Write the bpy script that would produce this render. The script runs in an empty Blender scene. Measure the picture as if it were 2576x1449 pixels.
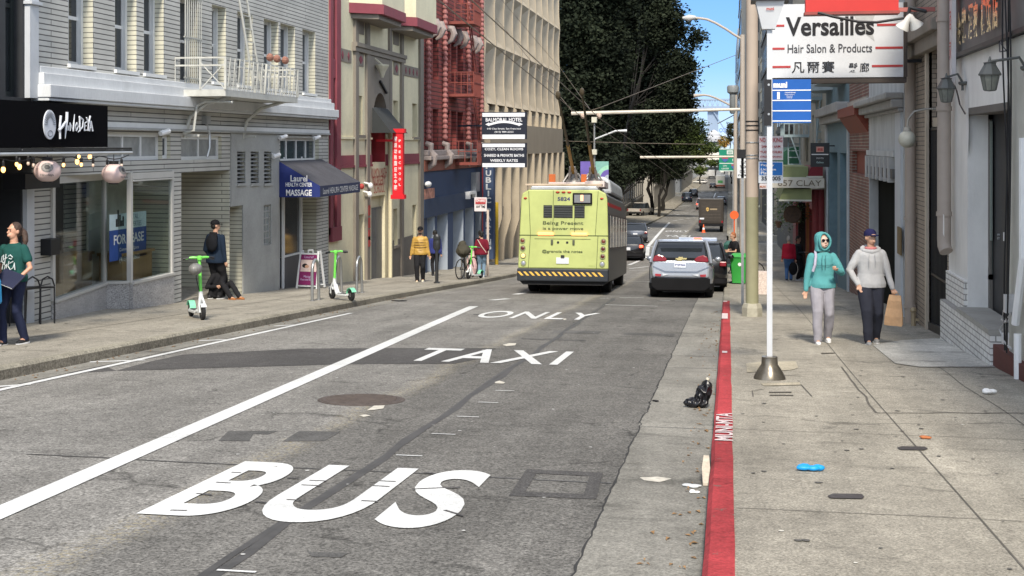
import bpy, math, random
from mathutils import Vector, Matrix, noise as mnoise
random.seed(7)
R = math.radians
SC = bpy.context.scene
COL = SC.collection
# camera, sky, sun, exposure
F, CX, HY = 3230.0, 1288.0, 365.0
TH = math.atan2(1832 - 1288, F)
CZ = 1.88
cam = bpy.data.cameras.new('camera'); camo = bpy.data.objects.new('camera', cam); COL.objects.link(camo)
camo.location = (0, 0, CZ); camo.rotation_euler = (R(90), 0, TH)
cam.sensor_width = 36; cam.lens = 36 * F / 2576; cam.shift_y = (HY - 724.5) / 2576
cam.clip_start = .1; cam.clip_end = 9000
SC.camera = camo
SUN_EL, SUN_AZ = R(46), R(9)
W = bpy.data.worlds.new('World'); SC.world = W; W.use_nodes = True
nt = W.node_tree; bg = nt.nodes['Background']; sky = nt.nodes.new('ShaderNodeTexSky')
sky.sky_type = 'NISHITA'; sky.sun_disc = False; sky.sun_elevation = SUN_EL; sky.sun_rotation = math.pi - SUN_AZ
sky.altitude = 0; sky.air_density = 1.0; sky.dust_density = .0; sky.ozone_density = 1.4
tcw = nt.nodes.new('ShaderNodeTexCoord'); sxw = nt.nodes.new('ShaderNodeSeparateXYZ'); nt.links.new(tcw.outputs['Generated'], sxw.inputs[0])
rpw = nt.nodes.new('ShaderNodeValToRGB'); nt.links.new(sxw.outputs[2], rpw.inputs[0]); e_ = rpw.color_ramp.elements
e_[0].position = 0; e_[0].color = (.52, .70, .92, 1); e_[1].position = .14; e_[1].color = (.13, .36, .84, 1); e_.new(.06).color = (.24, .50, .90, 1)
scw = nt.nodes.new('ShaderNodeVectorMath'); scw.operation = 'SCALE'; scw.inputs['Scale'].default_value = 4.2; nt.links.new(rpw.outputs[0], scw.inputs[0])
mrw = nt.nodes.new('ShaderNodeMapRange'); mrw.inputs[1].default_value = .115; mrw.inputs[2].default_value = .17; nt.links.new(sxw.outputs[2], mrw.inputs[0])
mxw = nt.nodes.new('ShaderNodeMixRGB'); nt.links.new(mrw.outputs[0], mxw.inputs[0]); nt.links.new(scw.outputs[0], mxw.inputs[1]); hsw = nt.nodes.new('ShaderNodeHueSaturation'); hsw.inputs['Saturation'].default_value = .5; hsw.inputs['Value'].default_value = 1.1; nt.links.new(sky.outputs[0], hsw.inputs['Color']); nt.links.new(hsw.outputs[0], mxw.inputs[2])
nt.links.new(mxw.outputs[0], bg.inputs[0]); bg.inputs[1].default_value = .15
sd = bpy.data.lights.new('sun', 'SUN'); sd.energy = 2.1; sd.angle = R(8); sd.color = (1, .95, .87)
so = bpy.data.objects.new('sun', sd); COL.objects.link(so)
sv = Vector((math.sin(SUN_AZ) * math.cos(SUN_EL), -math.cos(SUN_AZ) * math.cos(SUN_EL), math.sin(SUN_EL)))
so.rotation_euler = sv.to_track_quat('Z', 'Y').to_euler(); so.location = (0, -20, 40)
SC.view_settings.view_transform = 'Standard'; SC.view_settings.look = 'None'
SC.view_settings.exposure = 1.27; SC.view_settings.gamma = 1
SC.view_settings.use_white_balance = True; SC.view_settings.white_balance_temperature = 7000
SC.cycles.max_bounces = 6; SC.cycles.transparent_max_bounces = 12; SC.cycles.use_denoising = True
# measuring helpers (pixels of the photograph -> metres)
sT, cT = math.sin(TH), math.cos(TH)
def ray(u, v):
    a = (u - CX) / F; return (-sT + a * cT, cT + a * sT, -(v - HY) / F)
_DY = [-40, 0, 15, 30, 55, 80, 115, 190, 300, 600, 1200, 3000]
_DD = [-.72, 1.88, 2.855, 3.83, 5.56, 6.85, 7.85, 10.0, 11.7, 14.0, 16.2, 18.0]
def drop(Y):
    if Y <= _DY[0]: return _DD[0]
    if Y >= _DY[-1]: return _DD[-1]
    for i in range(len(_DY) - 1):
        if Y <= _DY[i + 1]: break
    def m(k):
        if k == 0: return .065
        if k == len(_DY) - 1: return 0
        a = (_DD[k] - _DD[k - 1]) / (_DY[k] - _DY[k - 1]); b = (_DD[k + 1] - _DD[k]) / (_DY[k + 1] - _DY[k])
        return 2 * a * b / (a + b)
    h = _DY[i + 1] - _DY[i]; t = (Y - _DY[i]) / h; t2 = t * t; t3 = t2 * t
    return (2*t3 - 3*t2 + 1) * _DD[i] + (t3 - 2*t2 + t) * h * m(i) + (-2*t3 + 3*t2) * _DD[i+1] + (t3 - t2) * h * m(i+1)
def rz(Y, lift=0): return CZ - drop(Y) + lift
KERB = .15
def sz(Y, lift=0): return CZ - drop(Y) + KERB + lift
def G(u, v, lift=0):
    r = ray(u, v); lo, hi = .5, 2500.
    f = lambda t: r[2] * t + drop(r[1] * t) - lift
    for _ in range(60):
        mid = (lo + hi) / 2
        if f(mid) > 0: lo = mid
        else: hi = mid
    return Vector((r[0] * lo, r[1] * lo, r[2] * lo + CZ))
def WX(u, v, X):
    r = ray(u, v); t = X / r[0]; return r[1] * t, r[2] * t + CZ
def WY(u, v, Y):
    r = ray(u, v); t = Y / r[1]; return r[0] * t, r[2] * t + CZ
Q = {'Z1': (.3038, 0, 0), 'Z2': (.3473, 0, 377.3), 'Z3': (.3038, 628.9, 0), 'Z4': (.3038, 628.9, 377.3), 'Z5': (.3037, 1226.3, 0),
     'Z6': (.3037, 1226.3, 377.3), 'Z7': (.3038, 1855.2, 0), 'Z8': (.3472, 1855.2, 377.3), 'B1': (.5226, 0, 691.8),
     'B2': (.4358, 1572.2, 817.6), 'B3': (.3052, 1100.6, 660.3), 'B4': (.1519, 1559.7, 314.4), 'B5': (.17363, 1540.8, 440.2),
     'B6': (.2170, 1874.1, 377.3), 'B7': (.26047, 2201.1, 0), 'B8': (.34719, 2232.6, 440.2), 'C1': (.28651, 1037.7, 0),
     'C2': (.26041, 817.6, 352.2), 'C3': (.24305, 1056.5, 377.3), 'C4': (.22135, 1289.2, 427.6), 'C5': (.26041, 1685.4, 0),
     'C6': (.26049, 1886.7, 188.7), 'C7': (.18229, 0, 239.0), 'C8': (.21711, 0, 566.0), 'v': (1, 0, 0)}
def q(k, x, y):
    s, a, b = Q[k]; return a + s * x, b + s * y
# objects, tags, mesh builder
def tag(o, label=None, cat=None, group=None, kind=None):
    if label: o['label'] = label
    if cat: o['category'] = cat
    if group: o['group'] = group
    if kind: o['kind'] = kind
    return o
def thing(name, label, cat, loc=(0, 0, 0), rz_=0, group=None):
    o = bpy.data.objects.new(name, None); COL.objects.link(o); o.location = loc; o.rotation_euler = (0, 0, rz_)
    o.empty_display_size = .3
    return tag(o, label, cat, group)
def copy_tree(o, parent=None):
    c = o.copy(); COL.objects.link(c); c.parent = parent
    for ch in list(o.children): copy_tree(ch, c)
    return c
def wloc(p):
    s = Vector((0, 0, 0))
    while p is not None: s += p.location; p = p.parent
    return s
class MB:
    def __init__(s): s.v = []; s.f = []; s.m = []; s.cm = 0
    def add(s, vs, fs):
        n = len(s.v); s.v += [tuple(p) for p in vs]
        s.f += [tuple(i + n for i in f) for f in fs]; s.m += [s.cm] * len(fs); return s
    def quad(s, a, b, c, d): return s.add([a, b, c, d], [(0, 1, 2, 3)])
    def box(s, x0, x1, y0, y1, z0, z1):
        if x0 > x1: x0, x1 = x1, x0
        if y0 > y1: y0, y1 = y1, y0
        if z0 > z1: z0, z1 = z1, z0
        return s.add([(x0,y0,z0),(x1,y0,z0),(x1,y1,z0),(x0,y1,z0),(x0,y0,z1),(x1,y0,z1),(x1,y1,z1),(x0,y1,z1)],
                     [(0,3,2,1),(4,5,6,7),(0,1,5,4),(1,2,6,5),(2,3,7,6),(3,0,4,7)])
    def obox(s, c, dx, dy, dz, M=None):
        M = M or Matrix.Identity(3); c = Vector(c)
        vs = [c + M @ Vector((i * dx, j * dy, k * dz)) for k in (-1, 1) for j in (-1, 1) for i in (-1, 1)]
        return s.add(vs, [(0,2,3,1),(4,5,7,6),(0,1,5,4),(1,3,7,5),(3,2,6,7),(2,0,4,6)])
    def bar(s, a, b, w, h=None):
        a = Vector(a); b = Vector(b); d = b - a; L = d.length
        if L < 1e-6: return s
        M = d.to_track_quat('Y', 'Z').to_matrix(); return s.obox((a + b) / 2, w / 2, L / 2, (h or w) / 2, M)
    def prism(s, pts, ax, a, b):
        def P(p, t):
            l = [p[0], p[1]]; l.insert(ax, t); return tuple(l)
        n = len(pts); area = sum(pts[i][0] * pts[(i + 1) % n][1] - pts[(i + 1) % n][0] * pts[i][1] for i in range(n))
        if (area < 0) != (ax == 1): pts = pts[::-1]
        if a > b: a, b = b, a
        vs = [P(p, a) for p in pts] + [P(p, b) for p in pts]
        fs = [tuple(range(n - 1, -1, -1)), tuple(range(n, 2 * n))] + [(i, (i + 1) % n, n + (i + 1) % n, n + i) for i in range(n)]
        return s.add(vs, fs)
    def tube(s, pts, r, n=8, cap=True):
        pts = [Vector(p) for p in pts]; rr = r if isinstance(r, (list, tuple)) else [r] * len(pts)
        vs = []; up = None
        for i, p in enumerate(pts):
            d = (pts[min(i + 1, len(pts) - 1)] - pts[max(i - 1, 0)])
            if d.length < 1e-9: d = Vector((0, 0, 1))
            d.normalize()
            if up is None: up = Vector((0, 0, 1)) if abs(d.z) < .9 else Vector((1, 0, 0))
            x = up.cross(d)
            if x.length < 1e-3: x = Vector((1, 0, 0)).cross(d)
            x.normalize(); y = d.cross(x); up = y
            for k in range(n):
                t = 2 * math.pi * k / n; vs.append(p + (x * math.cos(t) + y * math.sin(t)) * rr[i])
        fs = []
        for i in range(len(pts) - 1):
            for k in range(n):
                a = i * n + k; b = i * n + (k + 1) % n; fs.append((a, b, b + n, a + n))
        if cap: fs += [tuple(range(n - 1, -1, -1)), tuple(range((len(pts) - 1) * n, len(pts) * n))]
        return s.add(vs, fs)
    def loft(s, rings, cap=True):
        n = len(rings[0]); vs = [p for r in rings for p in r]; fs = []
        for i in range(len(rings) - 1):
            for k in range(n):
                a = i * n + k; b = i * n + (k + 1) % n; fs.append((a, b, b + n, a + n))
        if cap: fs += [tuple(range(n - 1, -1, -1)), tuple(range((len(rings) - 1) * n, len(rings) * n))]
        return s.add(vs, fs)
    def lathe(s, prof, c, n=16, ax=2):
        rings = []
        for r, h in prof:
            ring = []
            for k in range(n):
                t = 2 * math.pi * k / n; a, b = math.cos(t) * max(r, 1e-4), math.sin(t) * max(r, 1e-4)
                p = [a, b, h] if ax == 2 else ([a, h, -b] if ax == 1 else [h, a, b]); ring.append((c[0] + p[0], c[1] + p[1], c[2] + p[2]))
            rings.append(ring)
        return s.loft(rings)
    def ell(s, c, r, nu=14, nv=9, M=None):
        rx, ry, rz_ = r if isinstance(r, (tuple, list)) else (r, r, r); M = M or Matrix.Identity(3); c = Vector(c); rings = []
        for j in range(nv + 1):
            ph = -math.pi / 2 + math.pi * j / nv; cr = max(math.cos(ph), .02)
            rings.append([c + M @ Vector((rx * cr * math.cos(2*math.pi*k/nu), ry * cr * math.sin(2*math.pi*k/nu), rz_ * math.sin(ph))) for k in range(nu)])
        return s.loft(rings)
    def mesh(s, name, mats, smooth=False):
        me = bpy.data.meshes.new(name); me.from_pydata(s.v, [], s.f)
        mats = mats if isinstance(mats, (list, tuple)) else [mats]
        for m in mats: me.materials.append(m)
        if len(mats) > 1: me.polygons.foreach_set('material_index', s.m)
        if smooth:
            me.polygons.foreach_set('use_smooth', [True] * len(me.polygons))
            try: me.set_sharp_from_angle(angle=R(38))
            except Exception: pass
        me.update(); return me
    def build(s, name, mats, parent=None, smooth=False, world=True, bevel=0):
        o = bpy.data.objects.new(name, s.mesh(name, mats, smooth)); COL.objects.link(o)
        if parent is not None:
            o.parent = parent
            if world: o.location = -wloc(parent)
        if bevel:
            b = o.modifiers.new('bevel', 'BEVEL'); b.width = bevel; b.segments = 2; b.limit_method = 'ANGLE'; b.angle_limit = R(40)
        return o
def struct(name, mb, mats, **k): return tag(mb.build(name, mats, **k), kind='structure')
DG = None
def apply_mods(o):
    me = bpy.data.meshes.new_from_object(o.evaluated_get(bpy.context.evaluated_depsgraph_get()))
    o.modifiers.clear(); o.data = me; return o
def text(name, body, mat, w, h, Mx, parent=None, ext=.004, bold=0, align='C', world=True, font_shear=0, spacing=1.0, weld=None, res=3):
    """flat lettering fitted to a box w x h; Mx maps (x right, y up, z out) of the sign to the world"""
    cu = bpy.data.curves.new(name, 'FONT'); cu.body = body; cu.extrude = 0; cu.offset = bold; cu.align_x = 'CENTER'; cu.shear = font_shear
    cu.space_character = spacing; cu.resolution_u = res
    t = bpy.data.objects.new(name, cu); COL.objects.link(t)
    me = bpy.data.meshes.new_from_object(t.evaluated_get(bpy.context.evaluated_depsgraph_get()))
    bpy.data.objects.remove(t); bpy.data.curves.remove(cu)
    xs = [v.co.x for v in me.vertices]; ys = [v.co.y for v in me.vertices]
    if not xs: return None
    x0, x1, y0, y1 = min(xs), max(xs), min(ys), max(ys); sx = w / max(x1 - x0, 1e-6); sy = (h / max(y1 - y0, 1e-6)) if h else sx
    if w is None: sx = sy
    for v in me.vertices:
        p = Vector(((v.co.x - (x0 + x1) / 2) * sx, (v.co.y - (y0 + y1) / 2) * sy, ext)); v.co = Mx @ p
        if weld: v.co = weld(v.co)
    me.materials.append(mat); o = bpy.data.objects.new(name, me); COL.objects.link(o)
    if parent is not None:
        o.parent = parent
        if world: o.location = -wloc(parent)
    return o
def frame_mat(o, right, up):
    r = Vector(right).normalized(); u = Vector(up).normalized(); n = r.cross(u)
    return Matrix(((r.x, u.x, n.x, o[0]), (r.y, u.y, n.y, o[1]), (r.z, u.z, n.z, o[2]), (0, 0, 0, 1)))
FACE_CAM = ((1, 0, 0), (0, 0, 1))
FACE_L = ((0, 1, 0), (0, 0, 1))
FACE_R = ((0, -1, 0), (0, 0, 1))
# materials
MC = {}
def mat(name, col, rough=.75, metal=0, var=.14, sc=3., bump=.0, bsc=40., spec=.4, em=0, stretch=(1, 1, 1), coat=0, fine=0):
    if name in MC: return MC[name]
    m = bpy.data.materials.new(name); m.use_nodes = True; n = m.node_tree.nodes; l = m.node_tree.links; p = n['Principled BSDF']
    p.inputs['Roughness'].default_value = rough; p.inputs['Metallic'].default_value = metal
    p.inputs['Specular IOR Level'].default_value = spec; p.inputs['Coat Weight'].default_value = coat
    p.inputs['Base Color'].default_value = (*col, 1)
    tc = n.new('ShaderNodeTexCoord'); mp = n.new('ShaderNodeMapping'); mp.inputs['Scale'].default_value = stretch
    l.new(tc.outputs['Object'], mp.inputs[0])
    if var:
        a = n.new('ShaderNodeTexNoise'); a.inputs['Scale'].default_value = sc; a.inputs['Detail'].default_value = 6
        a.inputs['Roughness'].default_value = .65; l.new(mp.outputs[0], a.inputs[0])
        r = n.new('ShaderNodeMapRange'); r.inputs[1].default_value = .3; r.inputs[2].default_value = .7
        r.inputs[3].default_value = 1 - var; r.inputs[4].default_value = 1 + var; l.new(a.outputs[0], r.inputs[0])
        src = r.outputs[0]
        if fine:
            b = n.new('ShaderNodeTexNoise'); b.inputs['Scale'].default_value = sc * 25; b.inputs['Detail'].default_value = 3
            l.new(mp.outputs[0], b.inputs[0]); r2 = n.new('ShaderNodeMapRange'); r2.inputs[1].default_value = .3; r2.inputs[2].default_value = .7
            r2.inputs[3].default_value = 1 - fine; r2.inputs[4].default_value = 1 + fine; l.new(b.outputs[0], r2.inputs[0])
            mu = n.new('ShaderNodeMath'); mu.operation = 'MULTIPLY'; l.new(src, mu.inputs[0]); l.new(r2.outputs[0], mu.inputs[1]); src = mu.outputs[0]
        vm = n.new('ShaderNodeVectorMath'); vm.operation = 'SCALE'; vm.inputs[0].default_value = col; l.new(src, vm.inputs['Scale'])
        l.new(vm.outputs[0], p.inputs['Base Color'])
        rr = n.new('ShaderNodeMapRange'); rr.inputs[3].default_value = max(rough - .08, 0.02); rr.inputs[4].default_value = min(rough + .08, 1)
        l.new(a.outputs[0], rr.inputs[0]); l.new(rr.outputs[0], p.inputs['Roughness'])
    if bump:
        b = n.new('ShaderNodeTexNoise'); b.inputs['Scale'].default_value = bsc; b.inputs['Detail'].default_value = 4; l.new(mp.outputs[0], b.inputs[0])
        bu = n.new('ShaderNodeBump'); bu.inputs['Strength'].default_value = bump; bu.inputs['Distance'].default_value = .02
        l.new(b.outputs[0], bu.inputs['Height']); l.new(bu.outputs[0], p.inputs['Normal'])
    if em:
        p.inputs['Emission Color'].default_value = (*col, 1); p.inputs['Emission Strength'].default_value = em
    MC[name] = m; return m
def brick(name, c1, c2, mortar, bw=.21, rh=.068, ms=.012, bump=.5, stain=.15, off=.5, rough=.85, mfac=1.0):
    if name in MC: return MC[name]
    m = mat(name, c1, rough, var=0); n = m.node_tree.nodes; l = m.node_tree.links; p = n['Principled BSDF']
    tc = n.new('ShaderNodeTexCoord'); sx = n.new('ShaderNodeSeparateXYZ'); l.new(tc.outputs['Object'], sx.inputs[0])
    ad = n.new('ShaderNodeMath'); l.new(sx.outputs[0], ad.inputs[0]); l.new(sx.outputs[1], ad.inputs[1])
    cb = n.new('ShaderNodeCombineXYZ'); l.new(ad.outputs[0], cb.inputs[0]); l.new(sx.outputs[2], cb.inputs[1])
    bt = n.new('ShaderNodeTexBrick'); l.new(cb.outputs[0], bt.inputs[0]); bt.offset = off
    bt.inputs['Scale'].default_value = 1; bt.inputs['Brick Width'].default_value = bw; bt.inputs['Row Height'].default_value = rh
    bt.inputs['Mortar Size'].default_value = ms; bt.inputs['Mortar Smooth'].default_value = .2
    bt.inputs[1].default_value = (*c1, 1); bt.inputs[2].default_value = (*c2, 1); bt.inputs[3].default_value = (*mortar, 1)
    a = n.new('ShaderNodeTexNoise'); a.inputs['Scale'].default_value = 1.3; a.inputs['Detail'].default_value = 7; l.new(tc.outputs['Object'], a.inputs[0])
    r = n.new('ShaderNodeMapRange'); r.inputs[1].default_value = .3; r.inputs[2].default_value = .7
    r.inputs[3].default_value = 1 - stain; r.inputs[4].default_value = 1 + stain; l.new(a.outputs[0], r.inputs[0])
    vm = n.new('ShaderNodeVectorMath'); vm.operation = 'SCALE'; l.new(bt.outputs[0], vm.inputs[0]); l.new(r.outputs[0], vm.inputs['Scale'])
    l.new(vm.outputs[0], p.inputs['Base Color'])
    bu = n.new('ShaderNodeBump'); bu.inputs['Strength'].default_value = bump; bu.inputs['Distance'].default_value = .012; bu.invert = True
    l.new(bt.outputs['Fac'], bu.inputs['Height']); l.new(bu.outputs[0], p.inputs['Normal'])
    return m
def glassm(name, col=(.02, .025, .028), rough=.06):
    return mat(name, col, rough, var=.25, sc=1.2, spec=.8)
def see_glass(name):
    if name in MC: return MC[name]
    m = bpy.data.materials.new(name); m.use_nodes = True; n = m.node_tree.nodes; l = m.node_tree.links; n.remove(n['Principled BSDF'])
    t = n.new('ShaderNodeBsdfTransparent'); t.inputs[0].default_value = (.82, .86, .85, 1); g = n.new('ShaderNodeBsdfGlossy'); g.inputs['Roughness'].default_value = .03
    lw = n.new('ShaderNodeLayerWeight'); pw = n.new('ShaderNodeMath'); pw.operation = 'POWER'; pw.inputs[1].default_value = 4; l.new(lw.outputs['Facing'], pw.inputs[0]); fr = n.new('ShaderNodeMapRange'); fr.inputs[3].default_value = .04; fr.inputs[4].default_value = .7; l.new(pw.outputs[0], fr.inputs[0]); mx = n.new('ShaderNodeMixShader')
    l.new(fr.outputs[0], mx.inputs[0]); l.new(t.outputs[0], mx.inputs[1]); l.new(g.outputs[0], mx.inputs[2]); l.new(mx.outputs[0], n['Material Output'].inputs[0])
    MC[name] = m; return m
def asphalt(name, col, speck=.5, scale=90., blotch=.16, crack=0, warm=None, lane=False, chips=None):
    if name in MC: return MC[name]
    m = mat(name, col, .88, var=0, spec=.25); n = m.node_tree.nodes; l = m.node_tree.links; p = n['Principled BSDF']
    tc = n.new('ShaderNodeTexCoord')
    def noise(s, d, lo, hi, vec=None, rough=.6):
        a = n.new('ShaderNodeTexNoise'); a.inputs['Scale'].default_value = s; a.inputs['Detail'].default_value = d; a.inputs['Roughness'].default_value = rough
        l.new(vec or tc.outputs['Object'], a.inputs[0]); r = n.new('ShaderNodeMapRange'); r.inputs[1].default_value = .3; r.inputs[2].default_value = .7
        r.inputs[3].default_value = lo; r.inputs[4].default_value = hi; l.new(a.outputs[0], r.inputs[0]); return a, r.outputs[0]
    def mul(a, b):
        k = n.new('ShaderNodeMath'); k.operation = 'MULTIPLY'; l.new(a, k.inputs[0]); l.new(b, k.inputs[1]); return k.outputs[0]
    fa, f1 = noise(scale, 2, 1 - speck, 1 + speck, rough=.8)
    _, f2 = noise(.55, 6, 1 - blotch, 1 + blotch)
    _, f3 = noise(6, 5, 1 - blotch * .6, 1 + blotch * .6)
    mp = n.new('ShaderNodeMapping'); mp.inputs['Scale'].default_value = (1.6, .12, 1); l.new(tc.outputs['Object'], mp.inputs[0])
    _, f4 = noise(1.4, 5, 1 - blotch * .8, 1 + blotch * .8, vec=mp.outputs[0])
    _, f5 = noise(15, 8, 1 - speck * .55, 1 + speck * .55, rough=.85)
    mq = n.new('ShaderNodeMapping'); mq.inputs['Scale'].default_value = (.5, 1.0, 1); l.new(tc.outputs['Object'], mq.inputs[0])
    st = n.new('ShaderNodeTexNoise'); st.inputs['Scale'].default_value = 1.9; st.inputs['Detail'].default_value = 7; st.inputs['Roughness'].default_value = .7; l.new(mq.outputs[0], st.inputs[0])
    so_ = n.new('ShaderNodeMapRange'); so_.inputs[1].default_value = .57; so_.inputs[2].default_value = .70; so_.inputs[3].default_value = 1; so_.inputs[4].default_value = 1 - min(.5, blotch * 2.2); l.new(st.outputs[0], so_.inputs[0])
    s = mul(mul(mul(f1, f2), mul(f3, f4)), mul(f5, so_.outputs[0]))
    if crack:
        vo = n.new('ShaderNodeTexVoronoi'); vo.feature = 'DISTANCE_TO_EDGE'; vo.inputs['Scale'].default_value = crack
        nz = n.new('ShaderNodeTexNoise'); nz.inputs['Scale'].default_value = 3; nz.inputs['Detail'].default_value = 5; l.new(tc.outputs['Object'], nz.inputs[0])
        mx = n.new('ShaderNodeMixRGB'); mx.blend_type = 'ADD'; mx.inputs[0].default_value = .35; l.new(tc.outputs['Object'], mx.inputs[1]); l.new(nz.outputs['Color'], mx.inputs[2])
        l.new(mx.outputs[0], vo.inputs[0]); r = n.new('ShaderNodeMapRange'); r.inputs[1].default_value = 0; r.inputs[2].default_value = .012
        r.inputs[3].default_value = .5; r.inputs[4].default_value = 1; l.new(vo.outputs[0], r.inputs[0])
        mk = n.new('ShaderNodeMapRange'); mk.inputs[1].default_value = .5; mk.inputs[2].default_value = .56; l.new(st.outputs[0], mk.inputs[0]); ma = n.new('ShaderNodeMath'); ma.operation = 'MAXIMUM'; l.new(r.outputs[0], ma.inputs[0]); iv = n.new('ShaderNodeMath'); iv.operation = 'SUBTRACT'; iv.inputs[0].default_value = 1; l.new(mk.outputs[0], iv.inputs[1]); l.new(iv.outputs[0], ma.inputs[1]); s = mul(s, ma.outputs[0])
    if lane:
        sx = n.new('ShaderNodeSeparateXYZ'); l.new(tc.outputs['Object'], sx.inputs[0])
        wb = n.new('ShaderNodeTexNoise'); wb.inputs['Scale'].default_value = .8; wb.inputs['Detail'].default_value = 6; l.new(tc.outputs['Object'], wb.inputs[0])
        wm = n.new('ShaderNodeMath'); wm.operation = 'MULTIPLY_ADD'; wm.inputs[1].default_value = .5; l.new(wb.outputs[0], wm.inputs[0]); l.new(sx.outputs[0], wm.inputs[2])
        r = n.new('ShaderNodeMapRange'); r.inputs[1].default_value = -3.42; r.inputs[2].default_value = -3.3; r.inputs[3].default_value = 1.0; r.inputs[4].default_value = .68
        l.new(wm.outputs[0], r.inputs[0]); s = mul(s, r.outputs[0])
    vm = n.new('ShaderNodeVectorMath'); vm.operation = 'SCALE'; vm.inputs[0].default_value = col; l.new(s, vm.inputs['Scale'])
    out = vm.outputs[0]
    if lane:
        a1 = n.new('ShaderNodeMapRange'); a1.inputs[1].default_value = -3.62; a1.inputs[2].default_value = -3.45; l.new(wm.outputs[0], a1.inputs[0])
        a2 = n.new('ShaderNodeMapRange'); a2.inputs[1].default_value = -3.42; a2.inputs[2].default_value = -3.2; a2.inputs[3].default_value = 1; a2.inputs[4].default_value = 0; l.new(wm.outputs[0], a2.inputs[0])
        sp = n.new('ShaderNodeTexNoise'); sp.inputs['Scale'].default_value = 32; sp.inputs['Detail'].default_value = 3; l.new(tc.outputs['Object'], sp.inputs[0])
        sr = n.new('ShaderNodeMapRange'); sr.inputs[1].default_value = .5; sr.inputs[2].default_value = .62; sr.inputs[4].default_value = .8; l.new(sp.outputs[0], sr.inputs[0])
        k = mul(mul(a1.outputs[0], a2.outputs[0]), sr.outputs[0]); mx = n.new('ShaderNodeMixRGB'); l.new(k, mx.inputs[0]); l.new(out, mx.inputs[1]); mx.inputs[2].default_value = (.30, .26, .17, 1)
        out = mx.outputs[0]
    if chips:
        cn = n.new('ShaderNodeTexNoise'); cn.inputs['Scale'].default_value = 7; cn.inputs['Detail'].default_value = 9; cn.inputs['Roughness'].default_value = .75; l.new(tc.outputs['Object'], cn.inputs[0])
        cr = n.new('ShaderNodeMapRange'); cr.inputs[1].default_value = chips[1]; cr.inputs[2].default_value = chips[1] + .03; l.new(cn.outputs[0], cr.inputs[0])
        mx = n.new('ShaderNodeMixRGB'); l.new(cr.outputs[0], mx.inputs[0]); l.new(out, mx.inputs[1]); mx.inputs[2].default_value = (*chips[0], 1); out = mx.outputs[0]
    l.new(out, p.inputs['Base Color'])
    bu = n.new('ShaderNodeBump'); bu.inputs['Strength'].default_value = .55; bu.inputs['Distance'].default_value = .01
    l.new(fa.outputs[0], bu.inputs['Height']); l.new(bu.outputs[0], p.inputs['Normal'])
    return m
BLACK = mat('black_paint', (.012, .012, .014), .5)
WHITE = mat('white_paint', (.78, .78, .77), .6, var=.05)
STEEL = mat('galvanised_steel', (.42, .43, .43), .4, .7)
DARKM = mat('dark_metal', (.03, .032, .034), .45, .5)
RUBBER = mat('rubber', (.014, .014, .015), .8)
DGLASS = glassm('dark_glass'); 
INTERIOR = mat('dark_interior', (.02, .02, .02), .9)
# ground
def yspan(a, b, st):
    out = []; y = a
    while y < b - 1e-6: out.append(y); y += st(y)
    return out + [b]
YS = yspan(-14, 1150, lambda y: .8 if y < 60 else (2 if y < 160 else 12))
def strip(mb, x0, x1, ys, f, lift=0, lx=None, rx=None):
    n = len(ys); vs = []
    for y in ys:
        a = x0 if lx is None else lx(y); b = x1 if rx is None else rx(y)
        vs += [(a, y, f(y, lift)), (b, y, f(y, lift))]
    return mb.add(vs, [(2*i, 2*i+1, 2*i+3, 2*i+2) for i in range(n - 1)])
XL, XR = -8.5, -.13
WL, WR = -11.9, 3.5
AS = asphalt('asphalt', (.20, .193, .178), .7, 45, .2, crack=.45, lane=True)
PAVE = asphalt('pavement_concrete', (.295, .273, .228), .42, 60, .19, crack=.3)
GUT = asphalt('gutter_concrete', (.225, .217, .192), .4, 50, .22)
PATCH = asphalt('fresh_asphalt', (.08, .077, .075), .5, 60, .15)
TAR = mat('tar_seal', (.065, .063, .061), .6, var=.3, sc=6)
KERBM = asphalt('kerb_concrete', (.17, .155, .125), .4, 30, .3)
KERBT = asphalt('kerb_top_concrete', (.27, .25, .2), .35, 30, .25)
RED = asphalt('red_kerb_paint', (.36, .042, .048), .28, 40, .26, chips=((.16, .10, .085), .62))
LINE = asphalt('road_paint', (.62, .63, .62), .16, 60, .09, chips=((.24, .235, .22), .635))
mb = MB(); strip(mb, XL - .02, XR + .02, YS, rz); struct('road', mb, AS)
mb = MB(); strip(mb, -900, 900, yspan(-14, 3000, lambda y: 4 if y < 200 else 40), rz, -.25); struct('ground', mb, asphalt('ground_earth', (.14, .135, .12), .3, 8, .2))
def pavement(name, xa, xb, segs):
    mb = MB()
    for a, b in segs:
        ys = yspan(a, b, lambda y: .8 if y < 60 else 4); strip(mb, xa, xb, ys, sz)
        for y, s in ((a, 1), (b, -1)): mb.quad((xa, y, sz(y)), (xb, y, sz(y)), (xb, y, rz(y) - .3), (xa, y, rz(y) - .3))
    return struct(name, mb, PAVE)
SEG_L = [(-14, 92), (104, 300), (318, 700)]; SEG_R = [(-14, 96), (108, 300), (318, 700)]
pavement('sidewalk_left', -13.2, XL - .16, SEG_L); pavement('sidewalk_right', XR + .16, 4.8, SEG_R)
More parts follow.
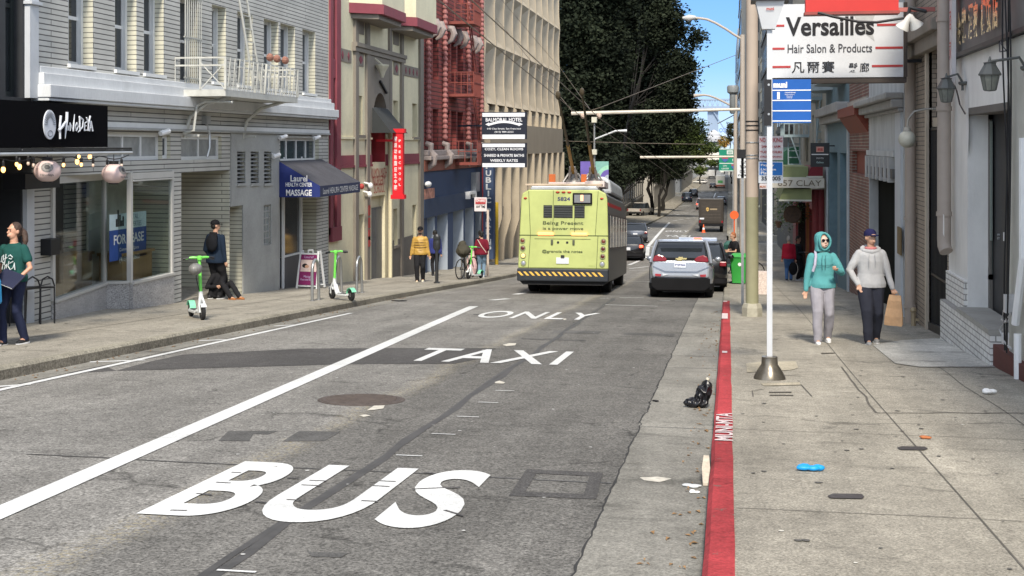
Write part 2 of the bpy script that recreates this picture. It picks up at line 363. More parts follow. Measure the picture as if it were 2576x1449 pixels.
def kerb(name, x, side, a, b, mt, ms, lift=.0):
    mb = MB(); ys = yspan(a, b, lambda y: .45 if y < 60 else 4); n = len(ys); o = x + side * .165
    vs = []
    for y in ys:
        j = mnoise.noise(Vector((x, y * .9, 3))) * .012; k = mnoise.noise(Vector((x, y * 2.3, 8))) * .006
        vs += [(x - side * .02 + j * 0, y, rz(y) - .06), (x + j, y, sz(y) - .03), (x + side * .03 + j, y, sz(y, .004 + lift) + k), (o + j, y, sz(y, .004 + lift) + k * .5), (o + j, y, sz(y) - .1)]
    for i in range(n - 1):
        for k in range(4):
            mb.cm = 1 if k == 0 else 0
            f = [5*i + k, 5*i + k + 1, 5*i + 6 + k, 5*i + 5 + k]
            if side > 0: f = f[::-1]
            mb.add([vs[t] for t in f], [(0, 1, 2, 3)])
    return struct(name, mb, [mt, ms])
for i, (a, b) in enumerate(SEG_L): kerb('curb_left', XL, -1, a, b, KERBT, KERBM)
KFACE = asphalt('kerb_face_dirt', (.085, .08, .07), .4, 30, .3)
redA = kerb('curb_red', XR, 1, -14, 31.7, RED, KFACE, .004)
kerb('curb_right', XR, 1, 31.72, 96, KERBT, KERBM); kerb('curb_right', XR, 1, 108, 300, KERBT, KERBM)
mb = MB(); strip(mb, -.83, XR + .01, yspan(-14, 96, lambda y: .5), rz, .005, lx=lambda y: -.83 + .03 * mnoise.noise(Vector((0, y * 1.3, 0))) + .02 * mnoise.noise(Vector((4, y * 7, 0)))); struct('gutter_right', mb, GUT)
gx_ = lambda y: -.83 + .03 * mnoise.noise(Vector((0, y * 1.3, 0))) + .02 * mnoise.noise(Vector((4, y * 7, 0)))
mb = MB(); strip(mb, 0, 0, yspan(-6, 60, lambda y: .12 if y < 20 else .4), rz, .0065, lx=lambda y: gx_(y) - .005 - .03 * max(0, mnoise.noise(Vector((7, y * 5, 0)))), rx=lambda y: gx_(y) + .006); struct('gutter_crack', mb, mat('crack_black', (.03, .03, .03), .9))
mb = MB(); strip(mb, XL - .01, -8.02, yspan(-14, 92, lambda y: .5), rz, .005, rx=lambda y: -8.12 + .05 * mnoise.noise(Vector((0, y * 1.3, 9)))); struct('gutter_left', mb, GUT)
JOINT = mat('joint_dirt', (.11, .10, .085), .95, var=.2)
mb = MB()
def onpave(pts, w, lift=.004, f=sz):
    for i in range(len(pts) - 1):
        a = Vector(pts[i]); b = Vector(pts[i + 1]); d = (b - a); L = d.length; n = max(1, int(L / .5)); nx = Vector((-d.y, d.x)).normalized() * w / 2
        for k in range(n):
            p = a + d * k / n; r_ = a + d * (k + 1) / n
            mb.quad((p.x - nx.x, p.y - nx.y, f(p.y - nx.y, lift)), (r_.x - nx.x, r_.y - nx.y, f(r_.y - nx.y, lift)), (r_.x + nx.x, r_.y + nx.y, f(r_.y + nx.y, lift)), (p.x + nx.x, p.y + nx.y, f(p.y + nx.y, lift)))
def wob(x0, y0, x1, y1, amp, n=14, sd=0):
    out = []
    for i in range(n + 1):
        t = i / n; j = mnoise.noise(Vector((sd, t * 5, 1))) * amp; dx, dy = x1 - x0, y1 - y0; L = math.hypot(dx, dy)
        out.append((x0 + dx * t - dy / L * j, y0 + dy * t + dx / L * j))
    return out
for y in (8.1, 11.3, 14.6, 17.6, 20.8, 24.0, 27.2, 30.4, 34, 38, 42, 46, 50, 55, 60, 66): onpave(wob(.05, y, 3.5, y, .03, sd=y), .009 if y < 20 else .015)
onpave(wob(1.5, -5, 1.5, 60, .06, 60, 3), .012); onpave(wob(2.6, 8, 2.65, 18, .05, 20, 5), .010)
for y in range(10, 90, 3): onpave(wob(-11.9, y, -8.7, y, .03, sd=y), .015)
onpave(wob(-10.3, 9, -10.3, 90, .05, 60, 2), .018)
a = G(*q('B2', 1450, 600)); b = G(*q('B2', 2303, 600)); onpave(wob(a.x, a.y, b.x, b.y, .05, sd=44), .03)
a = G(*q('B2', 1250, 310)); b = G(*q('B2', 1450, 600)); onpave(wob(a.x, a.y, b.x, b.y, .04, sd=45), .022)
struct('pavement_joints', mb, JOINT)
def ground_poly(name, pts, m, lift=.008, pave=False, label=None, cat=None, group=None, top=.004, rot=None):
    """flat polygon on the ground given by pixels or points, subdivided to follow the slope"""
    P = [G(*p, KERB if pave else 0) if len(p) == 2 else Vector(p) for p in pts]; mb = MB(); f = sz if pave else rz
    n = len(P); vs = [(p.x, p.y, f(p.y, lift)) for p in P]; mb.add(vs, [tuple(range(n))])
    o = mb.build(name, m)
    if o.data.polygons[0].normal.z < 0: o.data.flip_normals()
    return tag(o, label, cat, group, None if label else 'structure')
def qq(k, *pts): return [q(k, *p) for p in pts]
ground_poly('concrete_apron', qq('B2', (1430, 118), (1560, 225), (1700, 245), (2240, 245), (2180, 200), (2090, 160), (1880, 75), (1600, 90)), asphalt('pale_concrete', (.42, .41, .375), .3, 40, .25), .010, True)
ground_poly('asphalt_patch', qq('B1', (560, 462), (720, 418), (880, 384), (1200, 368), (1450, 356), (1900, 352), (2390, 353), (2300, 405), (2190, 428), (1660, 430), (1100, 446)), PATCH, .004)
ground_poly('asphalt_patch', qq('B1', (200, 480), (560, 462), (480, 430), (330, 440)), PATCH, .0035)
for k, pts in (('B1', ((1100, 752), (1340, 752), (1290, 768), (1220, 766), (1200, 800), (1050, 800))), ('B1', ((1440, 752), (1640, 756), (1560, 800), (1360, 802))),
               ('B3', ((680, 625), (1230, 640), (1220, 650), (700, 632))), ('B3', ((970, 560), (1350, 568), (1330, 590), (930, 584))),
               ('B3', ((1540, 578), (1960, 590), (1950, 612), (1530, 596))), ('B1', ((1480, 1335), (1680, 1340), (1640, 1362), (1500, 1358))),
               ('B3', ((290, 425), (420, 428), (400, 436), (300, 434)))):
    ground_poly('asphalt_repair', qq(k, *pts), asphalt('old_repair', (.10, .098, .094), .4, 50, .3), .0035)
mb = MB(); 
P = [G(*q('v', *p)) for p in ((1325, 1181), (1517, 1190), (1500, 1257), (1280, 1248))]; cen = sum(P, Vector()) / 4
inn = [cen + (p - cen) * .68 for p in P]
for i in range(4):
    j = (i + 1) % 4; a, b, c, d = P[i], P[j], inn[j], inn[i]
    mb.quad(*[(p.x, p.y, rz(p.y, .004)) for p in (a, b, c, d)])
struct('asphalt_repair', mb, PATCH)
mb = MB()
onpave([(-2.72 - (y - 6) * .011 + .03 * math.sin(y * 2.1), y) for y in range(2, 36, 1)], .075, .003, rz)
onpave([(-2.74 - (y - 6) * .011 + .03 * math.sin(y * .7), y) for y in range(2, 36, 1)], .05, .004, rz)
onpave(wob(-5.6, 9.6, -.85, 9.45, .05, sd=9), .03, .0035, rz)
for yy in (12.2, 17.5, 23.0): onpave(wob(-.85, yy, XR, yy, .03, sd=yy), .02, .0065, rz)
struct('tar_seam', mb, TAR)
# paint
mb = MB()
def gline(p0, p1, w, lift=.007, end=None):
    a = G(*p0); b = G(*p1); d = Vector((b.x - a.x, b.y - a.y)); L = d.length; d /= L; n = max(1, int(L / 1.0)); nx = Vector((-d.y, d.x)) * w / 2
    for k in range(n):
        vs = []
        for t, s_ in ((k / n, -1), ((k + 1) / n, -1), ((k + 1) / n, 1), (k / n, 1)):
            x = a.x + d.x * L * t + nx.x * s_; y = a.y + d.y * L * t + nx.y * s_; vs.append((x, y, rz(y, lift)))
        mb.quad(*vs[::-1])
gline((-250, 1400), (1192, 771), .21); struct('lane_line', mb, LINE); mb = MB()
gline((-220, 1030), (884, 788), .10); struct('parking_line', mb, LINE)
for a, b in (((-20, 975), (75, 968)), ((225, 912), (365, 907)), ((500, 858), (590, 855)), ((690, 821), (745, 818))):
    mb = MB(); gline(a, b, .10, .0085); struct('parking_tick', mb, LINE)
for a, b, w in ((q('B3', 445, 312), q('B3', 580, 300), .22), (q('B3', 640, 265), q('B3', 760, 245), .22),
                (q('B3', 1380, 350), q('B3', 1815, 362), .09), (q('B3', 1500, 290), q('B3', 1700, 292), .08), (q('B3', 1565, 160), q('B3', 1750, 160), .09),
                (q('B3', 1340, 297), q('B3', 1410, 297), .08), (q('B3', 1830, 312), q('B3', 1920, 318), .06), (q('B3', 1960, 318), q('B3', 2070, 320), .06)):
    mb = MB(); gline(a, b, w); struct('road_mark', mb, LINE)
mb = MB(); gline(q('B5', 500, 1170), q('B5', 515, 1040), .25); gline(q('B5', 515, 1035), q('B5', 825, 690), .25, .0075); struct('lane_line', mb, LINE)
mb = MB(); gline(q('B5', 240, 1305), q('B5', 500, 1185), .2); gline(q('B5', 240, 1360), q('B5', 530, 1325), .12, .0075); gline(q('B5', 240, 1385), q('B5', 530, 1380), .1, .008); struct('lane_line', mb, LINE)
mb = MB(); gline(q('B5', 535, 1042), q('B5', 670, 1040), .35); struct('limit_line', mb, LINE)
for x, y in ((910, 662), (1000, 645), (1090, 628), (1180, 611), (1262, 592), (950, 577), (1060, 556), (1140, 535), (1155, 512), (945, 455), (1080, 447)):
    mb = MB(); gline(q('B5', x - 22, y), q('B5', x + 22, y - 2), .5 if y > 480 else 1.6); struct('crosswalk_dash', mb, LINE)
for x in (1300, 1410, 1510, 1620):
    mb = MB(); gline(q('B5', x - 25, 248), q('B5', x + 25, 248), 3.); struct('crosswalk_dash', mb, LINE)
mb = MB(); gline(q('B5', 1495, 260), q('B5', 1440, 380), .25); struct('lane_line', mb, LINE)
for sx in (-2.76,):
    for px, py in ((1125, 1434), (1962, 874), (2128, 770), (2247, 686), (2345, 617), (2425, 560)):
        p = G(*q('B1', px, py)); mb = MB(); mb.add([(p.x - .10, p.y, rz(p.y, .0085)), (p.x + .12, p.y, rz(p.y, .0085)), (p.x + .12, p.y + .03, rz(p.y + .03, .0085)), (p.x - .10, p.y + .03, rz(p.y + .03, .0085))], [(0, 1, 2, 3)]); struct('stall_tick', mb, LINE)
def road_word(word, uL, uR, v0, v1, bold=.03, lift=.008, cut=False):
    vm = (v0 + v1) / 2; a = G((uL + uR) / 2, v0); b = G((uL + uR) / 2, v1); l_ = G(uL, vm); r_ = G(uR, vm); Y0, Y1 = a.y, b.y
    w = r_.x - l_.x; cx = (l_.x + r_.x) / 2; cy = (Y0 + Y1) / 2
    Mx = Matrix(((1, 0, 0, cx), (0, 1, 0, cy), (0, 0, 1, 0), (0, 0, 0, 1)))
    o = text('road_word', word, LINE, w, Y1 - Y0, Mx, bold=bold, spacing=1.12, res=8, weld=lambda c: Vector((c.x, c.y, rz(c.y, lift))))
    return tag(o, kind='structure')
road_word('BUS', 444, 1199, 1321, 1170, .024)
for x0, y0, x1, y1 in ((1115, 955, 1160, 957), (1380, 980, 1440, 984), (1040, 1003, 1110, 1007), (945, 1057, 1020, 1063), (1225, 1095, 1285, 1101), (820, 1138, 900, 1140), (1490, 994, 1570, 997), (1450, 1016, 1545, 1020), (1380, 1087, 1450, 1090), (1825, 996, 1905, 1000), (1795, 1020, 1875, 1024), (1740, 1092, 1820, 1096), (2040, 955, 2100, 962), (1985, 1036, 2215, 1026), (2140, 1138, 2230, 1165)):
    mb = MB(); gline(q('B1', x0, y0), q('B1', x1, y1), .028, .0095); struct('stencil_gap', mb, PATCH)
road_word('TAXI', 1026, 1430, 914, 880, .012); road_word('ONLY', 1200, 1503, 803, 785, .012)
road_word('ONLY', *[q('B5', x, 0)[0] for x in (765, 1110)], q('B5', 0, 826)[1], q('B5', 0, 806)[1], .02); road_word('TAXI', *[q('B5', x, 0)[0] for x in (755, 1130)], q('B5', 0, 896)[1], q('B5', 0, 876)[1], .02)
c = G(*q('B1', 1740, 602)); 
mb = MB(); mb.lathe([(.0, .009), (.42, .009), (.43, .004), (.46, .006), (.47, 0)], (0, 0, 0), 40)
for k in range(-4, 5):
    hw = math.sqrt(max(0, .38 ** 2 - (k * .085) ** 2)); mb.box(-hw, hw, k * .085 - .018, k * .085 + .018, .009, .015)
o = mb.build('manhole_cover', mat('rusty_iron', (.10, .08, .07), .7, .3, var=.3, sc=12)); o.location = (c.x, c.y, rz(c.y, .003)); o.rotation_euler = (-.065, 0, 0)
tag(o, 'round brown iron manhole cover in the middle of the road left of the bus lane', 'manhole cover')
# facades
def facade(name, X, side, Y0, Y1, Z0, Z1, ops, m, parent=None, depth=9, rm=None, world=True):
    """a building block whose street face lies on X; ops = openings (ya, yb, za, zb, depth) cut in that face with real reveals"""
    mb = MB(); ops = [(min(a, b), max(a, b), min(c, d), max(c, d), e) for a, b, c, d, e in ops]
    ys = sorted({Y0, Y1, *[t for o in ops for t in o[:2] if Y0 < t < Y1]}); zs = sorted({Z0, Z1, *[t for o in ops for t in o[2:4] if Z0 < t < Z1]})
    def fq(x, a, b, c, d): mb.quad(*([(x, a, c), (x, b, c), (x, b, d), (x, a, d)] if side < 0 else [(x, b, c), (x, a, c), (x, a, d), (x, b, d)]))
    for i in range(len(ys) - 1):
        for j in range(len(zs) - 1):
            cy, cz = (ys[i] + ys[i+1]) / 2, (zs[j] + zs[j+1]) / 2; h = None
            for o in ops:
                if o[0] < cy < o[1] and o[2] < cz < o[3]: h = o
            if h is None: fq(X, ys[i], ys[i+1], zs[j], zs[j+1])
            else:
                fq(X + side * (h[4] + .06), ys[i], ys[i+1], zs[j], zs[j+1])
    if rm: mb.cm = 1
    for a, b, c, d, e in ops:
        xb = X + side * (e + .06); s = side < 0
        def z(*p): mb.quad(*(p if s else p[::-1]))
        z((X, b, c), (xb, b, c), (xb, b, d), (X, b, d)); z((X, a, d), (xb, a, d), (xb, a, c), (X, a, c))
        z((X, a, d), (X, b, d), (xb, b, d), (xb, a, d)); z((X, b, c), (X, a, c), (xb, a, c), (xb, b, c))
    mb.cm = 0; B = X + side * depth
    for p in (((X, Y0, Z0), (B, Y0, Z0), (B, Y0, Z1), (X, Y0, Z1)), ((X, Y1, Z1), (B, Y1, Z1), (B, Y1, Z0), (X, Y1, Z0)),
              ((B, Y0, Z0), (B, Y1, Z0), (B, Y1, Z1), (B, Y0, Z1)), ((X, Y0, Z1), (B, Y0, Z1), (B, Y1, Z1), (X, Y1, Z1))):
        mb.quad(*(p[::-1] if side < 0 else p))
    return mb.build(name, [m, rm] if rm else m, parent, world=world)
def window(parent, X, side, ya, yb, za, zb, d, gm, fm, ny=1, nz=1, fw=.06, name='window', world=True):
    x = X + side * d; ya, yb = min(ya, yb), max(ya, yb); za, zb = min(za, zb), max(za, zb)
    w = MB().box(x, x + side * .03, ya, yb, za, zb).build(name, gm, parent, world=world); mb = MB(); o = x - side * .035; i_ = x - side * .002
    mb.box(o, i_, ya, ya + fw, za, zb).box(o, i_, yb - fw, yb, za, zb).box(o + side*.001, i_, ya + fw, yb - fw, za, za + fw).box(o + side*.001, i_, ya + fw, yb - fw, zb - fw, zb)
    for k in range(1, ny):
        t = ya + (yb - ya) * k / ny; mb.box(o + side*.003, i_, t - fw * .35, t + fw * .35, za + fw, zb - fw)
    for k in range(1, nz):
        t = za + (zb - za) * k / nz; mb.box(o + side*.006, i_, ya + fw, yb - fw, t - fw * .4, t + fw * .4)
    mb.build('frame', fm, w, world=world); return w
def L(k, x, y, X=None): return WX(*q(k, x, y), WL if X is None else X)
def RL(k, x0, y0, x1, y1, X=None):
    a = L(k, x0, y0, X); b = L(k, x1, y1, X); return a[0], b[0], b[1], a[1]
def Rr(k, x0, y0, x1, y1, X=None):
    X = WR if X is None else X; a = WX(*q(k, x1, y1), X); b = WX(*q(k, x0, y0), X); return a[0], b[0], a[1], b[1]
def uY(u, X): return WX(u, 300, X)[0]
def pane(mb, X, side, r, p=.03, t=.0): mb.box(X, X - side * p, r[0], r[1], r[2], r[3]); return mb
# grey painted brick building
GREYB = brick('grey_painted_brick', (.50, .49, .45), (.45, .445, .41), (.10, .10, .095), 3.1, .098, .011, .6, .12)
LITREVB = brick('sunlit_reveal_brick', (.56, .54, .43), (.50, .485, .39), (.15, .145, .125), 2.9, .098, .009, .5, .12)  # grey brick again, lighter and warmer: sunlight on the reveals put into the colour
STUCCO = mat('grey_stucco', (.34, .345, .33), .9, var=.14, sc=1.1, bump=.25, bsc=35, fine=.06)
FASC = mat('pale_blue_grey_paint', (.58, .595, .60), .7, var=.10, sc=1.2, fine=.05, stretch=(1, 1, .3))
WFRAME = mat('white_window_frame', (.66, .67, .66), .55, var=.06)
FROST = mat('frosted_pane', (.27, .28, .275), .3, var=.35, sc=2.2)
TERR = mat('terrazzo', (.38, .37, .36), .6, var=.12, sc=2, fine=.5)
gY0, gY1 = uY(80, WL), uY(826, WL); gZ0, gZ1 = sz(gY1) - 1.5, CZ + 12.5
grey = thing('brick_building', 'grey painted brick building with white fascia, fire escape and shop windows', 'building', (WL, (gY0+gY1)/2, sz(30)))
dW = .30
zs_ = L('Z1', 600, 548, WL - .3)[1]; zt = L('Z3', 115, 152)[1]
ops = []; wins = []
for k, a, b in (('Z1', 565, 770), ('Z1', 950, 1130), ('Z1', 1190, 1355), ('Z1', 1490, 1640), ('Z1', 1755, 1870), ('Z1', 1965, 2090), ('Z3', 115, 235), ('Z3', 252, 372), ('Z3', 435, 540)):
    ya, yb = L(k, a, 300)[0], L(k, b, 300)[0]; bt = zs_ if b != 1640 else L('Z1', 1500, 680)[1]
    ops.append((ya, yb, bt, zt, dW)); wins.append((ya, yb, bt, zt))
zb_top = L('Z1', 1000, 1100)[1]; zb_bot = L('Z1', 1000, 1325)[1]
tr1 = RL('Z1', 890, 1095, 1340, 1322); tr2 = RL('Z1', 1500, 1122, 1835, 1318); tr3 = RL('Z3', 250, 1140, 570, 1330)
trs = RL('Z1', 1345, 1118, 1412, 1312)
ops += [(*tr1, .12), (*tr2, .12), (*trs, .12), (*tr3, .15)]
shopY0, shopY1 = uY(129, WL), uY(434, WL); shopT = L('Z2', 1240, 150)[1]; shopB = sz(shopY1) - .35
ops.append((shopY0, shopY1, sz(shopY0) - 1.2, shopT, 1.25))
ent = (uY(456, WL), uY(577, WL), sz(uY(520, WL)) - 1, L('Z2', 1600, 150)[1]); ops.append((*ent, 1.5))
rec = (uY(578, WL), uY(609, WL), sz(uY(595, WL)) - 1, L('Z2', 1665, 410)[1]); ops.append((*rec, .55))
louv = [RL('Z2', a, 12, b, 238) for a, b in ((1710, 1770), (1808, 1868), (1905, 1960))]
for r in louv: ops.append((*r, .14))
gb = RL('Z2', 1902, 400, 1957, 682); ops.append((*gb, .07))
msY0, msY1 = uY(702, WL), uY(796, WL); msT = L('Z4', 300, 60)[1]; ops.append((msY0, msY1, sz(msY1) - 1.2, min(msT, tr3[2] - .12), .35))
facade('wall', WL, -1, gY0, gY1, gZ0, gZ1, ops, GREYB, grey, rm=LITREVB)
st0, st1 = uY(577, WL), uY(700, WL); stT = L('Z2', 1650, 0)[1]; sy0 = L('Z1', 1900, 1100); mb = MB()
stops = [(*rec, .5)] + [(*r, .1) for r in louv] + [(*gb, .05)]
def skin(name, X, side, Y0, Y1, Z0, Z1, ops, m, parent, th=.03):
    mb = MB(); ys = sorted({Y0, Y1, *[min(max(t, Y0), Y1) for o in ops for t in o[:2]]}); zs = sorted({Z0, Z1, *[min(max(t, Z0), Z1) for o in ops for t in o[2:4]]})
    for i in range(len(ys) - 1):
        for j in range(len(zs) - 1):
            cy, cz = (ys[i] + ys[i+1]) / 2, (zs[j] + zs[j+1]) / 2
            if any(min(o[0], o[1]) < cy < max(o[0], o[1]) and min(o[2], o[3]) < cz < max(o[2], o[3]) for o in ops): continue
            mb.box(X + side * .01, X - side * th, ys[i], ys[i+1], zs[j], zs[j+1])
    return mb.build(name, m, parent)
skin('stucco_panel', WL, -1, uY(579, WL) - .0, st1, gZ0, zb_top + .15, stops, STUCCO, grey)
mb = MB().box(WL - .63, WL - .56, rec[0], rec[1], rec[2], rec[3]); mb.build('door', mat('grey_door', (.16, .165, .16), .7), grey)
def ZL(y_, k='Z1', x=None, X=None): return L(k, x, y_, X)[1]
f1, f2, f3, f4 = [L('Z1', 300, y)[1] for y in (545, 602, 700, 808)]
mb = MB(); fy0, fy1 = gY0 + .1, gY1 + .15
mb.box(WL, WL + .10, fy0, gY1 - .01, f2, f1).box(WL, WL + .20, fy0 - .05, gY1 - .02, f3, f2 - .002).box(WL, WL + .34, fy0 - .08, fy1 - .17, f4, f3 - .003)
mb.box(WL, WL + .30, fy0 - .06, fy1 - .2, f4 - .06, f4 - .001)
mb.build('fascia', FASC, grey, bevel=.012)
b1, b2 = L('Z1', 900, 1012)[1], L('Z1', 900, 1052)[1]
MB().box(WL, WL + .07, uY(200, WL), gY1 - .1, b2, b1).build('band', WFRAME, grey)
MB().box(WL, WL + .10, uY(200, WL), gY1 - .1, b2 - .05, b2 - .002).build('band', STUCCO, grey)
for i, (ya, yb, za, zb) in enumerate(wins):
    w = window(grey, WL, -1, ya, yb, za, zb, dW, DGLASS, WFRAME, 1, 2, .085)
    MB().box(WL - dW, WL + .06, ya - .03, yb + .03, za - .07, za + .0).build('sill', WFRAME, w)
    MB().box(WL - dW + .02, WL - dW + .1, yb - .075, yb - .005, za, zb).box(WL - dW + .02, WL - .02, ya + .003, ya + .05, za, zb).build('jamb', WFRAME, w)
    if i == 3:
        bm = MB()
        for k in range(9): t = ya + .06 + (yb - ya - .12) * k / 8; bm.tube([(WL + .10, t, za - .02), (WL + .10, t, zb)], .014, 5)
        for z_ in (za + .1, za + 1.0, za + 1.9): bm.bar((WL + .10, ya, z_), (WL + .10, yb, z_), .03)
        bm.build('window_bars', mat('pale_iron', (.42, .42, .38), .6, .2), w)
for r, n in ((tr1, 3), (tr2, 2), (tr3, 4)):
    window(grey, WL, -1, *r, .12 if r is not tr3 else .15, FROST if r is not tr3 else glassm('blue_dark_glass', (.035, .05, .06)), WFRAME, n, 1, .08, name='transom_window')
window(grey, WL, -1, *trs, .12, DGLASS, WFRAME, 1, 1, .07, name='transom_window')
for r in louv:
    mb = MB().box(WL - .13, WL - .12, *r[:2], *r[2:]); m_ = MB(); h = r[3] - r[2]
    o = mb.build('vent', INTERIOR, grey)
    for k in range(8):
        z_ = r[2] + h * (k + .3) / 8; m_.add([(WL - .1, r[0], z_ + .05), (WL - .1, r[1], z_ + .05), (WL + .01, r[1], z_), (WL + .01, r[0], z_)], [(0, 1, 2, 3)])
        m_.add([(WL - .1, r[0], z_ + .06), (WL + .012, r[0], z_ + .012), (WL + .012, r[1], z_ + .012), (WL - .1, r[1], z_ + .06)], [(0, 1, 2, 3)])
    m_.build('slats', STUCCO, o); MB().box(WL, WL + .07, r[0] - .04, r[1] + .04, r[2] - .07, r[2]).build('sill', STUCCO, o)
window(grey, WL, -1, *gb, .05, mat('glass_block', (.30, .33, .32), .15, var=.2, sc=9), STUCCO, 2, 6, .04)
SHOPF = mat('putty_frame', (.50, .49, .46), .5, var=.06); SG = see_glass('shop_glass')
shop = MB(); ax, bx, cx_ = (WL - .0, shopY0 + .02), (WL - .52, uY(262, WL - .52)), (WL - .02, uY(329, WL)); dx_ = (WL - .02, shopY1 - .02)
sillZ = L('Z2', 1240, 905)[1]; sillN = L('Z2', 380, 1020)[1]
def pan(mb, a, b, z0, z1, th=.05):
    mb.bar
    d = Vector((b[0] - a[0], b[1] - a[1])).normalized(); n = Vector((-d.y, d.x)) * th / 2
    mb.loft([[(a[0]-n.x, a[1]-n.y, z0), (b[0]-n.x, b[1]-n.y, z0), (b[0]+n.x, b[1]+n.y, z0), (a[0]+n.x, a[1]+n.y, z0)],
             [(a[0]-n.x, a[1]-n.y, z1), (b[0]-n.x, b[1]-n.y, z1), (b[0]+n.x, b[1]+n.y, z1), (a[0]+n.x, a[1]+n.y, z1)]])
zbase = sz(shopY1) - .5
s_ = MB(); pan(s_, ax, bx, zbase, sillZ, .14); pan(s_, bx, cx_, zbase, sillZ + .02, .14); pan(s_, cx_, dx_, zbase, sillZ, .14)
base = s_.build('shop_base', TERR, grey)
s_ = MB(); pan(s_, ax, bx, sillZ, sillZ + .05, .2); pan(s_, bx, cx_, sillZ + .02, sillZ + .07, .2); pan(s_, cx_, dx_, sillZ, sillZ + .05, .2)
for p in (bx, cx_, dx_, ax): s_.box(p[0] - .045, p[0] + .045, p[1] - .045, p[1] + .045, sillZ + .03, shopT)
for a_, b_ in ((ax, bx), (bx, cx_), (cx_, dx_)): pan(s_, a_, b_, shopT - .14, shopT - .01, .12)
pan(s_, (cx_[0] + .0, cx_[1] + .0), (dx_[0], dx_[1]), shopT - .18, shopT - .15, .16)
s_.build('shop_frame', SHOPF, grey)
for a_, b_ in ((ax, bx), (bx, cx_), (cx_, dx_)):
    s_ = MB(); pan(s_, a_, b_, sillZ + .06, shopT - .14, .012); s_.build('shop_pane', SG, grey)
s_ = MB().box(WL - 1.28, WL - 1.2, shopY0 + .3, uY(240, WL) + .2, sz(shopY0) - .4, shopT - .1); d_ = s_.build('shop_door', mat('sage_frame', (.46, .47, .43), .6), grey)
MB().box(WL - 1.19, WL - 1.17, shopY0 + .5, shopY0 + 1.2, sz(shopY0) + .1, shopT - .5).build('door_glass', glassm('olive_glass', (.2, .21, .18)), d_)
MB().box(WL - 1.295, WL - 1.19, uY(262, WL), uY(300, WL), zbase, shopT).build('shop_curtain', mat('brown_drape', (.07, .05, .04), .9), grey)
MB().box(WL - 1.0, WL - .95, uY(333, WL), shopY1 - .05, zbase, shopT).build('shop_back_wall', mat('shop_wall', (.62, .61, .54), .9), grey)
mb = MB(); mb.box(WL - 1.25, WL - .85, uY(262, WL), uY(330, WL), sillZ - .2, sillZ + .6).box(WL - 1.26, WL - .81, uY(260, WL), uY(332, WL), sillZ + .6, sillZ + .66)
mb.box(WL - .75, WL - .25, uY(336, WL), uY(410, WL), zbase, sillZ + .55).box(WL - .79, WL - .21, uY(335, WL), uY(413, WL), sillZ + .55, sillZ + .61)
cn = mb.build('shop_counter', mat('oak_panel', (.32, .19, .085), .5, var=.2, sc=3, stretch=(1, 8, .6)), grey)
by0, by1 = uY(276, WL - .25), uY(368, WL - .25); bz1 = L('Z2', 930, 455, WL - .25)[1]; bz0 = L('Z2', 930, 785, WL - .25)[1]; bzm = bz1 - (bz1 - bz0) * .34
fl = thing('lease_banner', 'blue and white FOR LEASE banner hanging behind the shop window', 'banner', (WL - .25, (by0 + by1) / 2, bz0))
MB().box(WL - .26, WL - .25, by0, by1, bz0, bzm).build('banner_sheet', mat('banner_blue', (.025, .075, .28), .6), fl)
MB().box(WL - .26, WL - .2505, by0, by1, bzm, bz1).build('banner_header', mat('banner_pale', (.55, .68, .70), .6), fl)
def signtext(name, body, m, parent, X, ya, yb, zc, h, side=-1, **k):
    fr = FACE_L if side < 0 else FACE_R; return text(name, body, m, abs(yb - ya), h, frame_mat((X - side * .004, (ya + yb) / 2, zc), *fr), parent, ext=.002, **k)
yl = by1 - by0; signtext('lettering', 'FOR LEASE', WHITE, fl, WL - .25, by0 + .1 * yl, by1 - .08 * yl, bzm - .2, .2, bold=.02)
signtext('lettering', 'Commercial Space', WHITE, fl, WL - .25, by0 + .25 * yl, by1 - .22 * yl, bzm - .42, .09)
signtext('lettering', '(415) 421-3602', WHITE, fl, WL - .25, by0 + .25 * yl, by1 - .2 * yl, bzm - .62, .13, bold=.01)
signtext('lettering', 'RETAIL\nPROPERTIES', mat('teal_ink', (.04, .12, .18), .6), fl, WL - .25, by0 + .45 * yl, by1 - .15 * yl, (bzm + bz1) / 2, .26)
mb = MB(); c_ = by0 + .25 * yl
for k, (dy, h) in enumerate(((-.12, .16), (-.05, .34), (.03, .24), (.1, .12), (.17, .2))): mb.box(WL - .25, WL - .247, c_ + dy - .03, c_ + dy + .03, bzm + .06, bzm + .06 + h)
mb.build('skyline_emblem', BLACK, fl)
MB().box(WL - 1.56, WL - 1.5, ent[0] + .1, ent[0] + 1.3, ent[2], ent[3] - .2).build('entrance_door', mat('grey_door_light', (.30, .30, .28), .6), grey)
mb = MB().box(WL - 1.5, WL - .0, ent[0] + .01, ent[1] - .01, ent[2], sz(ent[0]) + .02); mb.build('entrance_step', PAVE, grey)
mb = MB()
for k in range(8): mb.box(WL - 1.3 + .02 * k, WL - 1.2 + .02 * k, ent[0] + .3 + .09 * k, ent[0] + .37 + .09 * k, sz(ent[0]) + .02, sz(ent[0]) + .16 + .04 * (k % 3))
tag(mb.build('letters_pile', mat('mixed_paper', (.3, .26, .22), .8, var=.4, sc=20)), 'small pile of clutter in the grey building doorway', 'clutter')
mb = MB(); y_, z_ = L('Z2', 292, 765); mb.box(WL, WL + .2, y_, uY(138, WL + .1), z_, L('Z2', 292, 645)[1]); tag(mb.build('letter_box', BLACK, bevel=.01), 'black metal letter box fixed to the brick pier by the shop', 'letter box')
mb = MB(); y1_, z1_ = L('Z1', 1715, 1010, WL + .08)
mb.tube([(WL + .05, y1_, z1_), (WL + .1, y1_ + .1, z1_ - .3), (WL + .12, y1_ + .05, z1_ - .6), (WL + .08, y1_, L('Z1', 1700, 1300)[1])], .03, 6)
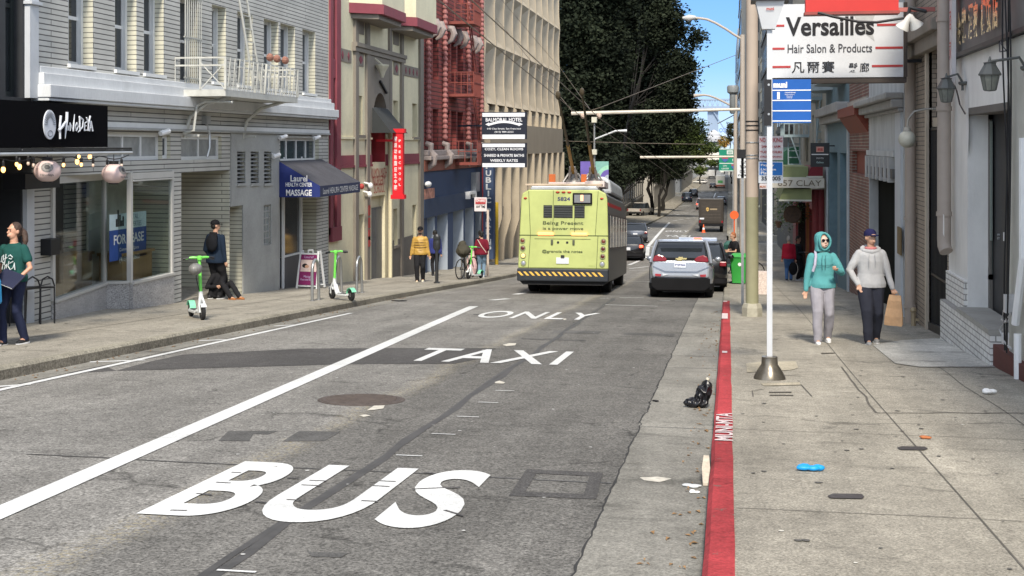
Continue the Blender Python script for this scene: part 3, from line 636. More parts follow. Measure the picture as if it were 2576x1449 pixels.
mb.box(WL, WL + .12, y1_ - .12, y1_ + .12, z1_ - .05, z1_ + .14); mb.build('wall_conduit', STEEL, grey)
for k, x, y in (('Z1', 1365, 1095), ('Z3', 275, 1135), ('Z3', 553, 1140), ('Z3', 218, 1290)):
    y_, z_ = L(k, x, y, WL + .15); mb = MB().tube([(WL, y_, z_ + .05), (WL + .15, y_, z_ + .03)], .02, 6).tube([(WL + .12, y_ - .16, z_ - .03), (WL + .2, y_ + .1, z_ + .03)], .055, 8)
    mb.build('security_camera', WHITE, grey)
z0m = sz(uY(715, WL)) - .3; xd = WL - .3
dn = MB().box(xd, xd + .04, uY(704, WL), uY(709, WL), z0m, msT + .0).box(xd, xd + .04, uY(721, WL), uY(727, WL), z0m, msT).box(xd, xd + .04, uY(708, WL), uY(722, WL), z0m, z0m + .75).box(xd, xd + .04, uY(708, WL), uY(722, WL), msT - .75, msT - .6)
dr = dn.build('shop_door', WFRAME, grey); MB().box(xd - .01, xd + .01, uY(706, WL), uY(724, WL), z0m, msT).build('door_glass', DGLASS, dr)
mb = MB().box(WL - .28, WL - .2, uY(727, WL), uY(771, WL), L('Z4', 320, 890)[1], msT); w_ = mb.build('shop_pane', glassm('shop_dark_glass', (.05, .055, .055)), grey)
MB().box(WL - .2, WL - .14, uY(726, WL), uY(729, WL), z0m, msT).box(WL - .2, WL - .14, uY(770, WL), uY(773, WL), z0m, msT).box(WL - .2, WL - .15, uY(729, WL), uY(770, WL), L('Z4', 320, 895)[1], L('Z4', 320, 880)[1]).build('frame', WFRAME, w_)
MB().box(WL - .27, WL - .13, uY(728, WL), uY(772, WL), z0m, L('Z4', 320, 897)[1]).build('shop_base', mat('dark_grey_tile', (.085, .085, .09), .6), grey)
IRON = mat('pale_iron_paint', (.50, .50, .46), .55, .1, var=.12, sc=6)
bY0 = L('Z1', 1450, 760)[0]; bX = WY(*q('Z1', 1867, 760), bY0)[0]; bY1 = WX(*q('Z3', 395, 800), bX)[0]; bT = WY(*q('Z1', 1867, 740), bY0)[1]; bB = WY(*q('Z1', 1867, 795), bY0)[1]
bal = thing('fire_escape', 'white iron balcony with ladder and rails on the grey brick building', 'fire escape', (WL, bY0, bB))
MB().box(WL, bX, bY0, bY1, bB, bT).build('platform', IRON, bal); rt = WY(*q('Z1', 1862, 475), bY0)[1]
mb = MB()
for z_ in (rt, (rt + bT) / 2 + .18): mb.bar((WL, bY0, z_), (bX, bY0, z_), .035); mb.bar((bX, bY0, z_), (bX, bY1, z_), .035); mb.bar((bX, bY1, z_), (WL, bY1, z_), .035)
n = 34
for k in range(n + 1): t = bY0 + (bY1 - bY0) * k / n; mb.bar((bX, t, bT), (bX + (.06 if k % 2 else .0), t, rt), .018 if k % 17 else .05)
ex = [WL + (bX - WL) * k / 2 for k in range(3)]
for x in ex: mb.bar((x, bY0, bT), (x, bY0, rt), .03)
mb.bar((ex[1], bY0, bT), (ex[2], bY0, rt - .1), .02); mb.bar((ex[2], bY0, bT), (ex[1], bY0, rt - .1), .02)
for k in range(6): x = WL + (bX - WL) * k / 6; mb.bar((x, bY1, bT), (x, bY1, rt), .018)
mb.build('railing', IRON, bal)
mb = MB()
for yy in (bY0 + .5, bY1 - .8): mb.tube([(bX - .1, yy, bB), (WL + .5, yy, bB - .15), (WL + .12, yy, bB - .45), (WL, yy, bB - .9)], .045, 6); mb.bar((WL, yy, bB - .85), (WL + .35, yy, bB - .85), .05)
mb.tube([(WL + .05, bY0 + .3, bB - .8), (WL + .3, bY0 + .3, bB - .75), (WL + .35, bY0 + .35, bB - .2), (WL + .55, bY0 + .4, bB - .1), (bX, bY0 + .4, bB - .12)], .03, 6)
mb.build('bracket', IRON, bal)
mb = MB(); A = Vector((bX - .25, WX(*q('Z1', 2110, 500), bX - .25)[0], bT)); Bp = A + Vector((-.15, -1.4, 3.9))
for d in (0, .5): mb.tube([A + Vector((0, d, 0)), Bp + Vector((0, d, 0))], .028, 6)
for k in range(1, 13): p = A + (Bp - A) * k / 13; mb.bar(p, p + Vector((0, .5, 0)), .02)
mb.build('ladder', IRON, bal)
for i_, (x_, c_) in enumerate(((205, (.35, .12, .08)), (262, (.05, .06, .04)), (330, (.08, .1, .05)))):
    y_, z_ = L('Z3', x_, 585, bX); mb = MB().ell((bX - .12, y_, bT + .9), (.08, .16, .10), 9, 6); tag(mb.build('plant_pot', mat('potplant%d' % 1, (.30, .14, .10), .8, var=.4, sc=14)), ['rust coloured bundle', 'dark cloth bundle', 'small green bundle'][i_] + ' resting behind the white balcony rail', 'bundle', 'bundles on the balcony')
# far left: dark restaurant building, its sign, trellis, lanterns, bulbs
DKB = mat('charcoal_facade', (.028, .03, .033), .6, var=.2, sc=2)
dY0, dY1 = 8.0, gY0 - .02
dk = thing('restaurant_building', 'dark restaurant front with tall black framed windows at the left edge', 'building', (WL, 15, sz(15)))
wr = RL('Z1', 45, 20, 188, 808); wr = (wr[0], wr[1], wr[2], CZ + 5.5)
dops = [(*wr, .2), (wr[0] - 2.2, wr[1] - 2.2, wr[2], wr[3], .2), (uY(2, WL) - 2, uY(52, WL), sz(19) - .2, CZ - .55, .5)]
facade('wall', WL, -1, dY0, dY1, sz(dY1) - 2, CZ + 12.5, dops, DKB, dk)
for o_ in dops[:2]: window(dk, WL, -1, *o_[:4], .2, DGLASS, mat('black_green_frame', (.02, .026, .026), .5), 1, 3, .10)
window(dk, WL, -1, *dops[2][:4], .5, glassm('black_glass', (.006, .008, .009)), BLACK, 3, 1, .07)
pr = (uY(62, WL), uY(86, WL)); mb = MB().box(WL, WL + .10, pr[0], pr[1] - .02, L('Z1', 240, 812)[1], CZ + 5.0).box(WL, WL + .16, pr[0] - .04, pr[1] + .0, L('Z1', 240, 40)[1], L('Z1', 240, 15)[1])
mb.box(WL, WL + .08, uY(57, WL), uY(76, WL), sz(20) - .3, CZ - .5); mb.build('pilaster', mat('pilaster_white', (.50, .52, .54), .6, var=.06), dk)
sX = WL + .85
sy1 = uY(271, sX); sy0 = uY(-260, sX); sz1 = WX(*q('C7', 1490, 155), sX)[1]; sz0 = WX(*q('C7', 1450, 720), sX)[1]
sg = thing('restaurant_sign', 'long black box sign lettered HINODEYA with a round white emblem', 'sign', (sX, (sy0+sy1)/2, sz0))
MB().box(WL, sX, sy0, sy1, sz0, sz1).build('sign_box', mat('sign_black', (.004, .004, .005), .9, var=0, spec=.05), sg)
def onX(k, x, y, X): return WX(*q(k, x, y), X)
LOGO = mat('logo_white', (.62, .65, .70), .6, var=.03)
a = onX('C7', 592, 400, sX); b = onX('C7', 758, 410, sX); t_ = onX('C7', 675, 205, sX); bo = onX('C7', 675, 612, sX); cy, cz = (a[0]+b[0])/2, (t_[1]+bo[1])/2; ry, rzz = (b[0]-a[0])/2, (t_[1]-bo[1])/2
def disc(mb, X, cy, cz, ry, rz_, p=.01, n=28):
    mb.prism([(cy + ry * math.cos(2*math.pi*k/n), cz + rz_ * math.sin(2*math.pi*k/n)) for k in range(n)], 0, X, X + p); return mb
em = disc(MB(), sX, cy, cz, ry, rzz, .02).build('emblem', LOGO, sg)
GREYI = mat('emblem_grey', (.20, .22, .25), .6, var=0)
mb = MB()
for k in range(-8, 9):
    t = math.pi / 2 + k * .2; 
    mb.bar((sX + .023, cy + math.cos(t) * ry * .45, cz + rzz * .05 + math.sin(t) * rzz * .42), (sX + .023, cy + math.cos(t) * ry * .88, cz + rzz * .05 + math.sin(t) * rzz * .82), .014, .008)
mb.build('emblem_rays', GREYI, em); mb = MB()
for k in range(24):
    t0, t1 = 2 * math.pi * k / 24, 2 * math.pi * (k + 1) / 24
    mb.bar((sX + .022, cy + math.cos(t0) * ry * .4, cz - rzz * .6 + math.sin(t0) * rzz * .2), (sX + .022, cy + math.cos(t1) * ry * .4, cz - rzz * .6 + math.sin(t1) * rzz * .2), .01)
mb.build('emblem_ring', GREYI, em)
mb = MB()
def stroke(k, pts, X, ws, mb):
    P = [onX(k, x, y, X) for x, y in pts]; ws = ws if isinstance(ws, (list, tuple)) else [ws] * len(P)
    for i in range(len(P) - 1): mb.tube([(X + .012, P[i][0], P[i][1]), (X + .012, P[i+1][0], P[i+1][1])], [ws[i], ws[i+1]], 7)
k = .006
for pts, w in ((((830, 285), (815, 440), (820, 605)), (3.6, 3.2, 3.2)), (((915, 235), (912, 330), (900, 470), (890, 600)), (4.2, 4.4, 3, 1.0)), (((800, 490), (850, 430), (895, 370)), (4.5, 5.2, 3)),
               (((930, 420), (928, 490)), 2.2), (((955, 380), (958, 495)), 2.2), (((1020, 268), (1008, 400), (1000, 500)), (1, 2.4, 2.6)), (((958, 385), (1000, 495)), 1.6),
               (((1050, 380), (1030, 430), (1045, 495), (1070, 430), (1050, 380)), 1.8), (((1090, 300), (1092, 500)), 2.4), (((1085, 300), (1135, 340), (1130, 440), (1068, 512)), (2.6, 2.8, 2.4, 1.6)),
               (((1160, 390), (1155, 490), (1185, 485)), 2), (((1155, 430), (1182, 425)), 1.6), (((1160, 385), (1188, 372)), 1.6), (((1185, 310), (1212, 390), (1205, 495)), 2.2), (((1235, 290), (1212, 395)), 2.8),
               (((1245, 360), (1225, 500)), 1.8), (((1245, 360), (1270, 498)), 2.6), (((1232, 450), (1262, 448)), 1.5)):
    stroke('C7', pts, sX, [t * k for t in (w if isinstance(w, tuple) else [w] * len(pts))], mb)
mb.build('lettering', LOGO, sg)
tX = WL + 1.55; ty1 = uY(331, tX); ty0 = 14.0; tz = WX(*q('C7', 1810, 780), tX)[1]
tr = thing('trellis_canopy', 'flat dark metal slat canopy under the black restaurant sign', 'canopy', (WL, ty0, tz))
mb = MB()
for k in range(7): x = WL + .1 + (tX - WL - .1) * k / 6; mb.bar((x, ty0, tz), (x, ty1, tz), .03, .05)
for k in range(9): y = ty0 + (ty1 - ty0) * k / 8; mb.bar((WL, y, tz + .05), (tX, y, tz + .05), .04)
mb.build('slats', DARKM, tr)
mb = MB().tube([(tX, ty0, tz - .02), (tX, ty1, tz - .02)], .03, 6).tube([(tX - .5, ty0, tz + .03), (tX - .5, ty1, tz + .03)], .02, 6); mb.build('rail', STEEL, tr)
mb = MB(); P_ = []
for k in range(41):
    t = k / 40; y = ty0 + (ty1 - ty0) * t; mb_ = abs(math.sin(t * 22)); P_.append((tX - .05, y, tz - .06 - .07 * mb_))
mb.tube(P_, .009, 5); fx = mb.build('bulb_cable', BLACK); tag(fx, 'black sagging cable that carries the string bulbs under the canopy', 'cable')
BULB = mat('bulb_glow', (1, .55, .18), .3, var=0, em=1.5); BULBW = mat('bulb_pale', (.8, .62, .5), .3, var=0)
for i, (x, y, lit) in enumerate(((45, 1030, 2), (230, 955, 1), (268, 990, 2), (390, 945, 0), (460, 968, 0), (877, 965, 1), (1065, 920, 2), (1088, 850, 1), (1122, 960, 1), (1240, 850, 2), (1285, 970, 0), (1480, 985, 0), (1678, 970, 0))):
    X_ = WL + .9 + .5 * ((i * 37) % 10) / 10; yy, zz = onX('C7', x, y, X_); s = .034 if lit == 2 else .025
    b_ = thing('string_bulb', ['pinkish unlit', 'small warm glowing', 'larger amber glowing'][lit] + ' string bulb ' + ['at the left frame edge', 'first left of the near lantern, paler', 'beside the first pale bulb', 'over the black box behind the lantern', 'next to the near lantern rim', 'just right of the near eye lantern', 'lower of the amber pair mid canopy', 'upper of the amber pair mid canopy', 'right under the amber pair', 'alone high in front of the window', 'between the two eye lanterns, right part', 'left in front of the far lantern', 'right above the far lantern eye'][i], 'light bulb', (X_, yy, zz), 0, 'string bulbs under the canopy')
    MB().ell((0, 0, 0), (s, s, s * 1.45), 10, 7).build('bulb', BULB if lit else BULBW, b_, True, world=False)
    MB().lathe([(.018, s * 1.2), (.024, s * 1.3), (.024, s * 1.3 + .07), (.01, s * 1.3 + .09), (.006, max(tz - .1 - zz, s * 1.3 + .1))], (0, 0, 0), 8).build('socket', BLACK, b_, world=False)
LAN = mat('lantern_paper', (.62, .47, .44), .6, var=.08, sc=2, em=.0)
for i, (x, y, rot) in enumerate(((655, 1050, R(-62)), (1570, 1085, R(-8)))):
    X_ = WL + 1.35; yy, zz = onX('C7', x, y, X_); rr = .205
    l_ = thing('eye_lantern', ['pale round paper lantern with its drawn eye facing the street, nearer', 'pale round paper lantern with its drawn eye turned right, farther'][i], 'lantern', (X_, yy, zz), 0, 'eye lanterns')
    MB().ell((0, 0, 0), (rr, rr, rr * .86), 24, 14).build('shade', LAN, l_, True, world=False)
    MB().lathe([(.07, rr * .82), (.08, rr * .8), (.08, rr * .8 + .05), (.07, rr * .8 + .06)], (0, 0, 0), 14).lathe([(.07, -rr * .9), (.08, -rr * .88), (.08, -rr * .8)], (0, 0, 0), 14).build('rim', BLACK, l_, world=False)
    MB().tube([(0, 0, rr * .9), (0, 0, tz - zz)], .008, 5).build('cord', BLACK, l_, world=False)
    el = R(22); n_ = Vector((math.cos(rot) * math.cos(el), math.sin(rot) * math.cos(el), math.sin(el))); u_ = Vector((0, 0, 1)); r_ = u_.cross(n_).normalized(); u_ = n_.cross(r_)
    def cap(name, ang, lift, m, par, off=0, ov=1):
        rings = []
        for a_ in range(5):
            t = ang * a_ / 4; ring = []
            for k in range(20):
                ph = 2 * math.pi * k / 20; d_ = n_ * math.cos(t) + (r_ * math.cos(ph) + u_ * math.sin(ph) * ov) * math.sin(t); d_.normalize(); ring.append(Vector((d_.x * (rr + lift), d_.y * (rr + lift), d_.z * (rr * .86 + lift))))
            rings.append(ring)
        return MB().loft(rings).build(name, m, par, world=False)
    e_ = cap('iris', .46, .003, mat('iris_grey', (.20, .19, .18), .6, var=.5, sc=30), l_); cap('pupil', .2, .005, BLACK, e_)
    text('lettering', 'Hinodeya', BLACK, .2, .05, Matrix.Translation((n_ * (rr + .004) - u_ * .135 - n_ * .035)) @ Matrix((( r_.x, u_.x, n_.x, 0), (r_.y, u_.y, n_.y, 0), (r_.z, u_.z, n_.z, 0), (0, 0, 0, 1))), l_, ext=.0, bold=.02, world=False)
mb = MB(); a = onX('C7', 350, 1090, WL + .5); b = onX('C7', 825, 1275, WL + .5); mb.box(WL + .1, WL + .5, a[0], b[0], b[1], a[1]); tag(mb.build('menu_board', BLACK), 'plain black box hanging behind the nearer eye lantern', 'sign box')
# massage shop awning
aw0, aw1 = uY(700, WL), None; ax_o = None
Ya = uY(700, WL); xo = WY(*q('Z4', 580, 300), Ya)[0]; ztop = L('Z4', 232, 90)[1]; zbot = L('Z4', 232, 392)[1]; zf = WY(*q('Z4', 580, 298), Ya)[1]; zfb = WY(*q('Z4', 580, 390), Ya)[1]; Yb = WX(*q('Z4', 910, 300), xo)[0]
awn = thing('shop_awning', 'navy blue shop awning lettered Laurel Health Center Massage', 'awning', (WL, Ya, zbot))
NAVY = mat('awning_navy', (.012, .025, .14), .7, var=.08); SLATE = mat('awning_faded', (.062, .062, .072), .85, var=.25, sc=2, fine=.25)
MB().add([(WL, Ya, ztop), (WL, Yb, ztop), (xo, Yb, zf), (xo, Ya, zf)], [(0, 3, 2, 1)]).add([(WL, Ya, ztop - .02), (WL, Yb, ztop - .02), (xo, Yb, zf - .02), (xo, Ya, zf - .02)], [(0, 1, 2, 3)]).build('canopy', SLATE, awn)
for y_ in (Ya - .003, Yb): MB().prism([(WL, zbot), (WL, ztop), (xo, zf), (xo, zfb)], 1, y_ - .009, y_ + .009).build('side_panel', NAVY, awn)
MB().box(xo - .012, xo + .006, Ya, Yb, zfb, zf).build('valance', mat('valance_navy', (.025, .033, .075), .8, var=.1), awn)
xc = WL + (xo - WL) * .5
for s, dz, w, h, bo in (('Laurel', .40, .62, .17, .02), ('HEALTH CENTER', .57, .98, .11, .02), ('MASSAGE', .79, .95, .17, .03)):
    text('lettering', s, WHITE, w * (xo - WL) / 1.55, h, frame_mat((xc + .0, Ya - .014, ztop - (ztop - zbot) * (dz + .08)), *FACE_CAM), awn, ext=.003, bold=bo)
text('lettering', 'Laurel HEALTH CENTER MASSAGE', mat('faded_white', (.42, .43, .45), .7), (Yb - Ya) * .88, (zf - zfb) * .55, frame_mat((xo + .008, (Ya + Yb) / 2, (zf + zfb) / 2), *FACE_L), awn, ext=.003, bold=.02)
# yellow plaster building
YEL = mat('yellow_plaster', (.66, .60, .42), .85, var=.10, sc=1.0, fine=.06, bump=.15, stretch=(1, 1, .5))
TAUPE = mat('taupe_paint', (.20, .175, .145), .8, var=.1, sc=1.5)
MAR = mat('maroon_paint', (.21, .045, .06), .7, var=.12, sc=2)
CREAM = mat('cream_paint', (.62, .56, .38), .7, var=.05)
yY0, yY1 = gY1 + .04, uY(1061, WL)
yb_ = thing('plaster_building', 'yellow plaster building with maroon bands and a tall arched window', 'building', (WL, (yY0+yY1)/2, sz(45)))
ops = []; yw = []
mw = RL('Z3', 665, 640, 722, 1380); mw2 = RL('Z3', 665, -300, 722, 490)
Zm0 = L('Z4', 690, 632)[1]
mws = [(mw[0], mw[1], Zm0, L('Z3', 665, 640)[1]), (mw2[0], mw2[1], L('Z3', 690, 490)[1], CZ + 11)]
for r in mws: ops.append((*r, .22))
for k, x0, y0, x1, y1 in (('Z3', 885, 790, 937, 1118), ('Z3', 1187, 830, 1230, 1098), ('Z3', 1345, 855, 1388, 1135), ('Z4', 1187, 490, 1225, 785), ('Z4', 1345, 458, 1382, 735)):
    r = RL(k, x0, y0, x1, y1); yw.append(r); ops.append((*r, .25))
dr1 = (uY(897, WL), uY(916, WL), sz(uY(900, WL)) - 1, L('Z4', 885, 540)[1]); dr2 = (uY(934, WL), uY(968, WL), sz(uY(940, WL)) - 1, L('Z4', 1010, 385)[1])
ops += [(*dr1, .25), (*dr2, .14)]
arw = (uY(628.9 + .3038*1003, WL), uY(628.9 + .3038*1120, WL)); arT = L('Z3', 1060, 770)[1]; arS = L('Z3', 1003, 1000)[1]; arB = L('Z3', 1030, 1345)[1]
ops.append((*arw, arB, arT, .55))
facade('wall', WL, -1, yY0, yY1, sz(yY1) - 2, CZ + 14, ops, YEL, yb_)
for r in mws: window(yb_, WL, -1, *r, .2, DGLASS, MAR, 1, 3 if r[3] < CZ + 5 else 4, .07)
mb = MB()
ca, cb = uY(827, WL), uY(851, WL)
mb.box(WL, WL + .09, cb - .42, cb, Zm0 - .25, CZ + 13).box(WL, WL + .06, ca, ca + .3, Zm0 - .25, CZ + 13).box(WL, WL + .12, ca, cb, Zm0 - .45, Zm0 - .02)
gp = (L('Z3', 665, 600)[1], L('Z3', 665, 492)[1]); mb.box(WL, WL + .05, ca + .3, cb - .42, mws[0][3], mws[1][2])
mb.build('window_casing', MAR, yb_)
for r in yw:
    w = window(yb_, WL, -1, *r, .23, glassm('green_glass', (.05, .065, .06)), mat('green_frame', (.08, .10, .09), .6), 1, 3, .05)
    MB().box(WL - .2, WL + .08, r[0] - .05, r[1] + .08, r[2] - .09, r[2] - .001).build('sill', TAUPE, w)
    MB().box(WL - .22, WL - .0, r[1] - .09, r[1] - .002, r[2], r[3]).build('reveal', CREAM, w)
mb = MB()
bev = []
for x, w_ in ((868, .35), (963, .34), (1150, .3), (1248, .3), (1408, .55)):
    y_ = uY(628.9 + .3038 * x, WL); bev.append(y_); o = MB().box(WL, WL + .09, y_ - w_ / 2, y_ + w_ / 2, sz(y_ + 2) - .6, CZ + (13.9 if x == 1408 else 9.2)); o.build('pilaster', TAUPE, yb_)
def hz(k, x, y): return L(k, x, y)[1]
zl0, zl1 = hz('Z3', 800, 1152), hz('Z3', 800, 1135); zm0, zm1 = hz('Z3', 735, 1372), hz('Z3', 735, 1288)
segs = [(cb + .02, bev[0] - .19), (bev[0] + .19, bev[1] - .18), (bev[1] + .18, arw[0] - .02), (arw[1] + .02, bev[2] - .16), (bev[2] + .16, bev[3] - .16), (bev[3] + .16, bev[4] - .29)]
for i, (a, b) in enumerate(segs):
    if b <= a: continue
    MB().box(WL, WL + .06, a, b, zl0, zl1).build('ledge', YEL, yb_)
    MB().box(WL, WL + .04, a, b, zm0, zm1).box(WL, WL + .07, a, b, zm0 - .08, zm0 - .003).build('band', MAR, yb_)
zc0, zc1 = hz('Z3', 860, 385), hz('Z3', 860, 350)
MB().box(WL, WL + .17, bev[0] - .3, bev[3] + .3, zc0, zc1).box(WL, WL + .12, bev[0] - .3, bev[3] + .3, zc0 - .15, zc0 - .003).build('cornice', TAUPE, yb_)
for k, x0, y0, x1, y1, n in (('Z3', 733, 395, 833, 525, 2), ('Z3', 1268, 535, 1390, 650, 4), ('Z3', 884, 432, 935, 555, 1), ('Z3', 1187, 512, 1225, 625, 1)):
    r = RL(k, x0, y0, x1, y1); p = MB().box(WL, WL + .03, r[0], r[1], r[2], r[3]).build('frieze_panel', TAUPE, yb_); mb = MB(); h = (r[3] - r[2]) * .32
    for i in range(n):
        c = r[0] + (r[1] - r[0]) * (i + .5) / n if n > 1 else (r[0] + r[1]) / 2; zc = (r[2] + r[3]) / 2; wd = (r[1] - r[0]) / n * (.16 if n > 1 else .3)
        mb.prism([(c - wd, zc), (c, zc - h), (c + wd, zc), (c, zc + h)], 0, WL + .03, WL + .045)
    mb.build('diamonds', MAR, p)
for k, x0, y0, x1, y1 in (('Z3', 880, 150, 938, 290), ('Z3', 1185, 262, 1228, 380)):
    r = RL(k, x0, y0, x1, y1); MB().box(WL, WL + .03, *r).build('frieze_panel', TAUPE, yb_)
pa, pb = bev[1] + .17, bev[2] - .15; pT = zc0 - .16; pX = WL + .07; cY = (arw[0] + arw[1]) / 2; rY = (arw[1] - arw[0]) / 2; mb = MB()
def archZ(y): t = min(1, abs(y - cY) / rY); return arS + (arT - arS) * math.sqrt(max(0, 1 - t * t))
pbz = hz('Z3', 985, 1100)
mb.box(WL, pX, pa, arw[0], pbz, pT).box(WL, pX, arw[1], pb, pbz, pT); n = 16
for i in range(n):
    y0, y1 = arw[0] + 2 * rY * i / n, arw[0] + 2 * rY * (i + 1) / n; z0, z1 = archZ(y0), archZ(y1)
    mb.add([(pX, y0, z0), (pX, y1, z1), (pX, y1, pT), (pX, y0, pT)], [(0, 1, 2, 3)]); mb.add([(pX, y0, z0), (pX, y1, z1), (WL - .55, y1, z1), (WL - .55, y0, z0)], [(0, 3, 2, 1)])
mb.build('arch_panel', TAUPE, yb_)
mb = MB().box(WL - .54, WL - .5, arw[0], arw[1], arB, arT); w = mb.build('arch_window', glassm('grey_glass', (.06, .065, .065)), yb_)
MB().box(WL - .5, WL - .0, arw[1] - .06, arw[1] - .003, arB, arS).build('reveal', mat('bright_red_paint', (.36, .03, .04), .6), w)
mb = MB()
for t in (.33, .66): y_ = arw[0] + 2 * rY * t; mb.box(WL - .5, WL - .45, y_ - .04, y_ + .04, arB, archZ(y_))
mb.build('mullions', mat('grey_frame', (.12, .12, .12), .6), w)
aA = L('Z3', 1003, 885)[1]; aB_ = L('Z3', 1003, 1100)[1]
mb = MB().add([(WL + .05, arw[0] - .1, aA), (WL + .05, arw[1] + .1, aA), (WL + .75, arw[1] + .25, aB_), (WL + .75, arw[0] - .1, aB_)], [(0, 3, 2, 1)])
mb.prism([(WL + .05, aB_), (WL + .05, aA), (WL + .75, aB_)], 1, arw[0] - .12, arw[0] - .1)
o = mb.build('awning_canopy', mat('awning_charcoal', (.03, .033, .033), .85, var=.15)); tag(o, 'dark charcoal cloth awning over the arched window of the yellow building', 'awning')
for k, x0, x1, xr, yt, yb2 in (('Z3', 820, 960, 1115, 8, 60), ('Z3', 1130, 1255, 1388, 125, 165)):
    ya, ym, yc = uY(628.9+.3038*x0, WL), uY(628.9+.3038*x1, WL + .9), uY(628.9+.3038*xr, WL); zb2 = WX(*q(k, x1, yb2 + 6), WL + .9)[1]
    poly = [(WL, ya), (WL + .9, ya + .7), (WL + .9, max(ym, yc - .7)), (WL, yc)]
    b_ = thing('plaster_balcony', 'faceted plaster balcony with maroon band, ' + ('nearer and higher in the picture' if x0 == 820 else 'farther and beside the red brick house'), 'balcony', (WL, ya, zb2), 0, 'plaster balconies')
    MB().prism(poly, 2, zb2 + .32, zb2 + 1.4).build('parapet', YEL, b_)
    MB().prism([(x + (.05 if x > WL else 0), y) for x, y in poly], 2, zb2, zb2 + .315).build('band', MAR, b_)
    mb = MB(); mb.prism([(x, y * .9 + .1 * (ya + yc) / 2) if x == WL else (x - .12, y) for x, y in poly], 2, zb2 - .16, zb2 - .003).build('soffit', TAUPE, b_)
y_, z_ = L('Z3', 1095, 570, WL + .3); mb = MB().lathe([(.05, -.3), (.12, -.1), (.24, .1), (.24, .14), (.0, .16)], (WL + .3, y_, z_), 10); mb.tube([(WL + .07, y_ - .1, z_ + .35), (WL + .3, y_, z_ + .15)], .03, 6)
tag(mb.build('wall_lamp', mat('lamp_cream', (.5, .47, .36), .6)), 'cream cone shaped wall lamp above the arched window', 'lamp')
mb = MB(); a = L('Z3', 1085, 672, WL + .15); b = L('Z3', 1150, 770, WL + .2); mb.bar((WL + .12, a[0], a[1]), (WL + .12, b[0], b[1]), .07); tag(mb.build('slanted_rod', BLACK), 'short black rod slanting down the taupe panel above the arch', 'rod')
w = MB().box(WL - .29, WL - .23, dr1[0], dr1[1], dr1[2], dr1[3]).build('door', TAUPE, yb_)
dT = L('Z4', 1015, 485)[1]; w = MB().box(WL - .16, WL - .13, dr2[0], dr2[1], dr2[2], dT).box(WL - .129, WL - .10, dr2[0] + .02, (dr2[0] + dr2[1]) / 2 - .02, dr2[2], dT - .06).box(WL - .129, WL - .10, (dr2[0] + dr2[1]) / 2 + .02, dr2[1] - .02, dr2[2], dT - .06).build('door', mat('iron_grey_door', (.10, .105, .11), .5), yb_)
skin('base_coat', WL, -1, uY(985, WL), bev[4] + .3, sz(yY1) - 1.5, sz(uY(1000, WL)) + 1.35, [(*r, .2) for r in yw], mat('brown_grey_base', (.155, .14, .12), .8), yb_, .025)
yp = uY(628.9 + .3038 * 1150, WL + .1); MB().tube([(WL + .15, yp, sz(yp)), (WL + .15, yp, hz('Z3', 1158, 1100))], .07, 8).build('downpipe', CREAM, yb_)
REDL = mat('red_letters', (.38, .05, .04), .6)
zt_ = [hz('C2', 520, y) for y in (318, 390, 462)]; ya, yb2 = L('C2', 445, 320)[0], L('C2', 590, 320)[0]
for s, z_, f in (('KUMON MATH', zt_[0], 1), ('NURSERY', zt_[1], .85), ('SCHOOL', zt_[2], .7)):
    text('lettering', s, REDL, (yb2 - ya) * f, .34, frame_mat((WL + .012, (ya + yb2) / 2, z_), *FACE_L), yb_, ext=.01, bold=.0)
for y_c, k in ((680, 0), (800, 1), (915, 2), (980, 3)):
    y_, z_ = L('C2', 430, y_c, WL + .1); mb = MB().box(WL + .092, WL + .10, y_ - .12, y_ + .12, z_ - .17, z_ + .17); mb.build('red_character_plate', REDL, yb_)
for k, x, y in (('C2', 365, 450), ('C2', 448, 440), ('C2', 440, 525)):
    y_, z_ = L(k, x, y, WL + .25); m_ = REDL if x == 365 else WHITE; tag(MB().tube([(WL, y_, z_ + .1), (WL + .2, y_, z_ + .05)], .03, 6).ell((WL + .22, y_, z_), (.08, .11, .10), 10, 7).build('wall_lamp', m_), {365: 'small red bell lamp on the yellow wall beside the awning', 448: 'white globe lamp, upper, by the iron grey door', 440: 'white globe lamp, lower, by the iron grey door'}[x], 'lamp')
Xs0 = WL + .35; yr = uY(628.9 + .3038 * 1200, WL + .7); r0, r1 = WY(*q('Z3', 1180, 1100), yr), WY(*q('Z4', 1265, 372), yr)
rs = thing('vertical_banner', 'tall red vertical sign with white characters on the yellow building', 'sign', (WL, yr, r1[1]))
SRED = mat('sign_red', (.60, .012, .02), .5, var=.04)
MB().box(r0[0], r1[0], yr, yr + .22, r1[1], r0[1]).build('panel', SRED, rs)
MB().box(r0[0] - .06, r1[0] + .06, yr - .03, yr + .25, r0[1], r0[1] + .14).box(r0[0] - .06, r1[0] + .06, yr - .03, yr + .25, r1[1] - .14, r1[1]).box(WL, r0[0], yr + .08, yr + .14, r0[1] - .3, r0[1] - .22).build('end_cap', SRED, rs)
hh = r0[1] - r1[1]; ww = r1[0] - r0[0]
for i in range(9): text('lettering', '國語幼稚園招生中'[i % 8], WHITE, ww * .27, hh * .075, frame_mat((r0[0] + ww * .3, yr - .004, r0[1] - hh * (.1 + .098 * i)), *FACE_CAM), rs, bold=.01)
for i in range(9): text('lettering', 'PRESCHOOL'[i], WHITE, None if 0 else ww * .2, hh * .04, frame_mat((r0[0] + ww * .72, yr - .004, r0[1] - hh * (.13 + .088 * i)), *FACE_CAM), rs, bold=.01)
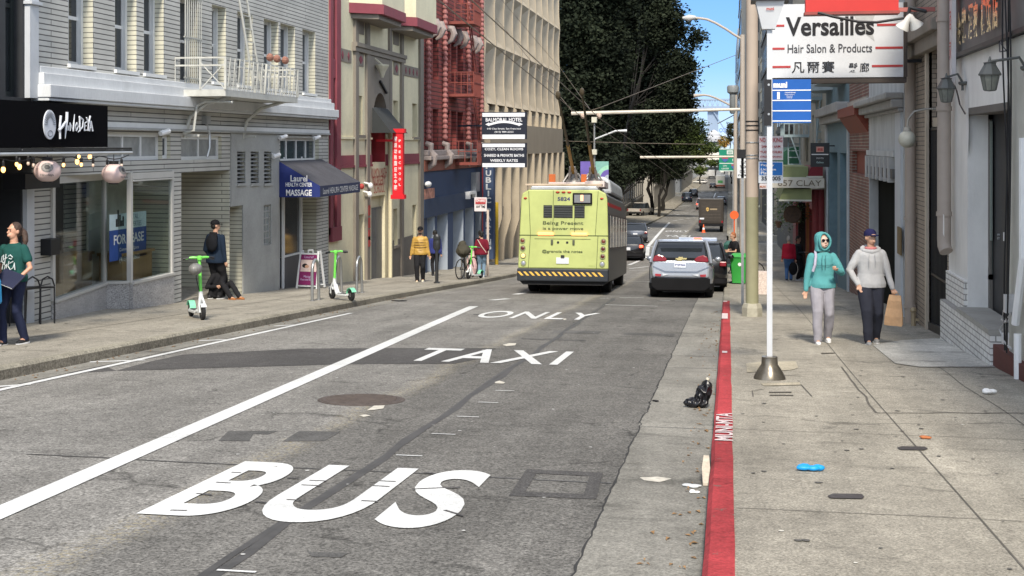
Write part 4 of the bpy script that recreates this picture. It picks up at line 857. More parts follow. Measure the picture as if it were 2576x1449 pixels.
# red brick building over a navy garage front
RB = brick('red_brick', (.25, .052, .045), (.20, .042, .036), (.07, .028, .024), 2.6, .17, .022, .9, .15)
CORAL = mat('coral_iron', (.22, .055, .042), .6, .1, var=.1); SCR = mat('white_scroll', (.30, .25, .23), .7, var=.2, sc=8)
NAVYW = mat('navy_wall', (.035, .06, .12), .7, var=.12, sc=.8, fine=.04)
rY0, rY1 = yY1 + .05, uY(1208, WL); bz = L('C1', 110, 1405)[1] - .05
rb = thing('red_brick_building', 'red brick hotel with white scrolls above a navy blue garage front', 'building', (WL, (rY0+rY1)/2, sz(60)))
ops = []; rw = []
zT1 = L('C1', 140, 290)[1]; zB1 = L('C1', 140, 690)[1]; zT2 = L('C1', 140, 950)[1]; zB2 = L('C1', 140, 1320)[1]
for a, b in ((134, 172), (178, 235), (278, 335), (340, 388), (395, 450), (486, 512), (520, 548)):
    ya, yb2 = uY(1037.7 + .28651*a, WL), uY(1037.7 + .28651*b, WL) - .12
    for z0, z1 in ((zB1, zT1), (zB2, zT2), (zT1 + 1.9, zT1 + 5)):
        rw.append((ya, yb2, z0, z1)); ops.append((ya, yb2, z0, z1, .4))
facade('wall', WL, -1, rY0, rY1, bz, CZ + 17, ops, RB, rb)
for r in rw: window(rb, WL, -1, *r, .38, DGLASS, mat('brown_frame', (.09, .04, .03), .6), 1, 2, .06)
for i, (x, y) in enumerate(((162, 240), (207, 262), (305, 300), (365, 325), (420, 345), (503, 380), (542, 395))):
    y_, z_ = L('C1', x, y); mb = MB(); mb.tube([(WL, y_, z_ + .25), (WL + .22, y_, z_ + .22), (WL + .3, y_, z_), (WL + .2, y_, z_ - .25), (WL, y_, z_ - .4)], [.13, .16, .15, .1, .05], 8); mb.build('scroll_keystone', SCR, rb, True)
for x in (115, 262, 470, 588):
    y_ = uY(1037.7 + .28651*x, WL); zt2 = CZ + 16; zb_ = L('C1', x, 1225)[1] if x < 400 else L('C1', 262, 1225)[1]; mb = MB(); n = int((zt2 - zb_) / .22); prof = []
    for k in range(n): prof += [(.075, k * .22), (.115, k * .22 + .05), (.115, k * .22 + .12), (.075, k * .22 + .17)]
    mb.lathe(prof, (WL + .12, y_, zb_), 8); mb.build('rope_column', mat('pink_brick', (.30, .12, .11), .8, var=.2, sc=9), rb)
    z_ = zb_ - .35; MB().tube([(WL, y_, z_ + .2), (WL + .22, y_, z_ + .12), (WL + .2, y_, z_ - .1), (WL + .34, y_, z_ - .3), (WL + .3, y_, z_ - .6), (WL + .08, y_, z_ - .8)], [.1, .14, .12, .17, .15, .1], 8).build('scroll_bracket', SCR, rb, True)
zc = L('C1', 110, 1395)[1]
MB().box(WL, WL + .35, rY0 + .1, rY1 - .1, zc - .05, zc + .12).box(WL, WL + .22, rY0 + .1, rY1 - .1, zc + .123, zc + .35).build('cornice', SCR, rb, bevel=.03)
MB().box(WL, WL + .12, rY0, rY1, bz - .4, zc - .06).build('frieze', mat('rust_band', (.22, .075, .05), .7), rb)
for z0_ in (L('C1', 320, 848)[1], L('C1', 320, 212)[1], L('C1', 355, 1449)[1]):
    low = z0_ < CZ; ya = uY(1037.7 + .28651*(318 if not low else 352), WL); xf = WY(*q('C1', 500, 0), ya)[0]; xf = min(max(xf, WL + 1.1), WL + 1.6); yb2 = min(uY(1037.7 + .28651*600, xf), rY1 + .3)
    fe = thing('fire_escape', 'coral iron fire escape landing on the red brick hotel, ' + ('lowest, on the white cornice' if low else ('middle one of three' if z0_ < L('C1', 320, 500)[1] else 'top one in the picture')), 'fire escape', (WL, ya, z0_), 0, 'coral fire escape landings')
    MB().box(WL, xf, ya, yb2, z0_, z0_ + .12).build('platform', CORAL, fe); mb = MB(); rt = z0_ + 1.05
    for z_ in (rt, z0_ + .6): mb.bar((WL, ya, z_), (xf, ya, z_), .035).bar((xf, ya, z_), (xf, yb2, z_), .035).bar((xf, yb2, z_), (WL, yb2, z_), .035)
    for k in range(19): t = ya + (yb2 - ya) * k / 18; mb.bar((xf, t, z0_), (xf, t, rt), .025)
    for k in range(5): x = WL + (xf - WL) * k / 4; mb.bar((x, ya, z0_), (x, ya, rt), .03)
    mb.build('railing', CORAL, fe); mb = MB()
    for d in (0, .45): mb.tube([(xf - .2, ya + 2.0 + d, z0_ + .1), (xf - .5, ya + .9 + d, z0_ + 4.1)], .03, 5)
    for k in range(1, 12): mb.bar((xf - .2 - .3*k/12, ya + 2 - 1.1*k/12, z0_ + .1 + 4*k/12), (xf - .2 - .3*k/12, ya + 2.45 - 1.1*k/12, z0_ + .1 + 4*k/12), .02)
    mb.build('ladder', CORAL, fe)
gT = L('C3', 60, 700)[1]; gops = []; LFW = mat('pale_blue_wall', (.36, .41, .47), .7, var=.08)
edges = [(1056.5 + .24305*a, 1056.5 + .24305*b) for a, b in ((62, 140), (165, 275), (330, 438), (455, 545), (562, 622))]
for a, b in edges: gops.append((uY(a, WL), uY(b, WL) - .02, sz(uY(b, WL)) - 1, gT, 1.3))
facade('garage_front', WL + .05, -1, rY0, rY1 + .2, sz(rY1) - 2, bz - .41, gops, NAVYW, rb, rm=LFW)
MB().box(WL + .05, WL + .11, rY0, rY1 + .2, gT + .0, gT + .75).build('lintel', mat('navy_lintel', (.03, .05, .095), .6), rb)
r = RL('C3', 55, 405, 152, 600, WL + .1); MB().box(WL + .06, WL + .10, *r).build('rate_board', mat('rusty_board', (.42, .20, .15), .7, var=.6, sc=6), rb)
y_, z_ = L('C3', 110, 355, WL + .3); MB().ell((WL + .2, y_, z_), (.12, .35, .12), 10, 7).build('flood_lamp', WHITE, rb, True)
y_, z_ = L('C3', 510, 455, WL + .1); MB().box(WL + .05, WL + .3, y_ - .9, y_ + .8, z_, z_ + .12).box(WL + .05, WL + .3, y_ - .9, y_ - .7, z_ - .2, z_).box(WL + .05, WL + .3, y_ + .6, y_ + .8, z_ - .2, z_).build('flood_lamp', WHITE, rb)
y_, z_ = L('C3', 560, 330, WL + .1); MB().box(WL + .05, WL + .3, y_ - .5, y_ + .4, z_ - .45, z_ + .45).build('junction_box', STEEL, rb)
yp = uY(1215, WL + .4); x0_ = WY(*q('C3', 645, 700), yp)[0]; x1_ = WY(*q('C3', 760, 700), yp)[0]; zT = WY(*q('C3', 700, 185), yp)[1]; zB = WY(*q('C3', 700, 1130), yp)[1]
pk = thing('blade_sign', 'tall navy blade sign spelling PUBLIC PARKING downwards', 'sign', (x0_, yp, zB))
MB().box(x0_, x1_, yp, yp + .5, zB, zT + 1.0).build('panel', NAVYW, pk)
mb = MB().box(x0_, x0_ + .05, yp - .06, yp - .003, zB + 1, zT + .9).build('tube_edge', mat('dark_red_edge', (.2, .02, .03), .5), pk)
for s, yy in zip('PUBLIC PARKING', (165, 240, 310, 380, 450, 520, 590, 630, 700, 770, 845, 905, 950, 1000)):
    if s == ' ': continue
    text('lettering', s, mat('aged_white', (.52, .55, .58), .6), .26 if s != 'I' else .07, .27, frame_mat((x0_ + .3, yp - .006, WY(*q('C3', 670, yy), yp)[1]), *FACE_CAM), pk, bold=.03)
yh = uY(1209, WL + 1.0)
def hx(k, x, y): return WY(*q(k, x, y), yh)
SB = mat('sign_ink_blue', (.012, .016, .03), .5, var=0); SW = mat('sign_white', (.74, .76, .80), .5, var=.02)
for nm, lab, t_, b_, l_, r_ in (('hotel_sign', 'upper black and white hotel sign with a curved white ribbon', 985, 1222, 608, 1000), ('hotel_sign', 'lower black and white hotel sign advertising cozy clean rooms', 1255, 1470, 608, 1000)):
    a = hx('C1', l_, t_); b = hx('C1', r_, b_); s_ = thing(nm, lab, 'sign', (WL, yh, b[1]), 0, 'stacked hotel signs')
    MB().box(a[0], b[0], yh, yh + .18, b[1], a[1]).box(WL - .05, a[0], yh + .05, yh + .1, (a[1]+b[1])/2 - .04, (a[1]+b[1])/2 + .04).build('panel', SB, s_); H = a[1] - b[1]; Wd = b[0] - a[0]; cx = (a[0] + b[0]) / 2
    MB().box(a[0] + .03, b[0] - .07, yh - .012, yh - .002, a[1] - H * .17, a[1] - H * .03).box(a[0] + .03, b[0] - .07, yh - .012, yh - .002, b[1] + H * .01, b[1] + H * .17).build('stripe', SW, s_)
    if t_ == 985:
        text('lettering', 'BALMORAL HOTEL', SW, Wd * .82, H * .14, frame_mat((cx, yh - .006, a[1] - H * .28), *FACE_CAM), s_, bold=.02)
        mb = MB(); n = 14
        for k in range(n):
            f = lambda t: (cx + (t - .5) * Wd * .66, a[1] - H * .46 + math.sin(t * math.pi) * H * .10)
            p0, p1 = f(k / n), f((k + 1) / n); mb.add([(p0[0], yh - .008, p0[1] - H*.04), (p1[0], yh - .008, p1[1] - H*.04), (p1[0], yh - .008, p1[1] + H*.045), (p0[0], yh - .008, p0[1] + H*.045)], [(0, 1, 2, 3)])
        for sgn in (-1, 1): x_ = cx + sgn * Wd * .33; mb.add([(x_, yh - .008, a[1] - H*.52), (x_, yh - .008, a[1] - H*.38), (x_ + sgn * Wd * .09, yh - .008, a[1] - H * .45)], [(0, 1, 2)])
        mb.build('ribbon', SW, s_)
        text('lettering', '640 Clay Street, San Francisco', SW, Wd * .76, H * .08, frame_mat((cx, yh - .006, a[1] - H * .62), *FACE_CAM), s_, bold=.01)
        text('lettering', '(415) 989-2353', SW, Wd * .42, H * .08, frame_mat((cx, yh - .006, a[1] - H * .74), *FACE_CAM), s_, bold=.01)
    else:
        for s, t, w_ in (('COZY, CLEAN ROOMS', .26, .86), ('SHARED & PRIVATE BATHS', .51, .9), ('WEEKLY RATES', .72, .62)):
            text('lettering', s, SW, Wd * w_, H * .115, frame_mat((cx, yh - .006, a[1] - H * t), *FACE_CAM), s_, bold=.02)
# tan precast office block with vertical fins
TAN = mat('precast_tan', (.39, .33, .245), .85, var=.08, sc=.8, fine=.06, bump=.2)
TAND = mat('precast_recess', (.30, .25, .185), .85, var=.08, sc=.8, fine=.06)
fY0, fY1 = rY1 + .25, uY(1407, WL + .2); fb = thing('office_block', 'tan precast office block with tall vertical fins and dark slit windows', 'building', (WL, (fY0+fY1)/2, sz(80)))
seams = [L('C1', 680, 375, WL + .32)[1], L('C1', 600, 893, WL + .32)[1]]
s1, s0 = seams; s2 = s1 + (s1 - s0) * 1.02; s3 = s2 + (s1 - s0); s4 = s3 + (s1 - s0)
sb1 = L('C1', 1290, 1130, WL + .5)[1]; sb0 = L('C1', 1290, 1340, WL + .5)[1]
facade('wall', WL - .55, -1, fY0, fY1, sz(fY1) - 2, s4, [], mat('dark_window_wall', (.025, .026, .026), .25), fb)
levels = [s0, s1, s2, s3, s4]; nb = 10; bw = (fY1 - fY0) / nb; xo, xi, xw = WL + .25, WL + .18, WL - .5
for z0, z1 in zip([sb1] + [s1, s2, s3][0:0] + [s0, s1, s2, s3], [s0, s1, s2, s3, s4]):
    H = z1 - z0
    if z0 == sb1: H = z1 - z0; zl, zu = z0 + H * .0, z1 - H * .0
    prof = [(xo - .25 if z0 == sb1 else xo, z0), (xi if z0 != sb1 else xi, z0 + H * .36), (xi, z1 - H * .33), (xo, z1)] if z0 != sb1 else [(xi + .2, z0), (xi + .2, z0 + .8), (xo, z1)]
    for b in range(nb + 1):
        y = fY0 + bw * b; MB().prism([(xw, z0)] + prof + [(xw, z1)], 1, y - .09, y + .09).build('fin', TAN, fb)
    for b in range(nb):
        y0, y1 = fY0 + bw * b + .09, fY0 + bw * (b + 1) - .09; mb = MB(); ym = y0 + (y1 - y0) * .45
        if z0 != sb1:
            mb.add([(xo - .02, y0, z0), (xo - .02, y1, z0), (xi - .05, y1, z0 + H * .34), (xw, ym, z0 + H * .34), (xw, y0, z0 + H * .30)], [(0, 1, 2, 3, 4)])
            mb.add([(xo - .02, y0, z1), (xo - .02, y1, z1), (xi - .05, y1, z1 - H * .32), (xw, ym, z1 - H * .30), (xw, y0, z1 - H * .28)], [(4, 3, 2, 1, 0)])
        mb.add([(xi - .05, y1, z0 + (H * .34 if z0 != sb1 else 0)), (xi - .05, y1, z1 - H * .3), (xw, ym, z1 - H * .3), (xw, ym, z0 + (H * .34 if z0 != sb1 else 0))], [(0, 1, 2, 3)])
        mb.build('hood', TAN, fb)
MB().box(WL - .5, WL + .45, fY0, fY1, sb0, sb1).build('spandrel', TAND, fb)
mb = MB(); mb.box(WL - .5, WL + .15, fY0, fY1, L('C3', 800, 640)[1] - .2, L('C3', 800, 570)[1] - .1); mb.build('canopy_band', mat('brown_band', (.12, .11, .10), .6), fb)
for b in range(nb * 1 + 1):
    y = fY0 + bw * b; zt = sb0; zb_ = sz(y) + .3; xx = WL + .7
    MB().prism([(WL - .5, zb_ - 1.2), (WL + .1, zb_ - 1), (WL + .22, zb_ + .8), (xx - .15, zb_ + 1.9), (xx - .15, zt), (WL - .5, zt)], 1, y - .13, y + .13).build('column', TAN, fb)
MB().box(WL - .54, WL - .4, fY0, fY1, sz(fY1) - 1, sb0).build('base_wall', mat('base_dark_tan', (.10, .085, .07), .8), fb)
ypole = uY(1244, WL + .8); mb = MB().tube([(WL + .9, ypole, sz(ypole) - .1), (WL + .9, ypole, sz(ypole) + 3.0)], .09, 8); tag(mb.build('bollard_post', mat('yellow_paint', (.55, .36, .03), .6)), 'slim yellow post at the corner of the navy garage', 'post')
# right-hand side of the street
def RX(k, x, y, X=None): return WX(*q(k, x, y), WR if X is None else X)
WHB = brick('white_painted_brick', (.72, .71, .68), (.66, .65, .62), (.30, .29, .27), .26, .085, .010, .6, .12)
WHP = mat('white_plaster', (.72, .71, .68), .8, var=.12, sc=1.6, bump=.2, stretch=(1, 1, .5))
TANB = brick('tan_brick', (.34, .285, .23), (.30, .25, .20), (.09, .08, .07), .24, .085, .008, .4, .12)
TANP = mat('tan_trim', (.46, .40, .32), .7, var=.1); GRYP = mat('weathered_grey_plaster', (.46, .475, .475), .85, var=.22, sc=2, stretch=(1, 1, .35))
BROWNP = mat('taupe_pipe', (.36, .305, .26), .6, var=.08)
nY0, nY1 = 2.0, uY(2387, WR)
wb = thing('white_building', 'white plaster shop building with brick planter and dark glazed doorway at right', 'building', (WR, 19, sz(19)))
oa, ob = uY(2544, WR), uY(2434, WR); oT = RX('Z7', 2060, 872)[1]; oB = RX('Z8', 1780, 1232)[1]
def fasZ(): return RX('Z7', 1745, 503)[1]
fz0 = fasZ()
facade('wall', WR, 1, nY0, nY1, sz(nY1) - 2, fz0, [(oa, ob, oB, oT, .38)], WHP, wb)
facade('fascia_wall', WR - .03, 1, nY0, nY1, fz0 + .002, CZ + 5, [], mat('soot_grey_panel', (.12, .115, .11), .6, var=.35, sc=1.6, spec=.5), wb, depth=9)
MB().box(WR - .10, WR + .02, nY0, nY1, fz0 - .03, fz0 + .03).build('black_trim', BLACK, wb)
MB().box(WR - .09, WR - .031, nY0, nY1 - .02, fz0 + .9, fz0 + 2.6).build('red_panel', mat('dark_red_panel', (.30, .035, .03), .5, var=.2), wb)
GOLD = mat('gold_leaf', (.75, .56, .22), .25, .9, var=.35, sc=30)
for i, (x, y, s) in enumerate(((835, 280, '金'), (885, 240, '龍'), (950, 200, '酒'), (1000, 190, '家'), (1075, 150, '樓'), (1125, 130, '飯'), (1190, 90, '店'))):
    y_, z_ = RX('B7', x, y, WR - .04); text('gold_character', s, GOLD, .34, .52, frame_mat((WR - .05, y_, z_), *FACE_R), wb, ext=.03, bold=.03)
dX = WR + .34; md = mat('door_grey_brown', (.085, .08, .072), .5)
dm = uY(2494, dX)
w_ = MB().box(dX, dX + .05, dm, ob, oB, oT).build('door', md, wb); zs1, zs0 = WX(*q('Z8', 1740, 870), dX)[1], WX(*q('Z8', 1740, 1240), dX)[1]
MB().box(dX - .02, dX - .004, dm + .08, ob - .12, zs1 + .05, oT - .18).build('door_glass', glassm('door_glass', (.045, .055, .05)), w_)
MB().box(dX - .045, dX - .022, dm + .16, ob - .18, zs1 + .55, oT - .2).build('blind', mat('green_blind', (.20, .235, .21), .7, var=.1, stretch=(1, 1, 30)), w_)
MB().box(dX - .05, dX - .003, dm - .0, dm + .07, oB, oT - .1).box(dX - .05, dX - .003, ob - .10, ob, oB, oT - .1).box(dX - .05, dX - .003, dm + .07, ob - .1, zs1 - .03, zs1 + .05).box(dX - .05, dX - .003, dm + .07, ob - .1, oT - .17, oT - .08).build('frame', mat('frame_taupe', (.14, .13, .115), .5), w_)
MB().box(WR + .0, dX, oa, ob, oT - .1, oT - .0).build('lintel', mat('lintel_grey', (.13, .12, .11), .7), wb)
w_ = MB().box(dX - .0, dX + .04, oa, dm - .01, oB, oT - .1).build('side_panel', BLACK, wb)
for y, c_ in ((615, 0), (640, 0)): y_, z_ = WX(*q('Z8', 1900 if c_ == 0 else 1935, y), dX); MB().tube([(dX - .03, y_, z_), (dX, y_, z_)], .018, 8).build('lock', STEEL, w_)
y_, z_ = WX(*q('Z8', 1935, 628), dX); MB().box(dX - .012, dX - .0, y_ - .03, y_ + .03, z_ - .06, z_ + .06).build('switch_plate', WHITE, w_)
mb = MB()
pz = RX('Z8', 1600, 910)[1]; z_low = RX('Z8', 1700, 1195)[1]; kx = WR - .14
mb.box(kx + .09, WR, uY(2434, WR) + .02, nY1 - .01, sz(nY1) - 1, pz); mb.box(kx, WR - .001, uY(2491, kx), nY1 - .03, sz(nY1) - 1, z_low)
mb.build('brick_base', WHB, wb); MB().box(kx - .02, WR + .3, uY(2491, kx) + .01, ob, z_low + .002, z_low + .07).build('coping', mat('concrete_coping', (.33, .32, .29), .85, var=.15), wb)
y_, z_ = uY(2500, kx), sz(17); MB().box(kx + .02, WR + .3, 15.2, uY(2494, kx), sz(18) - .5, sz(17.6) + .30).build('step', mat('oxblood_step', (.11, .035, .028), .8), wb)
MB().box(WR - .03, WR + .0, uY(2560, WR) - 1.2, uY(2545, WR), sz(16) - .4, fz0 - .05).build('pilaster', mat('pale_pilaster', (.50, .50, .45), .75, var=.1), wb)
y0_, z1_ = RX('B7', 870, 640); MB().add([(WR - .004, y0_ + .05, z1_), (WR - .004, y0_ - .28, z1_ - .35), (WR - .004, y0_ - .32, z1_ - 1.0), (WR - .004, y0_ - .26, z1_ - 1.35), (WR - .004, y0_ - .08, z1_ - .9)], [(0, 1, 2, 3, 4)]).build('paint_patch', mat('fresh_white_patch', (.72, .72, .71), .7, var=.02), wb)
LGL = mat('smoked_lamp_glass', (.16, .17, .15), .12, var=.2, sc=6); LMT = mat('lamp_grey_metal', (.10, .105, .10), .5, .3)
def carriage(k, x, y, h, lab, X=None):
    X = X or WR - .45; y_, z_ = WX(*q(k, x, y), X); t = thing('carriage_lamp', lab, 'lamp', (X, y_, z_), 0, 'carriage lamps on the white building'); s = h
    V = lambda o: (setattr(o, 'scale', (.62, .62, 1)), o)[1]
    V(MB().lathe([(.30*s, -.42*s), (.42*s, -.1*s), (.46*s, .05*s)], (0, 0, 0), 8).build('glass', LGL, t, world=False))
    V(MB().lathe([(.56*s, .05*s), (.58*s, .09*s), (.30*s, .40*s), (.30*s, .44*s), (.36*s, .46*s), (.1*s, .50*s), (.03*s, .66*s)], (0, 0, 0), 8).build('hood', LMT, t, world=False))
    mb = MB(); mb.lathe([(.0, -.46*s), (.28*s, -.44*s), (.30*s, -.42*s)], (0, 0, 0), 8)
    for k_ in range(8): a = 2*math.pi*k_/8 + .0; mb.tube([(.31*s*math.cos(a), .31*s*math.sin(a), -.42*s), (.47*s*math.cos(a), .47*s*math.sin(a), .05*s)], .02*s, 4)
    V(mb.build('cage', LMT, t, world=False))
    MB().tube([(0, 0, .5*s), (WR - X - .12, 0, .62*s), (WR - X - .05, 0, .3*s), (WR - X - .05, 0, .0)], .03*s + .008, 6).lathe([(.09, 0), (.11, .02), (.11, .05), (.0, .06)], (WR - X, 0, .2*s), 10).build('bracket', LMT, t, world=False)
    return t
carriage('B7', 1110, 745, .37, 'larger carriage lamp with smoked glass over the dark doorway'); carriage('B7', 690, 875, .40, 'smaller looking carriage lamp beside the tall taupe downpipe', WR - .28)
mb = MB(); cy_ = uY(2530, WR - .12)
for i, dx in enumerate((0, .05, .09, .03)):
    P = []
    for k in range(26):
        t = k / 25; z = CZ + 2.6 - t * (CZ + 2.6 - sz(17) - .3); P.append((WR - .12 - .03 * math.sin(t * 6 + i), cy_ - dx * 2.2 + .05 * math.sin(t * 9 + i * 1.7), z))
    mb.tube(P, .011, 5)
for i in range(2):
    y_, z_ = RX('B7', 1180 - 20 * i, 360, WR - .1); y2, z2 = RX('B7', 1270, 490, WR - .12); mb.tube([(WR - .05, y_, z_), (WR - .12, (y_ + y2) / 2, (z_ + z2) / 2 - .1 * i), (WR - .12, y2, z2)], .009, 4)
y_, z_ = RX('B7', 715, 640, WR - .06); P = [(WR - .06, y_, z_)]
for x, y in ((745, 760), (790, 880), (820, 1010), (870, 1100)): a = RX('B7', x, y, WR - .06); P.append((WR - .06, *a))
mb.tube(P, .012, 4)
tag(mb.build('cables', BLACK), 'bundle of loose black cables hanging down the white building front', 'cables')
mb = MB(); yk, zk = RX('Z8', 1960, 1120, WR - .12); mb.box(WR - .16, WR - .04, yk - .05, yk + .07, zk - .1, zk + .12)
P = [(WR - .14, yk, zk - .1)]
for x, y in ((1930, 1160), (1915, 1230), (1960, 1250), (1985, 1180), (1900, 1300), (1940, 1400), (1985, 1440)): a = RX('Z8', x, y, WR - .14); P.append((WR - .14, *a))
mb.tube(P, .012, 5); tag(mb.build('socket_box', mat('grey_plastic', (.5, .5, .5), .5)), 'pale grey socket box with curled flex by the right edge', 'socket box')
mb = MB(); a = RX('B8', 985, 600, WR - .1); b = RX('B8', 940, 1080, WR - .1); mb.tube([(WR - .1, a[0], a[1] + 1.4), (WR - .1, *a), (WR - .12, *b)], .05, 8); mb.tube([(WR - .12, b[0] - .12, b[1] - .1), (WR - .12, b[0] - .13, sz(16))], .045, 8)
tag(mb.build('white_pipe', WHITE), 'white pipe running down the right edge of the picture', 'pipe')
tY0, tY1 = nY1 + .02, uY(2276, WR)
tb = thing('tan_building', 'tan brick building with moulded cornice, tall panelled window and black iron gate', 'building', (WR, 23, sz(23)))
ga, gb_ = uY(2392, WR) + .0, uY(2337, WR); ga = tY0 + .12
gT_ = RX('Z7', 1600, 985)[1]; gB_ = sz(gb_) - .6; wT = RX('Z7', 1500, 455)[1]
facade('wall', WR, 1, tY0, tY1, sz(tY1) - 2, CZ + 5.5, [(ga, gb_, gB_, wT, .35)], TANB, tb)
MB().box(WR - .28, WR, tY0, tY1 + .1, RX('Z7', 1400, 352)[1] - .18, RX('Z7', 1400, 345)[1]).box(WR - .16, WR, tY0, tY1 + .1, RX('Z7', 1400, 352)[1] - .42, RX('Z7', 1400, 345)[1] - .183).build('cornice', mat('cornice_umber', (.20, .175, .145), .75, var=.15), tb, bevel=.02)
fr_ = MB(); fr_.box(WR - .05, WR + .05, gb_, gb_ + .16, gB_, wT).box(WR - .05, WR + .05, ga, gb_ + .16, wT, wT + .14).box(WR + .06, WR + .12, ga, gb_, gT_ - .14, gT_ + .02); fr_.build('door_frame', TANP, tb)
mb = MB().box(WR + .28, WR + .33, ga, gb_, gT_, wT); w_ = mb.build('upper_window', mat('panel_olive', (.19, .18, .15), .6), tb); mb = MB()
for k in range(5): t = ga + (gb_ - ga) * k / 4; mb.box(WR + .2, WR + .279, t - .05, t + .05, gT_, wT)
mb.build('mullions', TANP, w_)
gt = thing('iron_gate', 'black iron bar gate with padlock in the tan building doorway', 'gate', (WR, (ga + gb_)/2, gB_)); mb = MB()
for k in range(15): t = ga + .03 + (gb_ - ga - .06) * k / 14; mb.bar((WR + .04, t, sz(t) + .08), (WR + .04, t, gT_ - .15), .028)
for z_ in (gT_ - .18, sz(gb_) + 1.0): mb.bar((WR + .04, ga, z_), (WR + .04, gb_, z_), .04)
mb.bar((WR + .02, ga - .05, sz(ga) + .06), (WR + .02, gb_ + .05, sz(gb_) + .05), .07, .16); mb.build('bars', BLACK, gt); MB().box(WR + .27, WR + .345, ga, gb_, gB_, gT_ - .01).build('backing', INTERIOR, gt)
y_, z_ = RX('Z8', 1370, 850, WR - .02); MB().box(WR - .04, WR + .02, y_ - .05, y_ + .06, z_ - .09, z_ + .07).tube([(WR - .01, y_ - .04, z_ + .07), (WR - .01, y_ - .04, z_ + .16), (WR - .01, y_ + .05, z_ + .16), (WR - .01, y_ + .05, z_ + .07)], .012, 5).build('padlock', STEEL, gt)
def pipe(k, xc, X, r, z0, z1, lab, elbow=False):
    u_, v_ = q(k, xc, 500); y_ = uY(u_, X); mb = MB(); P = [(X, y_, z1), (X, y_, z0)]
    if elbow: P += [(X, y_ - .02, z0 - .12), (X + .02, y_ - .08, z0 - .2)]
    mb.tube(P, r, 12)
    for z_ in (z0 + .35, z0 + 2.0, z0 + 3.4): mb.tube([(X, y_, z_), (X, y_, z_ + .07)], r * 1.16, 12)
    o = mb.build('downpipe', BROWNP, None, True); return tag(o, lab, 'pipe')
pipe('Z8', 1497, WR - .16, .105, WX(*q('Z8', 1497, 640), WR - .16)[1], CZ + 5, 'thick taupe downpipe ending in an elbow in front of the iron gate', True)
pipe('Z8', 1252, WR - .12, .10, sz(26), CZ + 5, 'taupe downpipe reaching the pavement beside the pale pilaster')
y_, z_ = RX('B8', 400, 345, WR - .28); MB().box(WR - .28, WR - .27, y_ - .07, y_ + .07, z_ - .18, z_ + .14)
mb = MB(); yy = uY(2232.6 + .34719*403, WR - .28); zz = WX(*q('B8', 403, 350), WR - .28)[1]; mb.add([(WR - .272, yy - .06, zz - .2), (WR - .272, yy + .06, zz - .17), (WR - .272, yy + .06, zz + .14), (WR - .272, yy - .05, zz + .12)], [(0, 1, 2, 3)]); tag(mb.build('paper_notice', WHITE), 'torn white paper notice stuck to the thick downpipe', 'notice')
mb = MB(); y_, z_ = uY(2298, WR - .15), sz(25); mb.tube([(WR - .15, y_, z_ - .02), (WR - .15, y_, z_ + .28)], .04, 8).ell((WR - .15, y_, z_ + .32), .06, 8, 6).bar((WR - .15, y_, z_ + .15), (WR - .05, y_, z_ + .15), .05); tag(mb.build('standpipe', mat('brass_dull', (.35, .28, .18), .5, .3)), 'short standpipe valve at the foot of the downpipe', 'valve')
gx = WR - .45; y_, z_ = WX(*q('B7', 310, 1345), gx); gl = thing('globe_lamp', 'frosted round globe lamp on a curved grey arm by the gate', 'lamp', (gx, y_, z_))
MB().ell((0, 0, 0), .15, 20, 12).build('globe', mat('globe_frost', (.42, .42, .36), .35, var=.12, sc=5), gl, True, world=False)
MB().lathe([(.07, .13), (.065, .18), (.04, .21)], (0, 0, 0), 12).tube([(0, 0, .2), (.02, .0, .35), (.12, -.02, .48), (.3, -.05, .52), (WR - gx + .02, -.05, .52)], .018, 8).build('arm', mat('arm_grey', (.30, .29, .26), .5), gl, True, world=False)
hY0, hY1 = tY1 + .12, uY(2186, WR)
hb = thing('weathered_building', 'weathered pale grey plaster building with cornice and black shutter', 'building', (WR, 28, sz(28)))
ha, hb2 = uY(2256, WR), hY1 - .1; hT = RX('Z8', 1050, 150)[1]
facade('wall', WR, 1, hY0, hY1, sz(hY1) - 2, CZ + 6, [(ha, hb2, sz(hb2) - 1, hT, .3)], GRYP, hb)
MB().box(WR + .22, WR + .28, ha, hb2, sz(hb2) - 1, hT).build('shutter', mat('black_shutter', (.012, .013, .012), .95, var=.4, sc=1, stretch=(1, 12, .3), spec=.04), hb)
MB().box(WR - .1, WR + .05, ha - .05, hb2, hT - .12, hT + .08).build('shutter_box', mat('shutter_box', (.10, .10, .095), .6), hb)
c1, c0 = RX('Z7', 1395, 755)[1], RX('Z7', 1395, 900)[1]
MB().box(WR - .38, WR, hY0 + .05, hY1 + .1, c1 - .14, c1).box(WR - .25, WR, hY0 + .05, hY1 + .08, c1 - .32, c1 - .143).box(WR - .12, WR, hY0 + .05, hY1, c0 - .05, c1 - .323).build('cornice', mat('cornice_grey', (.33, .33, .32), .8, var=.2, sc=3), hb, bevel=.03)
z1 = RX('Z7', 1200, 1290)[1]; MB().box(WR - .08, WR, ha - .05, hb2, z1, z1 + .12).build('ledge', GRYP, hb)
for k in range(7): t = ha + (hb2 - ha) * (k + .5) / 7; MB().box(WR - .14, WR, t - .09, t + .09, z1 - .55, z1 - .01).build('dentil', mat('dentil_white', (.42, .42, .41), .8), hb)
MB().box(WR - .05, WR + .0, hY0 + .14, ha - .08, sz(27) - .6, c0 - .06).build('pilaster', mat('pilaster_blue_grey', (.5, .53, .56), .7, var=.06), hb)
MB().box(WR - .07, WR - .051, *sorted((RX('B8', 95, 380)[0], RX('B8', 122, 380)[0])), RX('B8', 108, 575)[1], RX('B8', 108, 378)[1]).build('door_number_plate', mat('brass_plate', (.18, .13, .06), .5, .4), hb)
iY0, iY1 = hY1 + .02, uY(2137, WR); ib = thing('brick_house', 'narrow old brick house with rust red bracket cornice on the right', 'building', (WR, 33, sz(33)))
